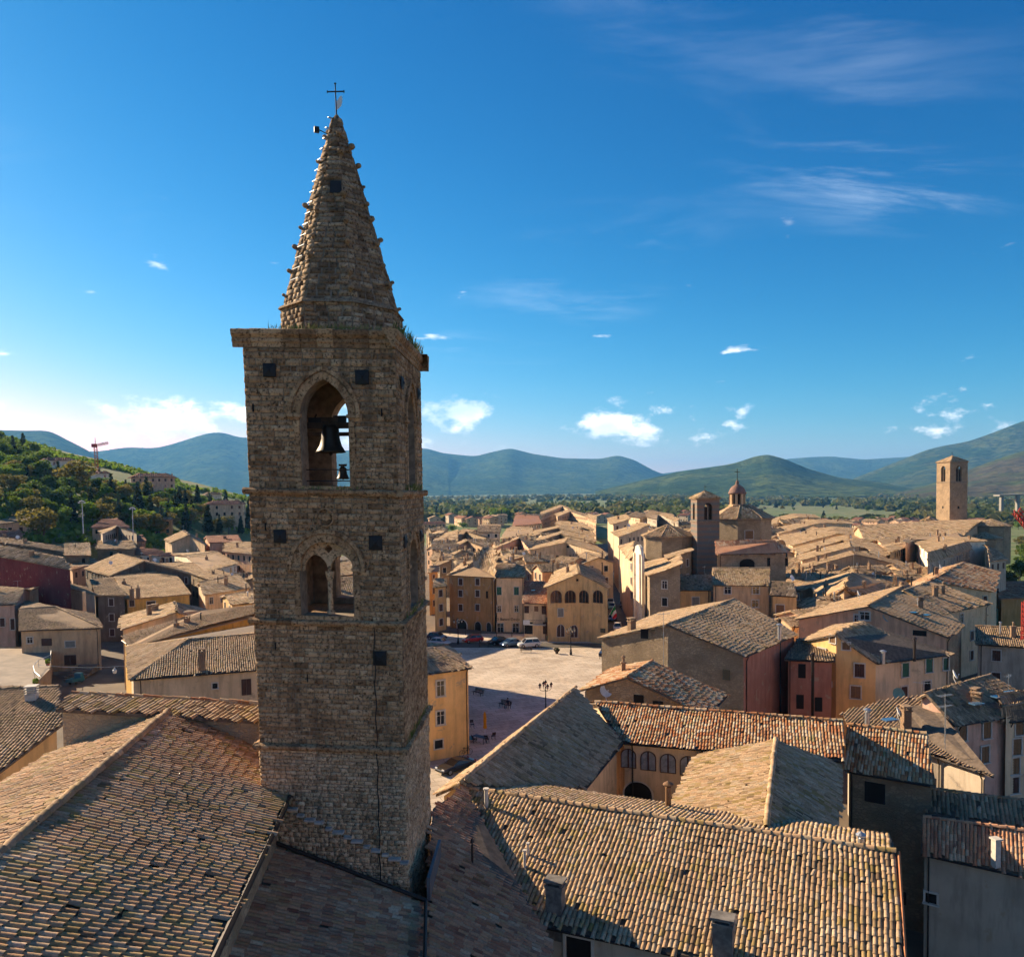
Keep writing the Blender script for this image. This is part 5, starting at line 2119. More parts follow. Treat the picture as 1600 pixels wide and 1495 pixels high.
G('narrow roof beyond the white gable house', (322, 838), (372, 836), (378, 846), (326, 848), 14.5, 13.0, wall='salmon', roof='far', chim=1)
G('grey tiled roof in the lower left corner with banded chimney', (-60, 1080), (92, 1074), (98, 1130), (-60, 1250), 15.6, (14.6, 13.2), m=0.4, wall='ochre', roof='grey', chim=0, win=None, lodd=40,
  singles=300)
r_ = HOUSES['grey tiled roof in the lower left corner with banded chimney'][0]
chimney(r_, P(50, 1096, 15.2), 0.65, 0.65, 0.5, 2, 0.2, M_trim)
side_house('brown stone house with stairs in the dark lane', [(140, 905, 10), (176, 902, 10), (198, 930, 9.2), (150, 930, 9.2)], wall='dark', roof='grey', chim=0)

# --- the square
ho, how, _ = poly_house('orange corner house on the square partly hidden by the tower', dict(a=(640, 1022, 11.2), b=(676, 1012, 11.2), c=(737, 1043, 9.6), d=(640, 1056, 9.6), e=(700, 1008, 9.6), g=(640, 1000, 9.8)),
                        ['abcd', 'bec', 'bage'], wall='orange', roof='tan', win=None, chim=0, lodd=60)
i = facing_wall(how)
for (px, py, h_) in ((688, 1075, 1.7), (688, 1121, 1.5), (685, 1162, 0.9)):
    win_px(ho, how, px, py, 0.95, h_, 'glass' if py < 1150 else 'open', i)
A, B = how[i]
MB().tube((B.x - 1.1, B.y - 0.1, B.z - 0.1), (B.x - 1.1, B.y - 0.1, 0.3), 0.06).build('downpipe', M_gutter, ho)

# two tall houses on the left side of the square, behind the tower, whose shade falls on the paving
house('tall palazzo behind the tower that shades the near part of the square', [[V3(-31, 106, 17.5), V3(-14.5, 106, 17.5), V3(-14.0, 101, 15.6), V3(-31.5, 101, 15.6)], [V3(-14.5, 106, 17.5), V3(-31, 106, 17.5), V3(-31.5, 123, 15.6), V3(-13.2, 123, 15.6)],
      [V3(-14.5, 106, 17.5), V3(-13.2, 123, 15.6), V3(-14.0, 101, 15.6)]], wall='ochre', roof='tan', chim=1, win=None)
house('tall house behind the tower that shades the far left of the square', [[V3(-35.5, 160, 15.0), V3(-29, 169, 15.0), V3(-22, 165, 13.2), V3(-33.4, 148, 13.2)],
      [V3(-29, 169, 15.0), V3(-35.5, 160, 15.0), V3(-46, 156, 13.2), V3(-35, 173, 13.2)], [V3(-35.5, 160, 15.0), V3(-33.4, 148, 13.2), V3(-46, 156, 13.2)]], wall='cream', roof='tan', chim=1, win=None)
GZ = 0.0
hb, hbw, _ = poly_house('brown four storey house on the far side of the square', dict(a=(737, 884, 13.0), b=(774, 877, 13.0), c=(774, 902, 11.2), d=(700, 898, 11.2), e=(722, 880, 11.2), g=(776, 868, 11.4)),
                        ['abcd', 'ade', 'bag', 'aeg'], wall='brown', roof='tan', win=None, chim=1, over=0.25)
i = facing_wall(hbw)
for py in (909, 927, 949):
    for px in (720, 746.5):
        win_px(hb, hbw, px, py, 1.0, 1.35, 'brown', i)
win_px(hb, hbw, 761, 929, 0.5, 1.5, 'open', i, frame=False)
arched_window(hb, hbw, i, 747, 980, 1.5, 2.4, M_hole, M_trim, 'arched_door', 1)
arched_window(hb, hbw, i, 764, 981, 1.1, 2.4, M_hole, M_trim, 'arched_door', 1)
arched_window(hb, hbw, i, 722, 978, 2.4, 2.7, M_hole, M_white, 'shop_front', 1, 0.4)
hc, hcw, _ = G('cream bank building with green shutters beside the brown house', (775, 880), (819, 884), (820, 902), (774, 902), 13.0, 11.2, wall='cream', roof='tan', win=None, chim=0, over=0.22)
i = facing_wall(hcw)
for px in (780, 807):
    win_px(hc, hcw, px, 923, 0.95, 1.6, 'green', i)
    win_px(hc, hcw, px, 951, 0.85, 1.3, 'glass', i)
for px in (782, 806):
    win_px(hc, hcw, px, 982, 1.35, 2.3, 'glass', i)
A, B = hcw[i]
tx = bpy.data.curves.new('sign_lettering', 'FONT')
tx.body = '25 Banco Desio'
tx.size = 0.78
tx.extrude = 0.02
tx.align_x = 'CENTER'
tmp = bpy.data.objects.new('tmp_text', tx)
COL.objects.link(tmp)
dg = bpy.context.evaluated_depsgraph_get()
tme = bpy.data.meshes.new_from_object(tmp.evaluated_get(dg))
bpy.data.objects.remove(tmp)
tme.materials.append(M_iron)
n = Vector((B.y - A.y, -(B.x - A.x), 0)).normalized()
d = ray(793, 969)
q = CAM + d * ((A - CAM).dot(n) / d.dot(n))
so = bpy.data.objects.new('sign_lettering', tme)
COL.objects.link(so)
so.parent = hc
so.matrix_parent_inverse = Matrix.Translation(-ABS[hc.name])
so.location = q + n * 0.06
so.rotation_euler = (R(90), 0, math.atan2(B.y - A.y, B.x - A.x))
hl, hlw, _ = side_house('low house with dark red roof, skylight and balcony on the square', [(819, 908, 9.6), (853, 908, 9.6), (856, 943, 7.2), (816, 942, 7.2)], wall='cream', roof='red', win=None, chim=0)
i = facing_wall(hlw)
for (px, py, w_, h_, kd) in ((823, 952, 0.9, 1.4, 'brown'), (838, 951, 0.8, 1.0, 'wood'), (850, 953, 0.9, 1.6, 'brown'), (826, 981, 1.6, 2.3, 'open'), (852, 981, 0.9, 2.3, 'brown')):
    win_px(hl, hlw, px, py, w_, h_, kd, i, frame=False)
A, B = hlw[i]
n = Vector((B.y - A.y, -(B.x - A.x), 0)).normalized()
dv = (B - A).normalized()
zb_ = 3.1
mb = MB().box((A + B) / 2 * 1.0 + n * 0.45 + V3(0, 0, zb_ - (A + B).z / 2), ((B - A).length, 0.9, 0.15), math.atan2(dv.y, dv.x))
mb.build('balcony', M_trim, hl)
mb = MB()
for k in range(17):
    q = A.lerp(B, k / 16) + n * 0.85
    mb.tube((q.x, q.y, zb_ + 0.05), (q.x, q.y, zb_ + 0.95), 0.015, 0.015, 5)
qa, qb = A + n * 0.85, B + n * 0.85
mb.tube((qa.x, qa.y, zb_ + 0.95), (qb.x, qb.y, zb_ + 0.95), 0.025)
mb.build('balcony_railing', M_iron, hl)
q = A.lerp(B, 0.15) + n * 0.92
MB().box((q.x, q.y, zb_ + 0.5), (1.3, 0.05, 0.85), math.atan2(dv.y, dv.x)).build('banner', M_white, hl)
p = P(833, 923, 8.6)
MB().box(p + V3(0, 0, 0.1), (0.8, 0.9, 0.1)).build('skylight', m_plain('sky glass', (0.05, 0.12, 0.17), 0.1, spec=0.8), hl)

ha, haw, _ = G('ochre building with four arched windows facing the square', (905, 896), (901, 881), (868, 892), (852, 917), 13.0, 10.6, e=(937, 890), f=(952, 919), ze2=10.6, wall='ochre', roof='tan',
               win=None, chim=0, over=0.3)
# its front: the gable walls rise from the eave line; find them
fr = [k for k, (A, B) in enumerate(haw) if abs(math.sin(math.atan2(B.y - A.y, B.x - A.x))) < 0.75 and (A + B).y / 2 < 160]
i = facing_wall(haw)


def px_wall(walls, px, py):
    """wall on which the ray through the pixel lands first"""
    d = ray(px, py)
    best, bi = 1e9, None
    for k, (A, B) in enumerate(walls):
        n = Vector((B.y - A.y, -(B.x - A.x), 0)).normalized()
        dn = d.dot(n)
        if dn > -0.02:
            continue
        t = (A - CAM).dot(n) / dn
        q = CAM + d * t
        e = B - A
        u = ((q.x - A.x) * e.x + (q.y - A.y) * e.y) / (e.x * e.x + e.y * e.y)
        if -0.03 < u < 1.03 and t < best:
            best, bi = t, k
    return bi if bi is not None else facing_wall(walls)


for px in (869, 891, 912.5, 934.5):
    arched_window(ha, haw, px_wall(haw, px, 932), px, 932, 1.95, 2.3, M_glass, M_swood, 'arched_window', 3, 0.43)
win_px(ha, haw, 876, 957, 1.0, 1.5, 'grey', px_wall(haw, 876, 957))
win_px(ha, haw, 902, 906, 0.45, 0.45, 'open', px_wall(haw, 902, 906), frame=False)
arched_window(ha, haw, px_wall(haw, 876, 985), 876, 985, 1.4, 2.3, M_sbrown, M_trim, 'arched_door', 2)
arched_window(ha, haw, px_wall(haw, 897, 986), 897, 986, 1.3, 2.3, M_sbrown, M_trim, 'arched_door', 2)
win_px(ha, haw, 942, 985, 1.1, 0.8, 'glass', px_wall(haw, 942, 985), frame=False)
for px in (864, 941):
    flue(ha, P(px, 893, 11.6), 1.7, 0.13, M_gutter)
chimney(ha, P(887, 894, 12.3), 0.6, 0.6, 1.0, 1)

# --- houses between the square and the plain
r_, w_, _ = G('tall grey gabled house with small dark windows behind the arched building', (884, 847), (889, 840), (838, 853), (826, 860), 13.4, 11.6, e=(932, 853), f=(949, 866), ze2=11.2, wall='cream', roof='tan',
              chim=0, win=None)
for (px, py, w_2, h_2) in ((843, 872, 0.95, 1.5), (871, 872, 0.95, 1.5), (891, 871, 0.95, 1.4), (843, 897, 1.1, 2.0), (887.5, 854, 1.2, 0.75)):
    win_px(r_, w_, px, py, w_2, h_2, 'open', px_wall(w_, px, py), frame=False)
side_house('narrow annex gable in front of the main street', [(902, 867, 11), (927, 858, 11.6), (944, 865, 11), (944, 872, 10.6), (905, 876, 10.6)], wall='cream', roof='tan', chim=0, win=None)
G('orange gable house with lit left roof behind the brown house', (812, 840), (816, 836), (768, 858), (765, 860), 13.0, 11.0, e=(836, 850), f=(828, 858), ze2=11.2, wall='salmon', roof='tan', chim=2)
G('long gable behind the tall grey house', (872, 825), (876, 821), (836, 829), (831, 834), 12.6, 11.0, e=(926, 832), f=(929, 838), ze2=10.6, wall='stone', roof='tan', chim=2)
G('ribbed lit roof between two gables', (875, 834), (878, 830), (838, 842), (836, 848), 12.2, 10.8, e=(925, 838), f=(930, 846), ze2=10.6, wall='stone', roof='tan', chim=1)
G('brown stone gable with square windows towards the plain', (891, 799), (889, 796), (868, 803), (871, 807), 12.6, 10.4, e=(914, 803), f=(918, 808), ze2=10.4, wall='tan', roof='tan', chim=1)
G('last tall gable before the dark conifers', (879, 791), (876, 789), (846, 800), (846, 804), 13.4, 11.4, e=(888, 793), f=(890, 796), ze2=12.6, wall='tan', roof='tan', chim=0)
G('pink house end beside the street', (922, 803), (930, 806), (931, 812), (915, 807), 11.8, 10.8, wall='salmon', roof='tan', chim=1)
G('roofs with chimneys behind the long gable', (872, 814), (910, 818), (928, 828), (868, 820), 12, 10.8, wall='tan', roof='tan', chim=3)
G('low red roofs left of the brown gable', (805, 808), (842, 808), (846, 818), (802, 822), 11, 9.6, wall='cream', roof='far', chim=2)
G('wide speckled roof in the centre', (792, 826), (832, 826), (834, 838), (782, 842), 11.6, 10.2, wall='cream', roof='tan', chim=1)
G('white block with flat parapet and grey roof', (748, 822), (782, 822), (782, 832), (745, 832), 11.8, 10.8, wall='white', roof='grey', chim=2)
G('grey gable with long shadowed slope left of centre', (728, 830), (722, 829), (714, 836), (716, 838), 11.8, 10.6, e=(760, 838), f=(764, 842), ze2=10.2, wall='stone', roof='grey', chim=1)
G('brown roof house right beside the tower', (690, 838), (712, 832), (714, 846), (674, 846), 11.4, 10.0, wall='dstone', roof='tan', chim=0)
G('row of stone roofs right of the tower', (676, 850), (716, 850), (717, 858), (674, 858), 11, 10.0, wall='stone', roof='tan', chim=1)
G('tan gable with chimneys right of the tower', (730, 845), (726, 843), (709, 851), (711, 854), 11.6, 10.3, e=(756, 850), f=(758, 856), ze2=10.0, wall='tan', roof='tan', chim=3)
G('dark low roof right of the tower', (678, 862), (706, 866), (716, 880), (672, 874), 10.6, 9.2, wall='tan', roof='grey', chim=2)
G('sunlit small gable with dark shutters right of the tower', (722, 860), (719, 859), (706, 864), (708, 867), 11.2, 10.2, e=(742, 864), f=(744, 868), ze2=9.8, wall='cream', roof='tan', chim=1)
G('tall narrow house in the shaded alley beside the tower', (672, 885), (686, 884), (686, 892), (668, 895), 11, 10, wall='ochre', roof='tan', chim=0, kinds=('brown',))
G('roof with grey chimney behind the brown house', (716, 874), (736, 870), (738, 882), (712, 886), 11.4, 10.2, wall='cream', roof='tan', chim=1)
G('ochre house down the alley left of the brown house', (678, 905), (692, 903), (700, 915), (676, 918), 10.4, 9.2, wall='ochre', roof='tan', chim=0, kinds=('brown',))

# --- along the main street and the domed church
side_house('sunlit street house with terrace garden', [(948, 810, 16.5), (977, 804, 18), (984, 811, 18), (957, 819, 16.5)], wall='cream', roof='tan', chim=1)
side_house('second street house with long lit roof', [(957, 831, 15.6), (1000, 817, 18), (1014, 820, 18), (966, 839, 15.6)], wall='cream', roof='tan', chim=1)
side_house('third street house with worn roof beside the white church front', [(966, 853, 14.6), (990, 846, 16), (990, 867, 15.2), (982, 874, 14)], wall='cream', roof='tan', chim=0)
side_house('small lit gable roof behind the street', [(979, 806, 12), (994, 799, 12.8), (1012, 806, 12), (1000, 810, 11.6)], wall='cream', roof='tan', chim=1)
G('grey sided house with sloping roof near the striped tower', (1028, 803), (1010, 803), (1010, 808), (1026, 812), 13.5, 12.6, e=(1024, 802), f=(1060, 814), ze2=11.8, wall='grey', roof='grey', chim=1)
side_house('long lit chapel roof behind the ochre houses', [(998, 880, 13.5), (1060, 866, 16), (1066, 880, 16), (1012, 900, 13.5)], wall='stone', roof='tan', chim=0)
side_house('tan strip roof joining the chapel to the striped tower', [(1038, 868, 15.6), (1080, 856, 16.5), (1082, 860, 16.5), (1042, 873, 15.6)], wall='stone', roof='tan', chim=0)
r_, w_, _ = poly_house('ochre house with two tall windows at the street corner', dict(a=(1070, 899, 12.5), b=(1113, 897, 12.5), c=(1114, 922, 10.8), d=(1018, 922, 10.8), e=(1012, 917, 10.8), g=(1050, 893, 11)),
                       ['abcd', 'aed', 'aged'[:3]], wall='ochre', roof='tan', win=None, chim=1)
for px in (1050, 1087):
    win_px(r_, w_, px, 941, 1.2, 1.9, 'grey', px_wall(w_, px, 941))
r_, w_, _ = G('tan house with four windows behind the red house', (1113, 888), (1203, 888), (1203, 915), (1113, 914), 14, 12, wall='tan', roof='tan', chim=0, win=None, over=0.2)
for (px, py) in ((1137, 922), (1181, 922), (1180, 943)):
    win_px(r_, w_, px, py, 1.15, 1.3, 'glass', px_wall(w_, px, py))
r_, w_, _ = G('narrow ochre house with an iron balcony behind the red house', (1205, 909), (1240, 911), (1247, 932), (1204, 930), 12.4, 10.8, wall='ochre', roof='grey', chim=0, win=None, over=0.2)
q, q2, n = win_px(r_, w_, 1219, 955, 1.3, 2.2, 'wood', px_wall(w_, 1219, 955))
mb = MB().box(q2 + n * 0.4 + V3(0, 0, -1.15), (2.6, 0.8, 0.12))
mb.build('balcony', M_trim, r_)
mb = MB()
for k in range(12):
    x = -1.25 + 2.5 * k / 11
    mb.tube(q2 + n * 0.78 + V3(x, 0, -1.1), q2 + n * 0.78 + V3(x, 0, -0.15), 0.02, 0.02, 5)
mb.tube(q2 + n * 0.78 + V3(-1.25, 0, -0.15), q2 + n * 0.78 + V3(1.25, 0, -0.15), 0.03)
mb.build('balcony_railing', M_iron, r_)
dish(r_, P(1237, 903, 13.0), 0.7, 0.55)


def prism_building(label, ctr, n, r0, z0, z1, wall, name, cat, rot=0.0, roof=None, rz=None, roof_r=1.08, group=None, top_r=0.02):
    """polygonal drum with a pyramidal tiled roof"""
    root = thing(name, label, cat, (ctr.x, ctr.y, z0), group)
    ring = [Vector((ctr.x + r0 * math.cos(rot + 2 * math.pi * k / n), ctr.y + r0 * math.sin(rot + 2 * math.pi * k / n), 0)) for k in range(n)]
    mb = MB()
    for k in range(n):
        a, b = ring[k], ring[(k + 1) % n]
        mb.add([(a.x, a.y, z0), (b.x, b.y, z0), (b.x, b.y, z1), (a.x, a.y, z1)], [(0, 1, 2, 3)])
    mb.build('wall', WALLS[wall], root)
    mb = MB()
    c2 = Vector((ctr.x, ctr.y, 0))
    for k in range(n):
        a, b = [c2 + (p_ - c2) * (1 + 0.25 / r0) for p_ in (ring[k], ring[(k + 1) % n])]
        a2, b2 = [c2 + (p_ - c2) * (1 - 0.2 / r0) for p_ in (ring[k], ring[(k + 1) % n])]
        mb.add([(a.x, a.y, z1 - 0.5), (b.x, b.y, z1 - 0.5), (b.x, b.y, z1 - 0.1), (a.x, a.y, z1 - 0.1), (a2.x, a2.y, z1 - 0.6), (b2.x, b2.y, z1 - 0.6)], [(0, 1, 2, 3), (0, 4, 5, 1)])
    mb.build('cornice', M_eave, root)
    if roof:
        c0 = Vector((ctr.x, ctr.y, rz))
        for k in range(n):
            a, b = [Vector((ctr.x + (p_.x - ctr.x) * roof_r, ctr.y + (p_.y - ctr.y) * roof_r, z1)) for p_ in (ring[k], ring[(k + 1) % n])]
            ta, tb = [Vector((ctr.x + (p_.x - ctr.x) * top_r, ctr.y + (p_.y - ctr.y) * top_r, rz)) for p_ in (ring[k], ring[(k + 1) % n])]
            tiled_roof(root, [a, b, tb, ta], ROOFS[roof])
            ridge_caps(root, a, ta, M_tan, r=0.16, step=0.8)
    return root, ring


c_ = PD(1044, 850, 172)
prism_building('many sided low chapel with pyramid roof left of the striped tower', V3(c_.x, c_.y, 0), 8, 5.4, 8, P(1044, 840, 0).z * 0 + PD(1044, 838, 168).z, 'stone', 'chapel', 'chapel', rot=R(20), roof='tan',
               rz=PD(1049, 820, 172).z)
# domed church
dc = PD(1158, 830, 182)
zt, zl = PD(1158, 810, 176).z, PD(1158, 789, 182).z
dome, dring = prism_building('octagonal brick drum church with tiled roof and stone lantern', V3(dc.x, dc.y, 0), 8, 6.6, 0, zt, 'stone', 'domed_church', 'church', rot=R(22.5), roof='tan', rz=zl, top_r=0.30)
lz0, lz1 = zl - 0.3, PD(1152, 771, 182).z
mb = MB()
lc = V3(PD(1152, 780, 182).x, dc.y, 0)
mb.lathe((lc.x, lc.y, lz0), [(2.0, 0), (2.0, 0.4), (1.75, 0.5), (1.6, 0.5)], 8)
for k in range(8):
    a = math.pi / 8 + k * math.pi / 4
    mb.box((lc.x + 1.55 * math.cos(a), lc.y + 1.55 * math.sin(a), (lz0 + lz1) / 2 + 0.2), (0.45, 0.55, lz1 - lz0), a)
mb.build('lantern', WALLS['tan'], dome)
MB().lathe((lc.x, lc.y, lz0 + 0.3), [(1.3, 0), (1.3, lz1 - lz0)], 8).build('lantern_glass', M_hole, dome)
MB().lathe((lc.x, lc.y, lz1 - 0.1), [(2.0, 0), (2.1, 0.2), (1.95, 0.45), (1.75, 1.0), (1.3, 1.6), (0.6, 2.05), (0.35, 2.3), (0.42, 2.5), (0.3, 2.9), (0.05, 3.2)], 12).build(
    'cupola', m_plain('cupola tile', (0.22, 0.12, 0.09), 0.8, vary=0.3), dome, smooth=True)
MB().tube((lc.x, lc.y, lz1 + 2.9), (lc.x, lc.y, lz1 + 5.6), 0.08).tube((lc.x - 0.6, lc.y, lz1 + 4.9), (lc.x + 0.6, lc.y, lz1 + 4.9), 0.07).build('cross', M_iron, dome)
ang_s = sorted(range(8), key=lambda k: ((dring[k] + dring[(k + 1) % 8]) / 2).y)
k = ang_s[0]
A, B = dring[k], dring[(k + 1) % 8]
A, B = V3(A.x, A.y, zt), V3(B.x, B.y, zt)
window(dome, (A + B) / 2 + V3(0, -0.05, -3.6), math.atan2(B.y - A.y, B.x - A.x), 1.8, 1.8, 'wood')
G('dark roofed church transept below the octagonal drum', (1118, 846), (1212, 846), (1236, 863), (1118, 866), (18.4, 18.4), (16.4, 16.4), m=0.3, wall='stone', roof='red', chim=0, win=None, cat='church', name='church_transept')
r_, w_ = HOUSES['dark roofed church transept below the octagonal drum'][0], HOUSES['dark roofed church transept below the octagonal drum'][3]
arched_window(r_, w_, px_wall(w_, 1167, 880), 1167, 882, 3.0, 2.2, M_hole, M_eave, 'arched_window', 1, 0.4)
for px in (1201, 1229):
    win_px(r_, w_, px, 878, 0.6, 1.6, 'open', px_wall(w_, px, 878), frame=False)

# striped bell tower


def m_stripe():
    m, nt = material('banded brick and stone')
    p = pos(nt)
    s = nt.n('ShaderNodeSeparateXYZ', inp={0: p})
    f = nt.math('FRACT', nt.math('DIVIDE', s.outputs[2], 1.15))
    n = nt.noise(p, 1.2, 5, 0.6)
    st = nt.maprange(nt.math('ADD', f, nt.math('MULTIPLY', nt.math('SUBTRACT', n, 0.5), 0.2)), 0.42, 0.5)
    c = nt.mix(st, (0.14, 0.135, 0.12), (0.21, 0.135, 0.095))
    c = nt.mix(nt.maprange(n, 0.5, 0.75), c, (0.20, 0.17, 0.13))
    finish(nt, c, 0.93, nt.noise(p, 6, 4), 0.03)
    return m


def small_tower(label, ctr, half, rot, z_top, z_roof, mat, op_z, op_w, op_h, name, roofmat, over=0.35, low=None):
    root = thing(name, label, 'bell tower', (ctr.x, ctr.y, 0))
    c, s = math.cos(rot), math.sin(rot)

    def W(x, y, z):
        return Vector((ctr.x + x * c - y * s, ctr.y + x * s + y * c, z))
    for k in range(4):
        ops = dict(c=half, w=op_w, sill=op_z, spring=op_z + op_h, rise=op_w * 1.05)
        outer = [(0, 0), (2 * half, 0), (2 * half, z_top), (0, z_top)]
        hole = [(half + op_w, op_z)] + [(half + x, z) for x, z in arch_pts(ops, 0, 8)] + [(half - op_w, op_z)]
        flat = outer + list(reversed(hole))
        tr = tessellate_polygon([[Vector((a, b, 0)) for a, b in outer], [Vector((a, b, 0)) for a, b in reversed(hole)]])
        vs = []
        for o in (0.0, -0.7):
            for a, b in flat:
                x, y = face_xy(k, a, o, half)
                vs.append(W(x, y, b))
        N = len(flat)
        fs = [tuple(t) for t in tr] + [tuple(i + N for i in t[::-1]) for t in tr]
        for i in range(4, N):
            j = 4 + (i - 4 + 1) % (N - 4)
            fs.append((i, j, N + j, N + i))
        MB().add(vs, fs).build('wall', mat, root)
        # a mullion and rail in the opening
        x, y = face_xy(k, half, -0.3, half)
        MB().tube(W(x, y, op_z), W(x, y, op_z + op_h + op_w * 0.6), 0.12, 0.12, 8).build('column', M_eave, root)
        # dark window low down
        for zz in ([low] if low else []):
            x, y = face_xy(k, half * 1.0, 0.015, half)
            a = rot + (0, math.pi / 2, math.pi, -math.pi / 2)[k]
            window(root, W(x, y, zz), a, 0.8, 1.0, 'open', True)
    MB().slab([W(-half, -half, op_z - 0.1), W(half, -half, op_z - 0.1), W(half, half, op_z - 0.1), W(-half, half, op_z - 0.1)], 0.3).build('belfry_floor', M_eave, root)
    for zz in ((op_z - 0.35), z_top - 0.2):
        mb = MB()
        for k in range(4):
            vs = []
            for o, dz in ((-0.02, -0.15), (0.16, -0.1), (0.16, 0.12), (-0.02, 0.15)):
                for a in (-max(o, 0), 2 * half + max(o, 0)):
                    x, y = face_xy(k, a, o, half)
                    vs.append(W(x, y, zz + dz))
            mb.add(vs, [(0, 1, 3, 2), (2, 3, 5, 4), (4, 5, 7, 6)])
        mb.build('string_course', M_eave, root)
    h = half + over
    ap = W(0, 0, z_roof)
    for k in range(4):
        x0, y0 = face_xy(k, -over, over, half)
        x1, y1 = face_xy(k, 2 * half + over, over, half)
        tiled_roof(root, [W(x0, y0, z_top), W(x1, y1, z_top), ap], roofmat, lodd=150)
    mb = MB().tube(ap - V3(0, 0, 0.2), ap + V3(0, 0, 1.4), 0.04).tube(ap + V3(-0.35, 0, 1.0), ap + V3(0.35, 0, 1.0), 0.04)
    mb.build('cross', M_iron, root)
    MB().box(W(0, 0, op_z + op_h * 0.5), (half * 1.1, half * 1.1, op_h * 1.0), rot).build('belfry_dark_box', M_beam, root)  # dark box added inside the belfry so that its openings look unlit
    MB().lathe(W(0, 0, op_z + op_h * 0.35), [(0.75, 0), (0.6, 0.2), (0.5, 0.7), (0.2, 1.0)], 10).build('bell', M_bronze, root)
    return root


c_ = PD(1101.5, 830, 168)
small_tower('dark banded square bell tower beside the domed church', V3(c_.x, c_.y, 0), 2.35, R(3), PD(1101, 778, 166).z, PD(1101, 767.5, 168).z, m_stripe(), PD(1101, 812, 166).z, 0.85, 2.6, 'bell_tower', M_tan)
c_ = PD(1487, 780, 322)
M_rtw = m_rubble('tan tower stone', (0.29, 0.22, 0.15), (0.37, 0.285, 0.20), (0.25, 0.20, 0.15), 1.6)
small_tower('tall plain tan bell tower above the long roof at far right', V3(c_.x, c_.y, 0), 3.9, R(9), PD(1487, 721.5, 318).z, PD(1487, 711.5, 322).z, M_rtw, PD(1487, 752, 317).z, 1.25, 4.9, 'bell_tower', M_tan,
            low=PD(1487, 793, 317).z)

# white baroque church front seen from the side
wf = thing('church_facade', 'white curved church front rising above the main street', 'church', P(998, 905, 0))
a_, b_ = PD(991, 870, 152), PD(1002, 870, 147)
a_.z = b_.z = 0
dv = (b_ - a_)
zt1, zt0 = PD(995, 845, 150).z, PD(1003, 866, 147).z
zt1 -= 0.8
prof = [(-0.05, 0), (1.05, 0), (1.05, zt0 - 0.5), (0.98, zt0), (0.92, zt1 - 1.0), (0.82, zt1 - 0.3), (0.68, zt1 - 0.05), (0.5, zt1 + 0.15), (0.32, zt1 - 0.05), (0.18, zt1 - 0.3), (0.08, zt1 - 1.0), (0.02, zt0), (-0.05, zt0 - 0.5)]
back = Vector((0.55, 0.2, 0))
vs = [a_ + dv * t + V3(0, 0, z) for t, z in prof] + [a_ + dv * t + V3(0, 0, z) + back for t, z in prof]
n = len(prof)
MB().add(vs, [tuple(range(n)), tuple(range(2 * n - 1, n - 1, -1))] + [(i, (i + 1) % n, n + (i + 1) % n, n + i) for i in range(n)]).build('front_wall', WALLS['white'], wf)
mb = MB()
for t, z in ((0.12, zt0 * 0.55), (0.88, zt0 * 0.55)):
    q = a_ + dv * t
    mb.box((q.x - 0.1, q.y, zt0 / 2), (0.4, 0.4, zt0), math.atan2(dv.y, dv.x))
mb.build('pilasters', WALLS['white'], wf)['kind'] = 'stuff'

# --- right quarter
rows = [((1203, 827), (1278, 812), (1281, 817), (1216, 834)), ((1216, 838), (1300, 823), (1302, 828), (1228, 846)), ((1226, 846), (1305, 829), (1307, 834), (1238, 853)),
        ((1240, 857), (1322, 836), (1326, 841), (1250, 865)), ((1246, 868), (1328, 846), (1330, 854), (1252, 876)), ((1190, 815), (1240, 803), (1246, 808), (1204, 820))]
rl = ['highest of the parallel lit roofs right of the dome', 'second of the parallel lit roofs right of the dome', 'third of the parallel lit roofs right of the dome', 'fourth of the parallel lit roofs right of the dome',
      'fifth and lowest of the parallel lit roofs right of the dome', 'sunlit roof touching the right of the drum']
for lab, q in zip(rl, rows):
    a_, b_, c_, d_ = [P(*x, z) for x, z in zip(q, (10.0, 12.2, 12.2, 10.0))]
    e_, f_ = b_ + (c_ - b_) * 2.2, c_ + (c_ - b_) * 1.2
    pl1 = [a_, b_, c_, d_]
    o_ = (b_ - a_)
    o_.z = 0
    far1, far2 = b_ + o_ * 0.75, c_ + o_ * 0.75
    far1.z = far2.z = 10.2
    house(lab, [pl1, [b_, far1, far2, c_]], wall='cream', roof='tan', chim=3)
G('long gabled brown house in shadow with blue dish', (1335, 866), (1331, 861), (1252, 882), (1256, 888), 12.0, 9.4, e=(1404, 876), f=(1418, 885), ze2=9.4, wall='tan', roof='grey', chim=3)
poly_house('broad hipped house with ribbed end roof in the right quarter', dict(a=(1329, 893, 11.8), b=(1320, 917, 11.8), c=(1294, 935, 9.2), d=(1264, 912, 9.2), e=(1341, 933, 9.2), f=(1380, 924, 9.2), g=(1391, 906, 9.2), h=(1282, 933, 9.2)),
           ['abchd', 'bec', 'abefg'.replace('abefg', 'agfeb')], wall='tan', roof='tan', chim=3)
r8, w8, _ = G('pink house with long lit roof, skylights and round blue dish', (1357, 947), (1418, 913), (1300, 943), (1243, 967), 13.0, 10.6, e=(1507, 977), f=(1483, 996), ze2=9.6, wall='salmon', wall2='stone', roof='tan', chim=2, win=None)
for (px, py, w_2, h_2) in ((1351, 962, 1.3, 1.1), (1339, 968, 0.7, 1.4)):
    win_px(r8, w8, px, py, w_2, h_2, 'glass', px_wall(w8, px, py))
win_px(r8, w8, 1437, 989, 1.6, 0.7, 'open', px_wall(w8, 1437, 989), frame=False)
dish(r8, P(1385, 964, 11.6), 0.3, 0.7, m_plain('pale blue dish', (0.28, 0.36, 0.40), 0.5))
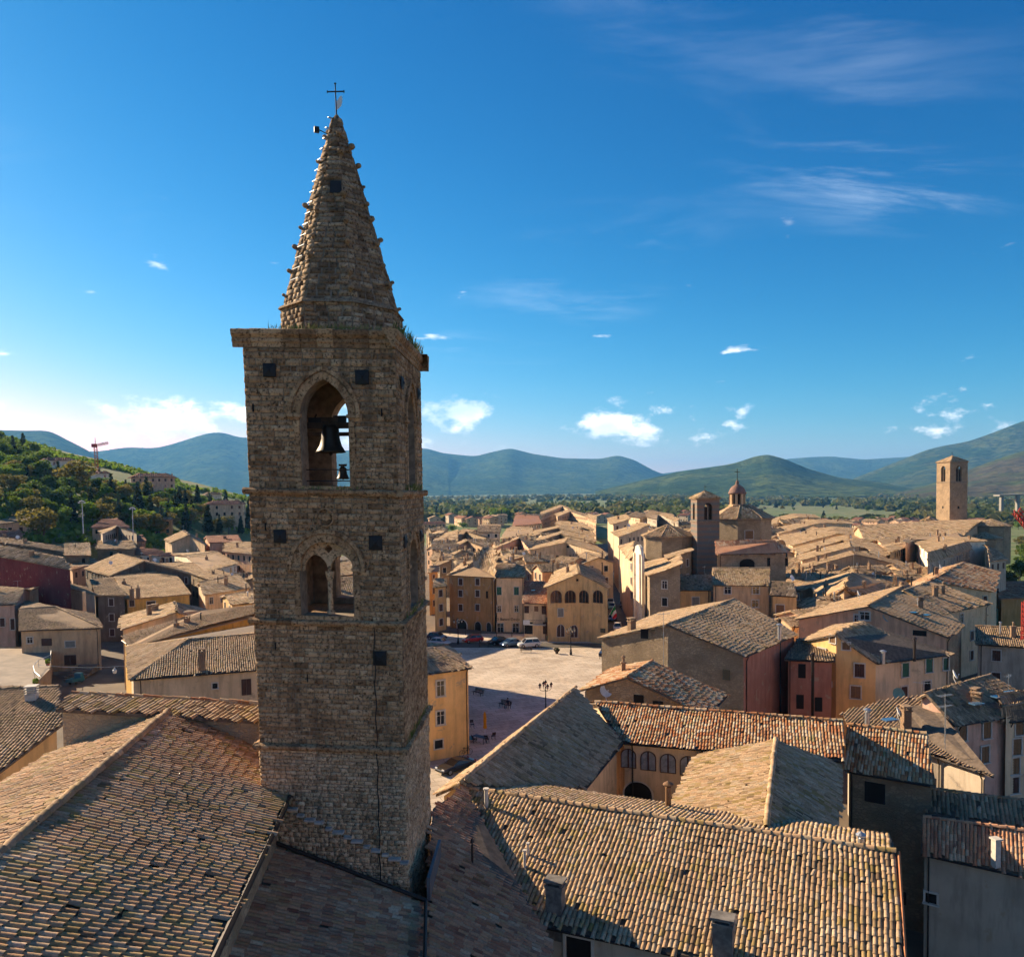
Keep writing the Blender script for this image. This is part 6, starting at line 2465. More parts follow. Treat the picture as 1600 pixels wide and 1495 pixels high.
for (px, py) in ((1428, 958), (1447, 962)):
    q = P(px, py, 11.6)
    MB().box(q + V3(0, 0, 0.1), (1.3, 0.9, 0.12), 0.6).build('skylight', M_glass, r8)
rf, wf_, _ = G('bright orange house with tiled roof in the right half', (1305, 991), (1350, 972), (1492, 1021), (1370, 1036), 13.2, 10.4, e=(1306, 975), f=(1250, 1001), ze2=11.6, wall='orange', wall2='cream', roof='tan', chim=0, win=None, over=0.25)
for (px, py, w_2, h_2, kd) in ((1302, 998, 0.8, 0.8, 'wood'), (1322, 1009, 0.75, 0.75, 'wood'), (1285, 1022, 1.1, 1.3, 'glass'), (1343, 1047, 0.95, 1.4, 'brown'), (1337, 1081, 0.95, 1.3, 'wood'), (1297, 1068, 0.5, 0.4, 'open'),
                              (1414, 1046, 1.0, 1.5, 'green'), (1451, 1039, 1.0, 1.5, 'green'), (1448, 1073, 1.0, 1.3, 'open'), (1477, 1037, 0.8, 1.3, 'green'), (1412, 1081, 0.9, 1.2, 'brown')):
    win_px(rf, wf_, px, py, w_2, h_2, kd, px_wall(wf_, px, py))
dish(rf, P(1403, 1086, 7.4), 0.3, 0.75, m_plain('teal dish', (0.07, 0.20, 0.21), 0.5))
flue(rf, P(1429, 1024, 10.9), 1.7, 0.15, M_gutter)
flue(rf, P(1380, 1028, 10.9), 0.6, 0.2)
MB().tube(P(1457, 1030, 9.7), V3(P(1457, 1030, 9.7).x, P(1457, 1030, 9.7).y - 0.15, 1), 0.07).build('downpipe', M_gutter, rf)
G('tiled house with square chimney and dark shed dormer in the right quarter', (1413, 923), (1456, 908), (1548, 943), (1478, 957), 13.0, 10.4, m=0.6, wall='cream', roof='tan', chim=4)
G('light tile roof with dark courses near the right trees', (1452, 907), (1506, 879), (1561, 893), (1552, 924), 13.2, (11.4, 10.4), m=0.55, wall='cream', roof='mix', chim=3)
G('long flat lit roof in front of the white curved house', (1450, 864), (1514, 846), (1518, 858), (1449, 879), 13.4, 11.6, m=0.4, wall='grey', roof='tan', chim=1)
r_, w_, _ = G('white sunlit curved house with tall narrow windows', (1480, 838), (1508, 846), (1452, 863), (1425, 843), (13.6, 13.6), (12.4, 12.8), m=0.7, wall='white', roof='tan', chim=2, win=None)
for k in range(5):
    for z in (10.9, 7.6, 4.4):
        i = [j for j, (A, B) in enumerate(w_) if abs((A + B).x / 2 - P(1437, 852, 12.5).x) < 3.5]
        if i:
            wall_grid(r_, w_, i[0], [(k + 0.5) / 5], [z], 0.8, 1.6, 'brown', simple=True)
G('roof with many chimneys above the white curved house', (1420, 842), (1495, 832), (1508, 845), (1428, 842), 13.6, 12.6, m=0.5, wall='salmon', roof='tan', chim=4)
G('dark slate sided roof at the right end of the quarter', (1545, 856), (1560, 862), (1575, 874), (1545, 878), 12, 10.6, wall='grey', roof='grey', chim=0)
G('brick sided lit strip roof left of the white curved house', (1372, 843), (1402, 834), (1424, 846), (1385, 857), 12.4, 11.2, wall='salmon', roof='tan', chim=2)
G('stone sided house with long low roof in the right quarter', (1385, 855), (1424, 845), (1424, 851), (1390, 862), 12.0, 11.6, m=1.5, wall='dstone', roof='tan', chim=1)
G('dark roof strip behind the long gabled brown house', (1330, 845), (1350, 842), (1392, 862), (1384, 868), 12.4, 10.8, m=0.6, wall='tan', roof='grey', chim=3)
# church at far right: long roof and apse
G('very long tan church roof at the foot of the far right tower', (1340, 822), (1537, 812), (1500, 842), (1352, 846), 15.5, 11.6, m=0.6, wall='tan', roof='tan', chim=0, win=None, cat='church', name='church')
c_ = PD(1548, 832, 292)
prism_building('polygonal apse at the right end of the long church', V3(c_.x, c_.y, 0), 8, 6.3, 0, PD(1548, 822, 287).z, 'stone', 'apse', 'church', rot=R(10), roof='tan', rz=PD(1540, 811, 292).z)
c_ = PD(1538, 845, 280)
prism_building('lower polygonal chapel below the apse', V3(c_.x, c_.y, 0), 8, 5.2, 0, PD(1540, 842, 275).z, 'stone', 'chapel', 'chapel', rot=R(10), roof='tan', rz=PD(1535, 832, 280).z)
c_ = PD(1452, 812, 305)
prism_building('tiny white round turret on the long church roof', V3(c_.x, c_.y, 0), 10, 1.6, 10, PD(1452, 812, 305).z, 'white', 'turret', 'turret', roof='tan', rz=PD(1452, 807, 305).z, roof_r=1.5)
# lower right
G('shaded house with ribbed dark roof and balconies at the right edge', (1524, 978), (1650, 985), (1650, 1014), (1524, 1006), 9.0, 7.6, wall='grey', roof='grey', chim=1, kinds=('brown', 'open'), wp=0.9, m=0.4)
r_, w_, _ = side_house('dark shaded old roof with antennas in the lower right', [(1318, 1114, 8.9), (1405, 1090, 10.0), (1448, 1086, 10.2), (1553, 1212, 8.0), (1470, 1184, 7.8), (1326, 1138, 8.3)], wall='grey', roof='grey', chim=1, win=None)
antenna(r_, P(1477, 1160, 9.2), 3.0)
for (px, py) in ((1390, 1126),):
    MB().box(P(px, py, 9.4) + V3(0, 0, 0.12), (1.2, 0.7, 0.1), 0.3).build('skylight', m_plain('blue glass', (0.06, 0.12, 0.20), 0.1, spec=0.8), r_)
r_, w_, _ = G('pinkish house with skylights and shuttered windows at the right edge', (1446, 1084), (1548, 1055), (1640, 1108), (1492, 1133), 11.0, 9.0, m=0.3, wall='pink', roof='grey', chim=2, win=None)
for (px, py) in ((1503, 1144), (1541, 1140), (1538, 1178)):
    win_px(r_, w_, px, py, 0.9, 1.4, 'wood', px_wall(w_, px, py))
for (px, py) in ((1526, 1101), (1560, 1090), (1580, 1083)):
    MB().box(P(px, py, 10.1) + V3(0, 0, 0.12), (1.1, 0.7, 0.1), 0.3).build('skylight', m_plain('blue glass', (0.06, 0.12, 0.20), 0.1, spec=0.8), r_)
r_, w_, _ = G('cream house with wooden shutters cut by the right edge', (1565, 1105), (1680, 1085), (1690, 1115), (1562, 1128), 9.8, 8.6, m=0.5, wall='cream', roof='grey', chim=0, win=None, base=-4)
for (px, py) in ((1592, 1135), (1588, 1166), (1585, 1196), (1584, 1226)):
    win_px(r_, w_, px, py, 0.9, 1.4, 'wood' if py < 1200 else 'brown', px_wall(w_, px, py))
G('dark roof above the cream house at the right edge', (1560, 1085), (1680, 1075), (1690, 1095), (1556, 1098), 10.4, 9.2, m=0.5, wall='grey', roof='grey', chim=1, win=None)
G('small lean roof beside the orange house', (1292, 1095), (1312, 1090), (1322, 1102), (1296, 1106), 5.4, 4.6, wall='yellow', roof='mix', chim=0, win=None)
G('shed roof among dark trees at the right edge', (1560, 915), (1640, 912), (1640, 932), (1562, 936), 3.5, 2.4, wall='brown', roof='red', chim=0, win=None, base=-9)


# ------------------------------------------------------------------ the many ordinary houses between
TAKEN = [(sum((p.x for p in v[2])) / len(v[2]), sum((p.y for p in v[2])) / len(v[2]), max((Vector((p.x, p.y)) - Vector((sum(q.x for q in v[2]) / len(v[2]), sum(q.y for q in v[2]) / len(v[2])))).length for p in v[2]))
         for v in HOUSES.values()]
for (x, y, r) in ((-7, 34, 6), (2, 105, 30), (0, 135, 24), (30, 180, 16), (75, 322, 12)):
    TAKEN.append((x, y, r))


# repeats of which the photograph shows nothing (hidden behind others) are left out
SKIP_H = set(map(int, (
    '2 10 18 24 33 35 37 39 42 43 44 47 52 53 58 71 73 74 78 79 82 87 88 89 90 91 92 93 95 98 102 103 104 106 107 108 115 117 118 122 126 128 137 138 139 '
    '143 144 145 146 147 148 149 150 151 153 154 155 156 158 160 161 162 163 164 165 166 167 168 170 171 172 175 176 178 179 181 182 183 184 185 186 187 '
    '188 189 190 191 193 194 195 197 198 200 201 202 203 206 207 208 209 210 211 212 216 217 218 220 221 224 227 231 232 233 235 236 237 238 239 240 241 '
    '242 243 245 246 248 249 250 251 252 254 255 256 259 261 262 263 264 265 266 267 269 270 271 272 273 276 277 280 281 286 287 290 291 292 294 295 296 '
    '297 298 304 306 308 309 311 312 313 315 317 319 320 324 326 327 328 329 330 331 332 333 334 336 337 338 340 341 342 343 344 345 346 348 351 ').split()))
SKIP_T = set(map(int, (
    '8 9 11 14 15 17 18 19 20 21 25 27 29 31 34 35 36 37 40 44 47 49 50 51 56 58 61 63 66 68 70 75 77 81 83 85 87 91 92 94 96 99 100 103 114 115 117 121 '
    '124 125 128 129 130 131 132 136 137 139 141 147 149 151 153 154 156 158 159 160 163 164 166 169 173 174 177 181 182 184 187 190 191 192 196 199 202 '
    '203 206 209 213 214 217 218 222 223 225 226 229 231 233 236 238 240 242 243 244 249 250 253 256 264 269 270 271 275 276 278 280 285 288 290 292 299 '
    '300 318 319 320 321 322 324 325 327 328 329 330 331 333 334 335 336 337 338 339 340 341 342 343 344 345 350 353 355 356 357 360 361 363 365 366 368 '
    '369 370 372 374 375 376 377 378 381 382 386 387 389 392 396 397 398 399 400 401 405 406 407 410 413 416 417 420 421 423 424 429 430 431 432 433 434 '
    '437 439 440 442 444 445 446 447 449 451 452 454 455 456 457 458 460 466 468 469 470 471 472 473 474 476 477 478 479 480 482 484 486 489 490 492 493 '
    '494 495 497 499 501 502 504 505 506 507 508 509 510 512 513 514 516 518 519 521 524 525 526 527 531 532 534 535 537 539 541 542 543 545 546 549 550 '
    '551 553 554 555 557 558 559 560 561 563 564 566 568 569 571 572 574 575 576 577 578 580 581 582 583 585 586 588 589 591 592 594 596 597 598 599 602 '
    '604 606 607 608 610 611 612 613 614 615 617 618 619 620 621 622 624 ').split()))
FIDS = {}
NF = [0]
NTR = [0]


def filler(label, group, x0, x1, y0, y1, n, zr, walls, roofs, rnd, gap=0.42, base=None, size=(3.4, 6.0, 2.8, 4.4), win='auto', ori=None, street=None, cat='house', chim=1):
    made = 0
    for _ in range(n * 30):
        if made >= n:
            break
        y = rnd.uniform(y0, y1)
        x = rnd.uniform(x0(y) if callable(x0) else x0, x1(y) if callable(x1) else x1)
        l, w_ = rnd.uniform(size[0], size[1]), rnd.uniform(size[2], size[3])
        if any((x - a) ** 2 + (y - b) ** 2 < (r * gap + l * 0.72) ** 2 for a, b, r in TAKEN):
            continue
        if street and abs(x - street(y)) < 6.0:
            continue
        g = max(0, hill(x, y)) if base is None else base
        if base is None and hill(x, y) < 0:
            g = hill(x, y)
        z = g + rnd.uniform(*zr)
        a = rnd.choice((0.35, 0.35 + math.pi / 2)) + rnd.gauss(0, 0.15) if ori is None else ori + rnd.choice((0, math.pi / 2)) + rnd.gauss(0, 0.2)
        d, nn_ = Vector((math.cos(a), math.sin(a), 0)), Vector((-math.sin(a), math.cos(a), 0))
        c = Vector((x, y, z))
        dr = w_ * rnd.uniform(0.32, 0.4)
        A, B = c - d * l, c + d * l
        pl = [[A, B, B + nn_ * w_ - V3(0, 0, dr), A + nn_ * w_ - V3(0, 0, dr)], [B, A, A - nn_ * w_ - V3(0, 0, dr), B - nn_ * w_ - V3(0, 0, dr)]]
        wl_, rf2 = rnd.choice(walls), rnd.choice(roofs)
        row_ = ('near', 'middle', 'back')[min(2, int(3 * (y - y0) / (y1 - y0)))]
        xa, xb = (x0(y) if callable(x0) else x0), (x1(y) if callable(x1) else x1)
        col_ = ('left', 'central', 'right')[min(2, int(3 * (x - xa) / (xb - xa)))]
        lab_ = '%s %s house with %s roof, %s %s of %s' % (('long' if l > (size[0] + size[1]) / 2 else 'short'), {'tan': 'brown walled', 'dark': 'dark walled'}.get(wl_, wl_ + ' walled'),
                                                      {'tan': 'tan tiled', 'grey': 'grey tiled', 'far': 'dull red'}[rf2], row_, col_, label)
        ch_ = rnd.choice((0, chim, chim + 1))
        NF[0] += 1
        if NF[0] not in SKIP_H and not (x < -0.3 * y and ((y < 235 and 800 + x / y * F < 190) or hill(x, y) > 7)):
            ro, _, _ = house(lab_, pl, wall=wl_, roof=rf2, base=g, group=group, chim=ch_, win=win, cat=cat, caps=False)
            FIDS[ro.name] = ('H', NF[0])
        TAKEN.append((x, y, l))
        made += 1
    return made


rf_ = random.Random(21)
filler('the left quarter', 'houses packed into the left quarter', lambda y: -0.52 * y - 22, lambda y: -0.31 * y, 172, 285, 55, (8.2, 10.4),
       ('cream', 'stone', 'salmon', 'ochre', 'tan', 'grey'), ('tan', 'tan', 'grey'), rf_)
filler('the centre quarter', 'houses packed beyond the square', lambda y: -0.095 * y, lambda y: 0.105 * y, 178, 400, 70, (9, 12),
       ('cream', 'stone', 'salmon', 'tan'), ('tan', 'tan', 'grey'), rf_, street=lambda y: 24.2 + (y - 150) * 0.065)
filler('the right quarter', 'houses packed into the right quarter', lambda y: 0.36 * y, lambda y: 0.52 * y + 6, 120, 270, 40, (8.6, 10.2),
       ('cream', 'stone', 'salmon', 'tan'), ('tan', 'tan', 'grey'), rf_, base=0)
filler('the roofs behind the dome', 'houses behind the domed church', lambda y: 0.15 * y, lambda y: 0.44 * y, 205, 430, 80, (9.0, 12.0), ('cream', 'stone', 'tan'), ('tan', 'tan', 'grey'), rf_,
       base=0, street=lambda y: 24.2 + (y - 150) * 0.065)
filler('the far plain', 'red roofed houses on the plain', lambda y: -0.10 * y, lambda y: 0.60 * y, 400, 900, 130, (8.0, 11.0), ('cream', 'salmon', 'tan', 'grey'), ('far', 'far', 'tan'),
       rf_, size=(5, 11, 4, 6), win='auto', gap=0.8, cat='house', chim=0)

# --- houses on the left hillside
for (lab, px, py, wpx, hpx, wall, roof, ang) in (
        ('large pale hotel high on the left hillside', 84, 747, 42, 24, 'white', 'far', 0.5), ('second pale hotel end behind the hillside trees', 152, 762, 26, 20, 'white', 'far', 0.6),
        ('long brick red institute building on the hillside', 230, 770, 62, 22, 'salmon', 'far', 0.45), ('yellow apartment house with balconies left of the tower', 347, 822, 58, 32, 'cream', 'far', 0.2),
        ('small brown brick house among hillside trees', 252, 838, 28, 24, 'brown', 'grey', 0.3), ('low grey villa roof among the conifers left of the tower', 330, 782, 26, 9, 'white', 'grey', 0.3)):
    c = ground_hit(px, py)
    k_ = (c - CAM).length / F
    w_, h_ = wpx * k_, hpx * k_
    c.y += w_ * 0.3
    d, nn_ = Vector((math.cos(ang), math.sin(ang), 0)), Vector((-math.sin(ang), math.cos(ang), 0))
    zt_ = c.z + h_
    l, dp = w_ / 2 * 0.95, w_ * 0.26
    A, B = V3(c.x, c.y, zt_ + dp * 0.35) - d * l * 0.6, V3(c.x, c.y, zt_ + dp * 0.35) + d * l * 0.6
    q = [V3(c.x, c.y, zt_) + d * l * sx + nn_ * dp * sy for sx, sy in ((-1, -1), (1, -1), (1, 1), (-1, 1))]
    house(lab, [[A, B, q[1], q[0]], [B, A, q[3], q[2]], [A, q[0], q[3]], [B, q[2], q[1]]], wall=wall, roof=roof, base=c.z - 4, chim=1, cat='building' if wpx > 30 else 'house', kinds=('open', 'glass', 'brown'), simple=True)


# ------------------------------------------------------------------ trees
def m_leaf(name, c0, c1, c2):
    m, nt = material(name)
    at = nt.n('ShaderNodeAttribute', attribute_name='tint')
    s = nt.n('ShaderNodeSeparateColor', inp={0: at.outputs['Color']})
    oi = nt.n('ShaderNodeObjectInfo')
    f = nt.math('ADD', nt.math('MULTIPLY', s.outputs[0], 0.65), nt.math('MULTIPLY', oi.outputs['Random'], 0.35))
    c = nt.ramp(f, [(0.1, c0), (0.5, c1), (0.9, c2)])
    b = nt.n('ShaderNodeBsdfPrincipled', inp={'Base Color': c, 'Roughness': 0.75, 'Specular IOR Level': 0.2})
    t = nt.n('ShaderNodeBsdfTranslucent', inp={0: c})
    mx = nt.n('ShaderNodeMixShader', inp={0: 0.45, 1: b.outputs[0], 2: t.outputs[0]})
    nt.n('ShaderNodeOutputMaterial', inp={0: mx.outputs[0]})
    return m


L_green = m_leaf('green leaves', (0.05, 0.085, 0.014), (0.10, 0.16, 0.022), (0.18, 0.235, 0.03))
L_bright = m_leaf('fresh leaves', (0.075, 0.135, 0.014), (0.14, 0.225, 0.02), (0.23, 0.31, 0.035))
L_olive = m_leaf('budding leaves', (0.09, 0.085, 0.022), (0.16, 0.14, 0.032), (0.24, 0.19, 0.045))
L_dark = m_leaf('needles', (0.010, 0.020, 0.012), (0.022, 0.038, 0.019), (0.045, 0.062, 0.028))
M_bark = m_plain('bark', (0.09, 0.065, 0.045), 0.95, vary=0.3)


def leaf_cloud(name, mat, lobes, n, size, rng, flat=1.0):
    """leaf faces spread through uneven lobes"""
    tot = sum(l[3] ** 2 for l in lobes)
    pts = []
    tn = []
    for (x, y, z, r) in lobes:
        k = max(8, int(n * r * r / tot))
        d = rng.normal(0, 1, (k, 3))
        d /= np.linalg.norm(d, axis=1)[:, None]
        rr = r * (0.55 + 0.5 * rng.uniform(0, 1, k) ** 0.5)
        pts.append(np.array([x, y, z]) + d * rr[:, None] * np.array([1, 1, flat]))
        tn.append(np.clip(rng.normal(rng.uniform(0.3, 0.7), 0.16, k), 0, 1))
    C = np.concatenate(pts)
    T = np.concatenate(tn)
    k = len(C)
    a = rng.normal(0, 1, (k, 3))
    a /= np.linalg.norm(a, axis=1)[:, None]
    b = np.cross(a, rng.normal(0, 1, (k, 3)))
    b /= np.linalg.norm(b, axis=1)[:, None]
    s = size * rng.uniform(0.6, 1.4, k)[:, None]
    V = np.stack([C - a * s - b * s * 0.6, C + a * s * 0.8 - b * s, C + a * s + b * s * 0.7, C - a * s * 0.7 + b * s], 1)
    tint = np.repeat(np.stack([T, T, T], 1), 4, axis=0)
    return mesh_np(name, V.reshape(-1, 3), np.arange(k * 4).reshape(-1, 4), mat, tint)


def trunk_mesh(h, r, limbs, rng):
    mb = MB().tube((0, 0, -0.8), (0.1, 0.05, h), r, r * 0.55, 7)
    for _ in range(limbs):
        a = rng.uniform(0, 6.28)
        z0 = h * rng.uniform(0.55, 1.0)
        mb.tube((0.05, 0.02, z0), (math.cos(a) * h * 0.5, math.sin(a) * h * 0.5, z0 + h * rng.uniform(0.35, 0.7)), r * 0.4, r * 0.12, 5)
    return mb.mesh('trunk', M_bark)


TREES = {}


def tree_kind(kind, seed):
    rng = np.random.default_rng(seed)
    if kind in ('green', 'bright', 'olive'):
        lobes = [(rng.normal(0, 0.9), rng.normal(0, 0.9), 4.2 + rng.uniform(-1.3, 2.6), rng.uniform(0.9, 1.7)) for _ in range(11)]
        lobes.append((0, 0, 4.4, 1.9))
        me = leaf_cloud('crown', {'green': L_green, 'bright': L_bright, 'olive': L_olive}[kind], lobes, 1500 if kind != 'olive' else 1100, 0.20, rng, 0.9)
        return me, trunk_mesh(3.4, 0.2, 6, rng)
    if kind == 'conifer':
        lobes = []
        for k in range(26):
            t = k / 25
            r = (1 - t) * 1.7 + 0.12
            for _ in range(4 if t < 0.7 else 2):
                a = rng.uniform(0, 6.28)
                lobes.append((math.cos(a) * r * 0.62, math.sin(a) * r * 0.62, 1.0 + t * 7.4, 0.30 + 0.34 * (1 - t)))
        return leaf_cloud('crown', L_dark, lobes, 1700, 0.17, rng, 0.6), trunk_mesh(7.5, 0.17, 0, rng)
    if kind == 'cypress':
        lobes = [(rng.normal(0, 0.12), rng.normal(0, 0.12), 0.6 + 6.6 * k / 16, 0.72 * math.sin(math.pi * (0.16 + 0.78 * k / 16)) + 0.1) for k in range(17)]
        return leaf_cloud('crown', L_dark, lobes, 1000, 0.15, rng, 1.0), trunk_mesh(2, 0.14, 0, rng)
    lobes = [(rng.normal(0, 0.8), rng.normal(0, 0.8), 0.7 + rng.uniform(0, 0.7), rng.uniform(0.5, 0.9)) for _ in range(8)]
    return leaf_cloud('crown', {'bush': L_green, 'obush': L_olive}[kind], lobes, 600, 0.16, rng, 0.8), trunk_mesh(0.7, 0.1, 3, rng)


def tree(kind, p, h, label, group=None, name=None, wide=1.0):
    var = RND.randrange(4)
    turn = RND.uniform(0, 6.28)
    NTR[0] += 1
    if NTR[0] in SKIP_T:
        return None
    if (kind, var) not in TREES:
        TREES[(kind, var)] = tree_kind(kind, 100 + var * 7 + len(kind) * 31 + ord(kind[0]))
    me, tr = TREES[(kind, var)]
    full = {'conifer': 8.6, 'cypress': 7.9, 'bush': 2.0, 'obush': 2.0}.get(kind, 7.6)
    s = h / full
    o = thing(name or {'conifer': 'conifer_tree', 'cypress': 'cypress_tree', 'bush': 'shrub', 'obush': 'shrub'}.get(kind, 'broadleaf_tree'), label,
              'shrub' if 'bush' in kind else 'tree', p, group)
    o.rotation_euler = (0, 0, turn)
    FIDS[o.name] = ('T', NTR[0])
    o.scale = (s * wide, s * wide, s)
    linkl('crown', me, o)
    linkl('trunk', tr, o)
    return o


def hill_tree(kind, px, py, h, label, group=None, wide=1.0, z0=0.0):
    p = ground_hit(px, py)
    return tree(kind, V3(p.x, p.y, hill(p.x, p.y) - 0.3), h, label, group, wide=wide)


rt = random.Random(77)
GH = 'trees on the left hillside'
hill_tree('olive', 68, 846, 11, 'large golden tree standing behind the maroon wall at left', wide=1.35)
hill_tree('cypress', 42, 757, 9, 'slim dark cypress on the green slope at far left')
hill_tree('olive', 118, 775, 15, 'large pale budding tree in front of the hillside hotels', wide=1.2)
hill_tree('bright', 283, 828, 9.5, 'rounded bright green tree beside the brown brick house', wide=1.2)
hill_tree('cypress', 202, 778, 8, 'short dark cypress in front of the brick institute')
hill_tree('conifer', 112, 822, 12, 'dark spruce behind the floodlight mast at left')
names = {'conifer': 'dark conifer on the left hillside', 'green': 'leafy green tree on the left hillside', 'bright': 'fresh light green tree on the left hillside', 'olive': 'budding brownish tree on the left hillside',
         'bush': 'green shrub on the left hillside slope', 'obush': 'brownish shrub on the left hillside slope'}
n = 0
for _ in range(4000):
    if n >= 270:
        break
    px, py = rt.uniform(-20, 392), rt.uniform(690, 846)
    crest = np.interp(px, [0, 60, 120, 200, 260, 392], [700, 722, 748, 772, 784, 800])
    if py < crest or py > np.interp(px, [0, 150, 250, 392], [815, 828, 838, 838]):
        continue
    if px < 160 and 770 < py < 840 and rt.random() < 0.45:
        continue
    # keep the faces of the hillside buildings free
    if any(abs(px - bx) < bw_ and -3 < py - by < 13 for bx, by, bw_ in ((84, 742, 20), (150, 757, 12), (228, 765, 24), (345, 815, 26), (252, 820, 16), (330, 775, 10))):
        continue
    k = rt.choices(['conifer', 'green', 'bright', 'olive', 'bush', 'obush'], [0.34 if px > 200 else 0.14, 0.26, 0.12, 0.16, 0.2, 0.08])[0]
    p = ground_hit(px, py)
    if p.y > 560:
        continue
    h = {'conifer': rt.uniform(8, 14), 'bush': rt.uniform(1.8, 3.2), 'obush': rt.uniform(1.8, 3.0)}.get(k, rt.uniform(5.0, 9))
    zone = 'at the far left of' if px < 80 else 'on the left part of' if px < 170 else 'in the middle of' if px < 280 else 'near the tower on'
    lev = 'upper' if py - crest < 22 else 'middle' if py - crest < 48 else 'lower'
    sz = 'tall' if h > 10.5 else 'small' if h < 6 else 'medium'
    tree(k, V3(p.x, p.y, hill(p.x, p.y) - 0.3), h, '%s %s %s the %s left hillside' % (sz, names[k].split(' on ')[0], zone, lev), GH, wide=1.0 if k == 'conifer' else 1.25)
    n += 1
# the wooded crest at the far left
for i in range(26):
    px = -20 + i * 3.4 + rt.uniform(-2, 2)
    py = np.interp(px, [-20, 0, 30, 60, 75], [684, 700, 712, 730, 748]) + rt.uniform(0, 30)
    p = ground_hit(px, py)
    if p.y < 700:
        tree('green', V3(p.x, p.y, hill(p.x, p.y) - 0.5), rt.uniform(7, 11), 'tree of the dark wooded crest at far left', 'trees of the wooded crest at far left', wide=1.3)

# trees beyond the town: right of the tower, behind the centre, on the plain and at the right edge
for (kind, px, py, h, lab, wd) in (('conifer', 683, 815, 17, 'tall dark conifer pair seen just right of the tower', 1.2), ('conifer', 690, 812, 14, 'second dark conifer just right of the tower', 1.2),
                                   ('bright', 775, 816, 15, 'big bright green poplar group left of the dark conifers', 1.3), ('bright', 790, 815, 14, 'bright green tree beside the poplar group', 1.2),
                                   ('green', 762, 812, 12, 'broad green tree at the left of the poplar group', 1.2), ('conifer', 784, 818, 14, 'brown conifer in front of the poplar group', 0.9),
                                   ('bright', 677, 834, 6, 'small round light green tree by the tower', 1.4), ('bright', 706, 832, 6, 'small round light green tree before the grey roofs', 1.4), ('bright', 724, 828, 6, 'light green hedge tree before the grey roofs', 1.7),
                                   ('green', 1335, 818, 9, 'dark green tree above the parallel roofs', 1.4), ('conifer', 1287, 815, 13, 'dark cedar behind the parallel roofs', 1.7), ('conifer', 1212, 794, 15, 'large dark round conifer right of the lantern', 1.7),
                                   ('olive', 1190, 800, 7, 'yellowish tree right of the lantern', 1.5), ('green', 1370, 818, 8, 'green tree left of the far right tower', 1.5), ('olive', 1445, 806, 15, 'yellow green tree beside the far right tower', 1.2)):
    p = ground_hit(px, py)
    tree(kind, V3(p.x, p.y, hill(p.x, p.y)), h, lab, wide=wd)
ORD = ('first', 'second', 'third', 'fourth', 'fifth', 'sixth', 'seventh', 'eighth', 'ninth', 'tenth', 'eleventh', 'twelfth')
for i in range(34):
    px = 800 + i * 5.0 + rt.uniform(-4, 4)
    p = ground_hit(px, rt.uniform(794, 803))
    tree(rt.choice(('conifer', 'conifer', 'green')), V3(p.x, p.y, hill(p.x, p.y)), rt.uniform(9, 14), '%s tree of the dark belt behind the central houses, %s third' % (ORD[i % 12], ('left', 'middle', 'right')[i // 12]), 'dark tree belt behind the central houses', wide=1.3)
for i in range(230):
    px, py = rt.uniform(665, 1620), rt.uniform(774, 800)
    p = ground_hit(px, py)
    if any((p.x - a) ** 2 + (p.y - b) ** 2 < (r * 0.8 + 3) ** 2 for a, b, r in TAKEN):
        continue
    k = rt.choice(('green', 'green', 'olive', 'conifer', 'bright'))
    hh_ = rt.uniform(6, 11)
    zone = ('just right of the tower', 'behind the central houses', 'behind the main street', 'behind the striped tower', 'right of the dome', 'above the parallel roofs', 'left of the far right tower', 'right of the far right tower')[min(7, int((px - 665) / 119))]
    tree(k, V3(p.x, p.y, hill(p.x, p.y)), hh_, '%s %s tree on the %s plain %s' % ('tall' if hh_ > 9.3 else 'low' if hh_ < 7.6 else 'middling', {'conifer': 'dark conifer', 'green': 'green', 'bright': 'light green', 'olive': 'brownish'}[k],
         'far' if py < 784 else 'middle' if py < 791 else 'near', zone), 'trees among the houses on the plain', wide=1.4)
for i in range(70):
    px = rt.uniform(1505, 1640)
    py = rt.uniform(800, 960)
    if px < np.interp(py, [800, 850, 900, 960], [1510, 1565, 1560, 1568]):
        continue
    p = ground_hit(px, py)
    k = rt.choices(['green', 'olive', 'bush', 'bright', 'conifer'], [0.35, 0.3, 0.15, 0.1, 0.1])[0]
    tree(k, V3(p.x, p.y, hill(p.x, p.y)), rt.uniform(6, 12) if k != 'bush' else 3, {'green': 'green tree on the slope below the right of town', 'olive': 'brownish tree on the slope below the right of town', 'bush': 'shrub on the slope below the right of town',
         'bright': 'light green tree on the slope below the right of town', 'conifer': 'dark conifer on the slope below the right of town'}[k], 'trees on the slope below the right of town', wide=1.3)
# undergrowth of the hillside: uncountable
rng = np.random.default_rng(19)
V, T = [], []
for _ in range(9000):
    y = rng.uniform(225, 520)
    x = rng.uniform(-0.78, -0.33) * y
    g = hill(x, y)
    if g < 5.5 or math.sin(x * 0.09 + 1.0) * math.sin(y * 0.07) + 0.5 * math.sin(x * 0.031 - y * 0.045) < -0.12:
        continue
    r = rng.uniform(0.6, 2.0)
    k = 10
    d = rng.normal(0, 1, (k, 3))
    d /= np.linalg.norm(d, axis=1)[:, None]
    C = np.array([x, y, g + r * 0.3]) + d * np.array([r, r, r * 0.6])
    a = rng.normal(0, 1, (k, 3))
    b = np.cross(a, d)
    a, b = [q / np.linalg.norm(q, axis=1)[:, None] for q in (a, b)]
    s = r * 0.42
    V.append(np.stack([C - a * s - b * s, C + a * s - b * s, C + a * s + b * s, C - a * s + b * s], 1).reshape(-1, 3))
    T.append(np.repeat(np.clip(rng.normal(rng.uniform(0.2, 0.9), 0.12, (k, 1)), 0, 1), 4, axis=0) * np.ones((1, 3)))
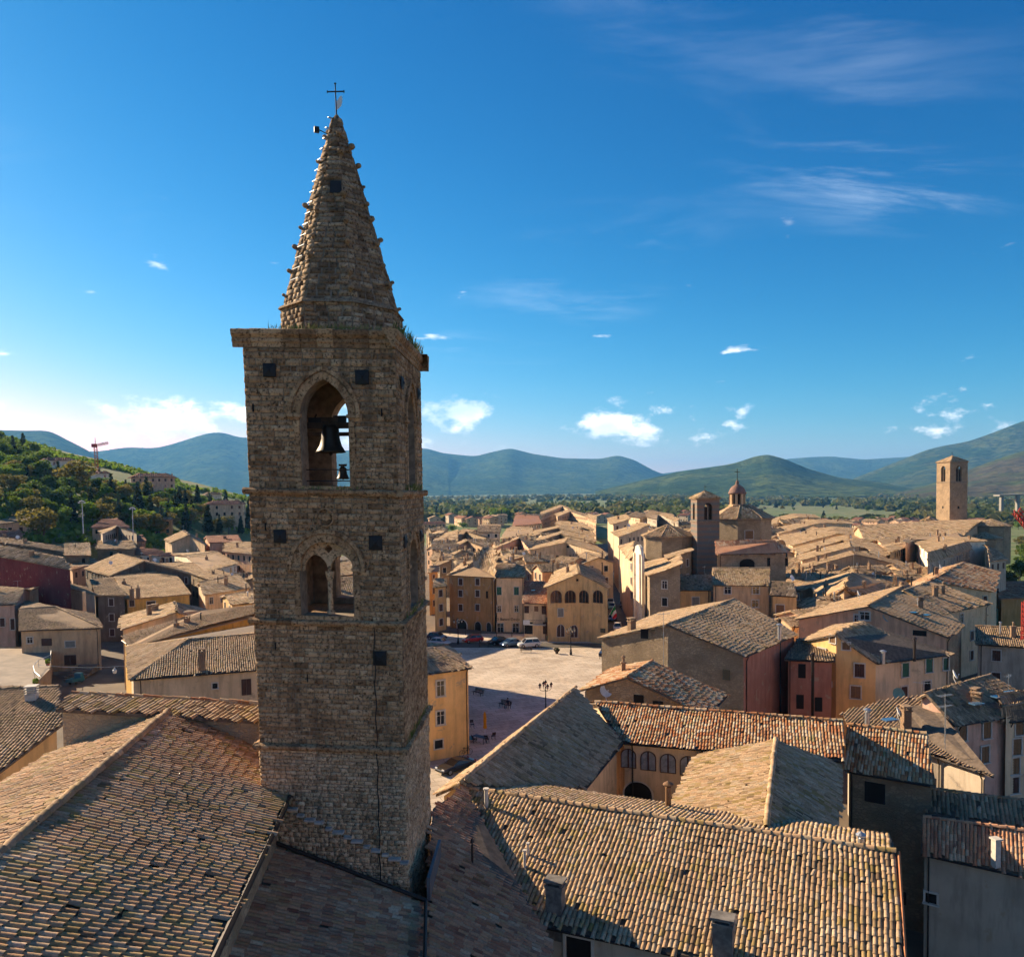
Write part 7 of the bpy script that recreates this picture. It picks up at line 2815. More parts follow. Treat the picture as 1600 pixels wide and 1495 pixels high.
V, T = np.concatenate(V), np.concatenate(T)
tag(link('hillside_scrub', mesh_np('hillside_scrub', V, np.arange(len(V)).reshape(-1, 4), L_bright, T)), 'green scrub covering the left hillside', 'scrub', kind='stuff')
# far woods of the valley floor that read as one mass
rng = np.random.default_rng(9)
V, T = [], []
for _ in range(4200):
    y = 860 * (4.6 ** rng.uniform(0, 1))
    x = rng.uniform(-0.75, 0.85) * y
    if math.sin(x * 0.004 + y * 0.0021) + 0.7 * math.sin(x * 0.011 - y * 0.005) < -0.55 or (x < -0.16 * y and y < 900):
        continue
    r = rng.uniform(5, 10)
    g = hill(x, y)
    tn = rng.uniform(0.1, 0.95)
    k = 14
    d = rng.normal(0, 1, (k, 3))
    d /= np.linalg.norm(d, axis=1)[:, None]
    C = np.array([x, y, g + r * 0.55]) + d * np.array([r, r, r * 0.6])
    a = rng.normal(0, 1, (k, 3))
    b = np.cross(a, d)
    a, b = [q / np.linalg.norm(q, axis=1)[:, None] for q in (a, b)]
    s = r * 0.55
    V.append(np.stack([C - a * s - b * s, C + a * s - b * s, C + a * s + b * s, C - a * s + b * s], 1).reshape(-1, 3))
    T.append(np.repeat(np.clip(rng.normal(tn, 0.12, (k, 1)), 0, 1), 4, axis=0) * np.ones((1, 3)))
V, T = np.concatenate(V), np.concatenate(T)
m_w = m_leaf('valley woods', (0.03, 0.05, 0.015), (0.085, 0.105, 0.025), (0.19, 0.16, 0.055))
tag(link('far_woods', mesh_np('far_woods', V, np.arange(len(V)).reshape(-1, 4), m_w, T)), 'far belts of woodland on the valley floor', 'woods', kind='stuff')


# ------------------------------------------------------------------ vehicles
def paint(name, col):
    if name not in MATS:
        m, nt = material(name)
        finish(nt, col, 0.32, metal=0.1, spec=0.5, Coat_Weight=0.6, Coat_Roughness=0.08)
        MATS[name] = m
    return MATS[name]


M_tyre = m_plain('tyre rubber', (0.015, 0.015, 0.016), 0.85)
M_rim = m_plain('alloy rim', (0.35, 0.35, 0.36), 0.35, 0.8)
M_headl = m_plain('headlight glass', (0.7, 0.7, 0.68), 0.1, spec=0.8)
M_tail = m_plain('tail light', (0.35, 0.02, 0.015), 0.25)


def loft(sections, mat, name):
    """sections: lists of points of equal length, closed rings, capped"""
    mb = MB()
    n = len(sections[0])
    vs = [p for s in sections for p in s]
    fs = []
    for k in range(len(sections) - 1):
        for i in range(n):
            j = (i + 1) % n
            fs.append((k * n + i, k * n + j, (k + 1) * n + j, (k + 1) * n + i))
    fs += [tuple(range(n)), tuple(range((len(sections) - 1) * n, len(sections) * n))]
    mb.add(vs, fs)
    return mb.mesh(name, mat)


CARM = {}


def car(label, px, py, heading, col, kind='hatch', L=4.0, group=None, z=0.03, p=None):
    """heading: direction of the bonnet, radians from +x"""
    p = P(px, py, z) if p is None else p
    root = thing('parked_car', label, 'car', p, group)
    root.rotation_euler = (0, 0, heading)
    H = {'hatch': 1.47, 'sedan': 1.43, 'suv': 1.66, 'sports': 1.22}[kind]
    W = 1.74 / 2
    belt = {'hatch': 0.93, 'sedan': 0.9, 'suv': 1.02, 'sports': 0.8}[kind]
    key = (kind, L, tuple(col))
    if key not in CARM:
        body = []
        xs = [-0.5, -0.485, -0.42, -0.2, 0.0, 0.16, 0.26, 0.40, 0.475, 0.5]
        rear = {'sedan': 0.93, 'sports': 0.95}.get(kind, 0.97)
        tops = [0.62, belt * 0.92, belt * rear, belt, belt, belt, belt * 0.97, belt * 0.86, belt * 0.74, 0.52]
        wid = [0.80, 0.92, 0.98, 1, 1, 1, 1, 0.97, 0.88, 0.74]
        for x, t, w_ in zip(xs, tops, wid):
            ww = W * w_
            b = 0.24 if abs(x) < 0.46 else 0.34
            body.append([(x * L, -ww * 0.9, b), (x * L, -ww, b + 0.16), (x * L, -ww, t - 0.12), (x * L, -ww * 0.9, t), (x * L, ww * 0.9, t), (x * L, ww, t - 0.12), (x * L, ww, b + 0.16), (x * L, ww * 0.9, b)])
        bm_e = loft(body, paint('car paint %.2f %.2f %.2f' % tuple(col), col), 'body')
        bm_e.polygons.foreach_set('use_smooth', [False] * len(bm_e.polygons))
        f0, f1, r0, r1 = {'hatch': (0.27, 0.10, -0.32, -0.45), 'sedan': (0.24, 0.08, -0.22, -0.38), 'suv': (0.27, 0.13, -0.40, -0.475), 'sports': (0.2, 0.02, -0.16, -0.42)}[kind]
        gl = []
        for x, z_, w_ in ((f0, belt - 0.02, 0.90), (f1, H - 0.05, 0.72), (r0, H - 0.06, 0.72), (r1, belt - 0.02, 0.86)):
            gl.append((x * L, W * w_, z_))
        vs = [(x, s * y, z_) for s in (-1, 1) for x, y, z_ in gl]
        gm = MB().add(vs, [(0, 1, 2, 3), (7, 6, 5, 4), (0, 4, 5, 1), (1, 5, 6, 2), (2, 6, 7, 3)]).mesh('glazing', M_glass)
        rf2 = MB().add([(x, s * y * 1.02, z_ + dz) for dz in (-0.02, 0.035) for s in (-1, 1) for x, y, z_ in (gl[1], gl[2])], [(0, 1, 3, 2), (4, 6, 7, 5), (0, 4, 5, 1), (2, 3, 7, 6), (0, 2, 6, 4), (1, 5, 7, 3)])
        # pillars
        for s in (-1, 1):
            for (a, b) in ((gl[0], gl[1]), (gl[2], gl[3])):
                rf2.tube((a[0], s * a[1], a[2]), (b[0], s * b[1], b[2]), 0.045, 0.04, 5)
            xm = (gl[1][0] + gl[2][0]) / 2
            rf2.tube((xm, s * W * 0.89, belt), (xm, s * W * 0.73, H - 0.06), 0.035, 0.035, 5)
        rm = rf2.mesh('roof', bm_e.materials[0])
        r_ = 0.31 if kind != 'suv' else 0.35
        ty = MB().tube((0, -0.1, 0), (0, 0.1, 0), r_, r_, 16).mesh('wheel', M_tyre)
        ri = MB().tube((0, -0.108, 0), (0, 0.108, 0), r_ * 0.62, r_ * 0.62, 12).mesh('rim', M_rim)
        hl_ = MB().box((0, 0, 0), (0.1, 0.34, 0.14)).mesh('headlight', M_headl)
        tl_ = MB().box((0, 0, 0), (0.08, 0.26, 0.2)).mesh('taillight', M_tail)
        bp = MB().box((0.485 * L, 0, 0.42), (0.14, 1.1, 0.12)).mesh('grille', M_iron)
        CARM[key] = (bm_e, gm, rm, ty, ri, hl_, tl_, r_, bp)
    bm_e, gm, rm, ty, ri, hl_, tl_, r_, bp = CARM[key]
    linkl('body', bm_e, root)
    linkl('glazing', gm, root)
    linkl('roof', rm, root)
    linkl('grille', bp, root)
    for x in (-0.31, 0.31):
        for s in (-1, 1):
            w_ = linkl('wheel', ty, root, (x * L, s * (W - 0.07), r_))
            linkl('rim', ri, w_)
    for s in (-1, 1):
        linkl('headlight', hl_, root, (0.468 * L, s * 0.56, 0.62 if kind != 'suv' else 0.7))
        linkl('taillight', tl_, root, (-0.487 * L, s * 0.60, 0.72))
    return root


car('red hatchback parked in the shade below the brown house', 739, 1003, R(205), (0.42, 0.02, 0.015), 'hatch', 3.9)
car('black sedan parked between the red and blue cars', 778, 1006, R(215), (0.012, 0.013, 0.015), 'sedan', 4.3)
car('grey blue sedan parked beside the silver estate', 798, 1009, R(212), (0.16, 0.24, 0.30), 'sedan', 4.2)
car('silver estate car at the edge of the sunlight', 826, 1011, R(196), (0.60, 0.60, 0.57), 'suv', 4.2)
car('dark blue van behind the red house corner', 949, 1024, R(240), (0.02, 0.07, 0.16), 'suv', 4.2)
car('silver car half hidden by the tower edge on the square', 688, 1008, R(-25), (0.40, 0.45, 0.48), 'hatch', 3.9)
car('dark car behind the silver car at the tower edge', 683, 999, R(-25), (0.03, 0.025, 0.05), 'hatch', 3.9)
car('black sports car parked below the orange house', 712, 1203, R(222), (0.008, 0.008, 0.009), 'sports', 4.4)
car('white car driving out of the main street', 965, 984, R(-100), (0.62, 0.63, 0.64), 'hatch', 4.0)
car('dark car behind the flag in the main street', 957, 970, R(-100), (0.015, 0.02, 0.035), 'hatch', 4.0)
car('teal car parked on the left of the main street', 956, 951, R(-98), (0.06, 0.18, 0.22), 'hatch', 4.0)
car('pale blue car farther up the left of the main street', 954, 944, R(-98), (0.25, 0.33, 0.38), 'hatch', 4.0)
car('dark red car coming down the main street', 974, 948, R(-98), (0.07, 0.015, 0.03), 'sedan', 4.2)
for k, (px, py, c_, lab) in enumerate(((262, 868, (0.03, 0.08, 0.09), 'lowest parked car left of the white gable house'), (261, 861, (0.45, 0.47, 0.47), 'silver parked car second up from the white gable house'), (259, 855, (0.10, 0.17, 0.18), 'teal parked car third up beside the white gable house'),
                                       (251, 851, (0.55, 0.56, 0.56), 'white parked car leftmost beside the white gable house'), (263, 843, (0.2, 0.33, 0.42), 'light blue car farthest up the lane'))):
    q = ground_hit(px, py)
    car(lab, px, py, R(-150), c_, 'hatch', 4.0, p=V3(q.x, q.y, max(0.03, hill(q.x, q.y) - 0.2)), group='cars parked in the lane at left')

# three-wheeled pickup with a blue bed in the left lane
q = P(119, 1068, 0.03)
ap = thing('three_wheeler', 'small blue three wheeled pickup in the dark lane at left', 'pickup', q)
ap.rotation_euler = (0, 0, R(75))
m_ab = paint('blue pickup', (0.03, 0.14, 0.22))
linkl('cab', loft([[(0.3, -0.62, 0.3), (0.3, 0.62, 0.3), (0.3, 0.58, 1.6), (0.3, -0.58, 1.6)], [(1.0, -0.6, 0.3), (1.0, 0.6, 0.3), (0.85, 0.5, 1.58), (0.85, -0.5, 1.58)], [(1.4, -0.35, 0.35), (1.4, 0.35, 0.35), (1.2, 0.3, 1.0), (1.2, -0.3, 1.0)]], m_ab, 'cab'), ap)
mb = MB().box((-0.55, 0, 0.55), (1.6, 1.3, 0.08)).box((-0.55, 0.63, 0.75), (1.6, 0.05, 0.35)).box((-0.55, -0.63, 0.75), (1.6, 0.05, 0.35)).box((-1.33, 0, 0.75), (0.05, 1.3, 0.35))
linkl('cargo_bed', mb.mesh('cargo_bed', m_ab), ap)
for (x, y) in ((1.15, 0), (-0.6, 0.55), (-0.6, -0.55)):
    linkl('wheel', MB().tube((0, -0.06, 0), (0, 0.06, 0), 0.22, 0.22, 12).mesh('wheel', M_tyre), ap, (x, y, 0.22))


# ------------------------------------------------------------------ street furniture
def lantern_mesh():
    mb = MB()
    mb.lathe((0, 0, 0), [(0.05, -0.05), (0.10, 0.0), (0.17, 0.34), (0.19, 0.36)], 6)
    return mb.mesh('lantern', m_plain('lantern glass', (0.45, 0.42, 0.36), 0.2, spec=0.6))


def lantern_cap():
    return MB().lathe((0, 0, 0.36), [(0.23, 0), (0.20, 0.05), (0.08, 0.2), (0.03, 0.26), (0.02, 0.36)], 6).mesh('lantern_cap', M_iron)


LM, LCP = lantern_mesh(), lantern_cap()


def lamp_post(label, p, h=4.7, arms=4, rz=0.3):
    root = thing('street_lamp', label, 'street lamp', p)
    root.rotation_euler = (0, 0, rz)
    mb = MB().lathe((0, 0, 0), [(0.24, 0), (0.24, 0.5), (0.17, 0.55), (0.16, 1.0), (0.09, 1.1), (0.065, h * 0.6), (0.085, h * 0.62), (0.06, h * 0.66), (0.05, h - 0.75), (0.1, h - 0.7), (0.04, h - 0.4)], 10)
    linkl('post', mb.mesh('post', M_iron), root)
    for i in range(arms):
        a = i * 2 * math.pi / arms
        mb = MB()
        pts = [(math.cos(a) * r, math.sin(a) * r, z) for r, z in ((0.03, h - 0.95), (0.25, h - 1.05), (0.55, h - 0.98), (0.75, h - 0.82), (0.75, h - 0.66))]
        mb.path(pts, 0.028, 6)
        ar = linkl('arm', mb.mesh('arm', M_iron), root)
        o = linkl('lantern', LM, root, (math.cos(a) * 0.75, math.sin(a) * 0.75, h - 0.62))
        linkl('lantern_cap', LCP, o)
    o = linkl('lantern', LM, root, (0, 0, h - 0.3))
    linkl('lantern_cap', LCP, o)
    return root


lamp_post('tall black lamp post with lantern cluster in the middle of the square', P(853, 1124, 0.02))
lamp_post('black lamp post before the ochre arched building', P(892, 1023, 0.02))
lamp_post('black lamp post before the brown house', P(716, 1006, 0.02))
lamp_post('lamp post whose lanterns rise over the orange house roof', P(713, 1068, 0.02))
q = P(973, 1001, 0.02)


def bench(label, p, rz, L=1.9):
    root = thing('bench', label, 'bench', p)
    root.rotation_euler = (0, 0, rz)
    for k in range(4):
        linkl('slat', MB().box((0, -0.2 + k * 0.13, 0.45), (L, 0.1, 0.035)).mesh('slat', M_beam), root)
    for k in range(3):
        linkl('slat', MB().box((0, 0.27 + k * 0.03, 0.58 + k * 0.14), (L, 0.03, 0.1)).mesh('slat', M_beam), root)
    for s in (-1, 1):
        mb = MB().box((s * L * 0.4, -0.18, 0.22), (0.06, 0.06, 0.44)).box((s * L * 0.4, 0.24, 0.45), (0.06, 0.06, 0.9)).box((s * L * 0.4, 0.02, 0.41), (0.06, 0.5, 0.05))
        linkl('leg', mb.mesh('leg', M_iron), root)
    return root


bench('dark bench standing alone in the shade of the square', P(747, 1086, 0.02), R(-50), 2.0)
pb = P(789, 1105, 0.02)
bench('dark bench with a person sitting on it', pb, R(-45), 2.0)
bench('bench beside the silver estate car', P(822, 1019, 0.02), R(-4), 2.2)
bench('bench in front of the red car', P(756, 1011, 0.02), R(-8), 2.0)
bench('bench in front of the dark blue van', P(944, 1029, 0.02), R(-6), 1.9)

# person on the bench: one continuous skinned figure, dark clothes, leaning forward a little
pr = thing('person', 'person in dark clothes sitting at the right end of a bench', 'person', pb + Vector((math.cos(R(-45)), math.sin(R(-45)), 0)) * 0.55)
pr.rotation_euler = (0, 0, R(-45))
sk = {'pel': (0, 0.05, 0.54, 0.15), 'bel': (0, 0.06, 0.70, 0.14), 'che': (0, 0.03, 0.93, 0.16), 'nek': (0, 0.0, 1.09, 0.06), 'hd0': (0, -0.03, 1.19, 0.085), 'hd1': (0, -0.04, 1.31, 0.09),
      'sl': (-0.19, 0.03, 1.02, 0.075), 'el': (-0.26, -0.05, 0.78, 0.05), 'wl': (-0.14, -0.27, 0.67, 0.035), 'hl': (-0.10, -0.34, 0.64, 0.04), 'sr': (0.19, 0.03, 1.02, 0.075), 'er': (0.26, -0.05, 0.78, 0.05), 'wr': (0.14, -0.27, 0.67, 0.035),
      'hr': (0.10, -0.34, 0.64, 0.04), 'tl': (-0.10, -0.0, 0.53, 0.10), 'kl': (-0.13, -0.42, 0.53, 0.07), 'al': (-0.13, -0.45, 0.11, 0.045), 'fl': (-0.14, -0.60, 0.05, 0.04), 'tr': (0.10, -0.0, 0.53, 0.10),
      'kr': (0.13, -0.42, 0.53, 0.07), 'ar': (0.13, -0.45, 0.11, 0.045), 'fr': (0.14, -0.60, 0.05, 0.04)}
ks = list(sk)
ed = [('pel', 'bel'), ('bel', 'che'), ('che', 'nek'), ('nek', 'hd0'), ('hd0', 'hd1'), ('che', 'sl'), ('sl', 'el'), ('el', 'wl'), ('wl', 'hl'), ('che', 'sr'), ('sr', 'er'), ('er', 'wr'), ('wr', 'hr'), ('pel', 'tl'), ('tl', 'kl'), ('kl', 'al'),
      ('al', 'fl'), ('pel', 'tr'), ('tr', 'kr'), ('kr', 'ar'), ('ar', 'fr')]
me = bpy.data.meshes.new('body_skeleton')
me.from_pydata([sk[k][:3] for k in ks], [(ks.index(a), ks.index(b)) for a, b in ed], [])
tmp = bpy.data.objects.new('tmp_body', me)
COL.objects.link(tmp)
tmp.modifiers.new('skin', 'SKIN')
tmp.modifiers.new('sub', 'SUBSURF').levels = 1
for i, k in enumerate(ks):
    me.skin_vertices[0].data[i].radius = (sk[k][3], sk[k][3])
me.skin_vertices[0].data[0].use_root = True
bme = bpy.data.meshes.new_from_object(tmp.evaluated_get(bpy.context.evaluated_depsgraph_get()))
bpy.data.objects.remove(tmp)
bme.materials.clear()
bme.materials.append(m_plain('dark jacket', (0.03, 0.03, 0.045), 0.9))
bme.materials.append(m_plain('skin', (0.42, 0.25, 0.18), 0.6))
bme.materials.append(m_plain('blue jeans', (0.035, 0.045, 0.08), 0.9))
for f in bme.polygons:
    c = f.center
    f.use_smooth = True
    f.material_index = 1 if (c.z > 1.10 or (c.y < -0.28 and 0.58 < c.z < 0.72 and abs(c.x) < 0.17)) else (2 if c.z < 0.6 else 0)
linkl('body', bme, pr)
linkl('hair', MB().sphere((0, -0.01, 1.33), 0.108, 10, 6).mesh('hair', m_plain('dark hair', (0.02, 0.015, 0.012), 0.8)), pr)
for s in (-1, 1):
    for k in range(5):
        a = MB().path([(s * 0.10 + (k - 2) * 0.016 * s, -0.36, 0.635), (s * 0.09 + (k - 2) * 0.02 * s, -0.40 - 0.01 * (k % 3), 0.625), (s * 0.085 + (k - 2) * 0.02 * s, -0.425 - 0.012 * (k % 3), 0.60)], 0.009, 5)
        linkl('finger', a.mesh('finger', MATS['skin']), pr)
linkl('nose', MB().sphere((0, -0.135, 1.24), 0.02, 6, 4).mesh('nose', MATS['skin']), pr)
for s in (-1, 1):
    linkl('eye', MB().sphere((s * 0.035, -0.122, 1.275), 0.012, 6, 4).mesh('eye', M_iron), pr)
    linkl('ear', MB().sphere((s * 0.095, -0.03, 1.25), 0.022, 6, 4).mesh('ear', MATS['skin']), pr)
linkl('mouth', MB().box((0, -0.122, 1.195), (0.045, 0.01, 0.01)).mesh('mouth', M_tail), pr)


def parasol(label, p, col, h=2.9):
    root = thing('parasol', label, 'parasol', p)
    m = m_plain('parasol cloth ' + label[:12], col, 0.85)
    linkl('pole', MB().tube((0, 0, 0), (0, 0, h), 0.025, 0.025, 8).mesh('pole', M_white), root)
    n = 10
    vs, fs = [], []
    prof = [(0.03, h + 0.05), (0.16, h - 0.25), (0.20, h - 0.9), (0.17, h - 1.5), (0.24, h - 1.85), (0.10, h - 2.0)]
    for r_, z in prof:
        for i in range(n * 2):
            a = math.pi * i / n
            rr = r_ * (1.0 if i % 2 else 0.68)
            vs.append((rr * math.cos(a), rr * math.sin(a), z))
    for k in range(len(prof) - 1):
        for i in range(n * 2):
            j = (i + 1) % (n * 2)
            fs.append((k * n * 2 + i, k * n * 2 + j, (k + 1) * n * 2 + j, (k + 1) * n * 2 + i))
    linkl('folded_canopy', MB().add(vs, fs).mesh('folded_canopy', m), root)
    linkl('base', MB().lathe((0, 0, 0), [(0.28, 0), (0.26, 0.07), (0.05, 0.1)], 12).mesh('base', M_iron), root)
    return root


parasol('closed yellow parasol by the dark tables', P(758, 1150, 0.02), (0.62, 0.30, 0.01))
parasol('closed pale parasol beside the orange house', P(729, 1136, 0.02), (0.60, 0.45, 0.33))


def table(label, p, rz, L=1.8, W_=0.75, col=(0.02, 0.035, 0.07)):
    root = thing('table', label, 'table', p)
    root.rotation_euler = (0, 0, rz)
    m = m_plain('table top %.2f' % col[2], col, 0.5)
    for k in range(5):
        linkl('plank', MB().box((0, -W_ / 2 + (k + 0.5) * W_ / 5, 0.74), (L, W_ / 5 - 0.015, 0.04)).mesh('plank', m), root)
    for sx in (-1, 1):
        for sy in (-1, 1):
            linkl('leg', MB().box((sx * L * 0.42, sy * W_ * 0.4, 0.36), (0.06, 0.06, 0.72)).mesh('leg', M_beam), root)
    return root


def folding_chair(label, p, rz, col=(0.035, 0.02, 0.016)):
    root = thing('chair', label, 'chair', p)
    root.rotation_euler = (0, 0, rz)
    m = m_plain('chair wood', col, 0.7)
    linkl('seat', MB().box((0, 0, 0.45), (0.46, 0.44, 0.035)).mesh('seat', m), root)
    linkl('backrest', MB().add([(x, 0.2 + dy + (0.12 if z > 0.7 else 0), z) for dy in (0, 0.03) for x, z in ((-0.22, 0.6), (0.22, 0.6), (0.22, 0.95), (-0.22, 0.95))], [(0, 1, 2, 3), (7, 6, 5, 4), (0, 4, 5, 1), (1, 5, 6, 2), (2, 6, 7, 3), (3, 7, 4, 0)]).mesh('backrest', m), root)
    for s in (-1, 1):
        linkl('leg', MB().tube((s * 0.2, -0.25, 0), (s * 0.2, 0.24, 0.7), 0.02).mesh('leg', m), root)
        linkl('leg', MB().tube((s * 0.2, 0.27, 0), (s * 0.2, -0.2, 0.45), 0.02).mesh('leg', m), root)
    return root


table('dark blue plank table under the yellow parasol', P(750, 1160, 0.02), R(-38))
table('small dark table at the corner of the orange house', P(724, 1143, 0.02), R(-38), 1.2)
folding_chair('folding chair right of the blue table', P(771, 1155, 0.02), R(200))
folding_chair('folding chair behind the blue table towards the pale parasol', P(738, 1137, 0.02), R(20))
folding_chair('chair on the near side of the blue table', P(741, 1160, 0.02), R(120))
folding_chair('low stool chair at the right end of the blue table', P(761, 1160, 0.02), R(160))
q = P(735, 1157, 0.02)
bx = thing('crate', 'bright blue crate on the ground beside the blue table', 'crate', q)
linkl('box', MB().box((0, 0, 0.2), (0.8, 0.5, 0.05)).box((0, 0.24, 0.35), (0.8, 0.03, 0.3)).box((0, -0.24, 0.35), (0.8, 0.03, 0.3)).box((-0.39, 0, 0.35), (0.03, 0.5, 0.3)).box((0.39, 0, 0.35), (0.03, 0.5, 0.3)).mesh('box', m_plain('blue plastic', (0.04, 0.22, 0.42), 0.4)), bx)

# bicycle rack or hoop beside the sports car, flower tub, bollards, banner stand
q = P(728, 1180, 0.02)
hp = thing('bicycle', 'dark bicycle leaning beside the black sports car', 'bicycle', q)
hp.rotation_euler = (0, 0, R(35))
for x in (-0.52, 0.52):
    mb = MB()
    pts = [(x + 0.33 * math.cos(2 * math.pi * k / 16), 0, 0.34 + 0.33 * math.sin(2 * math.pi * k / 16)) for k in range(17)]
    mb.path(pts, 0.02, 5)
    w_ = linkl('wheel', mb.mesh('wheel', M_tyre), hp)
    linkl('hub', MB().tube((x, -0.05, 0.34), (x, 0.05, 0.34), 0.03).mesh('hub', M_rim), w_)
linkl('frame', MB().path([(-0.52, 0, 0.34), (-0.12, 0, 0.32), (0.38, 0, 0.82), (-0.2, 0, 0.80), (-0.12, 0, 0.32)], 0.02, 6).path([(0.52, 0, 0.34), (0.36, 0, 0.95)], 0.02, 6).path([(-0.52, 0, 0.34), (-0.22, 0, 0.86)], 0.018, 6).mesh('frame', M_iron), hp)
linkl('saddle', MB().box((-0.24, 0, 0.9), (0.26, 0.13, 0.05), top=0.8).mesh('saddle', M_beam), hp)
linkl('handlebar', MB().path([(0.40, -0.26, 1.0), (0.35, -0.1, 0.98), (0.35, 0.1, 0.98), (0.40, 0.26, 1.0)], 0.015, 6).mesh('handlebar', M_iron), hp)

q = P(870, 1021, 0.02)
fb = thing('flower_tub', 'dark flower tub standing in the sunlit square', 'planter', q)
linkl('bowl', MB().lathe((0, 0, 0), [(0.25, 0), (0.3, 0.05), (0.2, 0.15), (0.55, 0.6), (0.6, 0.62), (0.5, 0.6)], 12).mesh('bowl', M_beam), fb)
linkl('plants', leaf_cloud('plants', L_dark, [(0, 0, 0.7, 0.35), (0.25, 0.1, 0.75, 0.25), (-0.25, 0, 0.75, 0.28)], 160, 0.07, np.random.default_rng(3)), fb)
bo = MB().lathe((0, 0, 0), [(0.11, 0), (0.11, 0.08), (0.07, 0.12), (0.065, 0.72), (0.09, 0.76), (0.06, 0.86), (0.02, 0.9)], 8).mesh('bollard', M_iron)
ords = ('first', 'second', 'third', 'fourth', 'fifth', 'sixth', 'seventh', 'eighth', 'ninth', 'tenth', 'eleventh')
for k in range(11):
    px = 703 + k * 24.2
    o = link('bollard', bo)
    o.location = P(px, 990 + (px - 703) * 0.033 + 1.0, 0.02)
    tag(o, '%s black bollard from the left along the far side of the square' % ords[k], 'bollard', 'bollards along the square')
q = P(822.5, 992, 0.02)
bs = thing('banner_stand', 'white upright advertising panel by the low house door', 'sign', q)
linkl('panel', MB().box((0, 0, 0.95), (0.85, 0.06, 1.7)).mesh('panel', M_white), bs)
linkl('emblem', MB().box((0, -0.035, 1.0), (0.3, 0.012, 0.5)).mesh('emblem', m_plain('dark blue print', (0.02, 0.04, 0.12), 0.6)), bs)
linkl('foot', MB().box((0, 0, 0.05), (0.6, 0.4, 0.08)).mesh('foot', M_iron), bs)
for (px, py, lab) in ((837, 990, 'dark potted shrub left of the red panel'), (842.5, 990.5, 'dark potted shrub right of its twin by the low house')):
    q = P(px, py, 0.02)
    pp = thing('potted_shrub', lab, 'plant', q)
    linkl('pot', MB().lathe((0, 0, 0), [(0.18, 0), (0.25, 0.4), (0.27, 0.42), (0.2, 0.4)], 10).mesh('pot', M_iron), pp)
    linkl('leaves', leaf_cloud('leaves', L_dark, [(0, 0, 0.75, 0.32)], 160, 0.06, np.random.default_rng(4)), pp)
q = P(853, 993, 0.02)
rp = thing('notice_board', 'small red upright panel beside the ochre building', 'sign', q)
linkl('panel', MB().box((0, 0, 0.8), (0.5, 0.08, 1.5)).mesh('panel', m_plain('red panel', (0.42, 0.02, 0.04), 0.5)), rp)

# flag on the corner of the arched building
q0, q1 = PD(951, 962, 150.0), PD(960, 946, 149.0)
fg = thing('flag', 'green white and red flag on a slanted pole at the street corner', 'flag', q0)
MB().tube(q0, q1 + (q1 - q0) * 0.08, 0.03).build('pole', M_white, fg)
cols = ((0.0, 0.20, 0.05), (0.7, 0.7, 0.68), (0.50, 0.015, 0.02))
for k in range(3):
    mb = MB()
    N = 8
    vs = []
    for i in range(N + 1):
        t = i / N
        top = q1.lerp(q0, 0.0 + 0.62 * (1 - t) * 0.0 + (0.55 if k == 0 else 0.0) * 0)
        for s in (0, 1):
            u = (k + s) / 3.0
            # hangs in folds from the pole: hoist runs down the pole, fly droops
            a = q1.lerp(q0, 0.75 * t)
            drop = V3(0.95 * u * (0.55 + 0.1 * t) + 0.05 * math.sin(7 * t + 4 * u), 0.12 * math.sin(9 * u + 3 * t), -1.9 * u * (0.5 + 0.5 * (1 - t)) - 0.2 * u)
            vs.append(a + drop)
    fs = [(2 * i, 2 * i + 1, 2 * i + 3, 2 * i + 2) for i in range(N)]
    mb.add(vs, fs)
    mb.build('stripe', m_plain(('green cloth', 'white cloth', 'red cloth')[k], cols[k], 0.9), fg)

# ------------------------------------------------------------------ the lane and terrace at the left
tz = 3.2
tp = [P(-30, 1012, tz), P(82, 1013, tz), P(78, 1048, tz), P(60, 1066, tz), P(46, 1079, tz), P(-30, 1084, tz)]
M_gravel = m_asphalt('pale gravel', (0.19, 0.17, 0.15))
te = thing('terrace', 'gravel terrace with curved stone retaining wall at the left edge', 'terrace', (tp[2].x, tp[2].y, 0))
mb = MB()
for i in range(len(tp)):
    a, b = tp[i], tp[(i + 1) % len(tp)]
    mb.add([(a.x, a.y, -1), (b.x, b.y, -1), (b.x, b.y, tz + 0.25), (a.x, a.y, tz + 0.25)], [(0, 1, 2, 3)])
mb.build('retaining_wall', WALLS['pstone'], te)
MB().add(tp, [tuple(range(len(tp)))]).build('gravel_floor', M_gravel, te)
mb = MB()
rp_ = [P(80, 1016, tz + 1.1), P(79, 1023, tz + 1.1), P(60, 1031, tz + 1.1), P(52, 1040, tz + 1.1), P(54, 1049, tz + 1.1), P(62, 1056, tz + 1.1)]
mb.path(rp_, 0.04, 6)
for q in rp_:
    mb.tube(q, q - V3(0, 0, 1.1), 0.03, 0.03, 6)
mb.build('railing', M_zinc, te)
for (px, py, lab, m_) in ((75, 1040, 'yellow flowering pot on the terrace wall', L_bright), (56, 1072, 'green potted plant at the front of the terrace', L_bright)):
    q = P(px, py, tz + 0.25)
    pp = thing('flower_pot', lab, 'plant', q)
    linkl('pot', MB().lathe((0, 0, 0), [(0.2, 0), (0.3, 0.4), (0.33, 0.43), (0.25, 0.4)], 10).mesh('pot', m_plain('terracotta', (0.33, 0.14, 0.08), 0.9)), pp)
    linkl('leaves', leaf_cloud('leaves', m_, [(0, 0, 0.7, 0.38)], 200, 0.07, np.random.default_rng(6)), pp)
st = thing('stone_stairs', 'flight of stone stairs beside the tan house', 'stairs', P(113, 1060, 0))
s0, s1 = P(98, 1063, 0.0), P(128, 1063, 0.0)
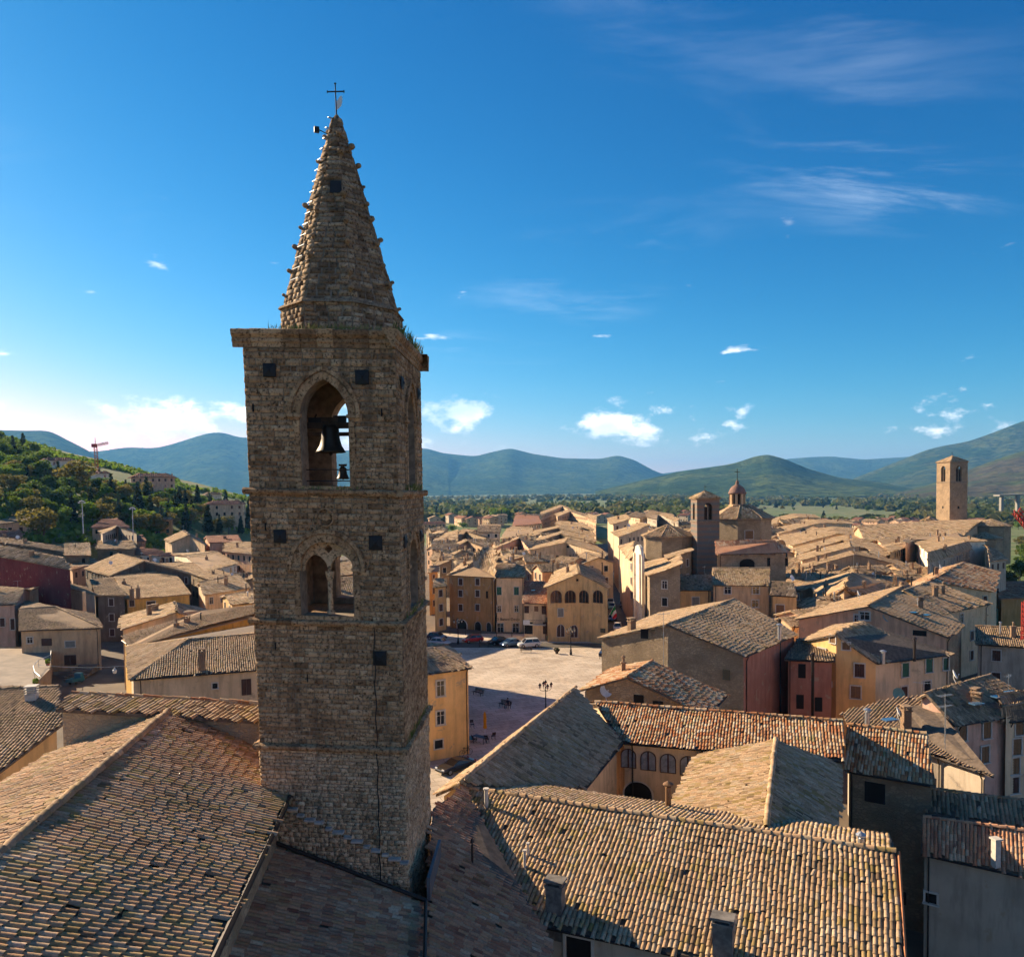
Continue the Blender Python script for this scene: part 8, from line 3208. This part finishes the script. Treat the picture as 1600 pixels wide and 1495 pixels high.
for k in range(7):
    a, b = s0 + V3(0, 0.75 * k, 0), s1 + V3(0, 0.75 * k, 0)
    c = (a + b) / 2
    MB().box((c.x, c.y + 0.4, 0.14 * (k + 0.5) + 0.03), ((b - a).length, 0.8, 0.14 * (k + 1)), 0.0).build('step', M_lane if k % 2 else m_plain('step stone', (0.17, 0.14, 0.115), 0.9), st)
wa, wb = PD(58, 1038.5, 95), PD(200, 1040, 92)
wr = thing('street_lantern', 'pale lantern hanging on a wire over the dark lane', 'lamp', PD(179, 1044, 92.6))
mb = MB()
prev = None
for i in range(17):
    t = i / 16
    q = wa.lerp(wb, t) - V3(0, 0, 0.25 * math.sin(math.pi * t))
    if prev is not None:
        mb.tube(prev, q, 0.018, 0.018, 4)
    prev = q
mb.build('wire', M_zinc, wr)
q = PD(179, 1042, 92.6)
MB().lathe(q + V3(0, 0, -0.75), [(0.12, 0), (0.22, 0.08), (0.26, 0.4), (0.14, 0.5), (0.1, 0.62), (0.03, 0.7)], 8).build('lamp_shade', m_plain('opal glass', (0.62, 0.6, 0.52), 0.35), wr)

# ------------------------------------------------------------------ masts, cranes
for (lab, px0, py0, px1, py1, dep) in (('tall floodlight mast behind the golden tree', 128, 784, 130, 824, 205), ('second lamp mast left of the brown brick house', 207, 794, 208, 838, 235)):
    a, b = PD(px0, py0, dep), PD(px1, py1, dep)
    ms = thing('light_mast', lab, 'lamp post', (b.x, b.y, b.z - 1.5))
    MB().tube(b - V3(0, 0, 1.5), a, 0.14, 0.08, 8).build('pole', M_zinc, ms)
    mb = MB().tube(a - V3(0.8, 0, 0.3), a + V3(0.8, 0, -0.3), 0.05).tube(a - V3(0.55, 0, -0.05), a + V3(0.55, 0, 0.05), 0.05)
    mb.build('crossbar', M_zinc, ms)
    for (dx_, dz_) in ((-0.75, -0.2), (0.75, -0.2), (-0.45, 0.15), (0.45, 0.15), (0, 0.3)):
        MB().box(a + V3(dx_, -0.15, dz_), (0.34, 0.22, 0.26)).build('floodlight', M_white, ms)


def lattice(mb, a, b, w, n, r=0.05):
    a, b = Vector(a), Vector(b)
    d = (b - a).normalized()
    s = d.orthogonal().normalized()
    t = d.cross(s)
    cs = [(s + t) * w / 2, (s - t) * w / 2, (-s - t) * w / 2, (-s + t) * w / 2]
    for c in cs:
        mb.tube(a + c, b + c, r, r, 4)
    for i in range(n):
        p0, p1 = a.lerp(b, i / n), a.lerp(b, (i + 1) / n)
        for k in range(4):
            mb.tube(p0 + cs[k], p1 + cs[(k + 1) % 4], r * 0.7, r * 0.7, 4)


M_cred = m_plain('red crane paint', (0.42, 0.035, 0.02), 0.5)
M_corg = m_plain('faded orange crane paint', (0.45, 0.14, 0.06), 0.6)
D = 420
tc0, tc1 = PD(152.5, 740, D), PD(149, 697, D)
tcr = thing('tower_crane', 'thin red and white tower crane on the horizon at left', 'crane', tc0 - V3(0, 0, 6))
mb = MB()
lattice(mb, tc0 - V3(0, 0, 6), tc1, 1.3, 14, 0.11)
mb.build('mast', M_corg, tcr)
mb = MB()
lattice(mb, tc1 + V3(0.5, 0, 0.4), PD(169, 692, D), 0.9, 8, 0.1)
mb.build('jib', M_corg, tcr)
MB().box(tc1 + V3(-0.6, 0, 0.3), (2.2, 1.5, 1.8)).build('cab', M_cred, tcr)
MB().tube(tc1, PD(148.5, 684, D), 0.15).build('mast_head', M_corg, tcr)
D = 95
mb = MB()
rc = thing('red_crane', 'bright red lattice crane jib entering at the right edge', 'crane', PD(1625, 985, D))
lattice(mb, PD(1588, 798, D), PD(1640, 862, D), 0.75, 12, 0.07)
mb.build('jib', M_cred, rc)
mb = MB()
lattice(mb, PD(1604, 1000, D), PD(1605, 940, D), 0.9, 8, 0.05)
mb.tube(PD(1605, 940, D), PD(1640, 862, D), 0.05)
mb.build('mast', M_cred, rc)
# viaduct far right
vd = thing('viaduct', 'pale road viaduct crossing the valley at far right', 'bridge', PD(1585, 775, 900))
M_conc = m_plain('grey concrete', (0.25, 0.23, 0.20), 0.9)
a, b = PD(1562, 773, 900), PD(1680, 768, 900)
MB().slab([a, b, b + V3(0, 12, 0), a + V3(0, 12, 0)], 1.6).build('deck', M_conc, vd)
for px in (1565, 1590, 1615, 1640):
    q = PD(px, 772, 903)
    MB().box((q.x, q.y, q.z - 12), (3, 4, 22)).build('pier', M_conc, vd)


# ------------------------------------------------------------------ the air
hz = MB().box((0, 7000, 310), (40000, 22000, 660)).mesh('haze')
m = bpy.data.materials.new('valley haze')
m.use_nodes = True
nt = NT(m.node_tree)
v = nt.n('ShaderNodeVolumePrincipled', inp={'Color': (0.16, 0.50, 1.0, 1), 'Density': 0.000062, 'Anisotropy': 0.15})
nt.n('ShaderNodeOutputMaterial', inp={1: v.outputs[0]})
hz.materials.append(m)
tag(link('haze', hz), kind='stuff')
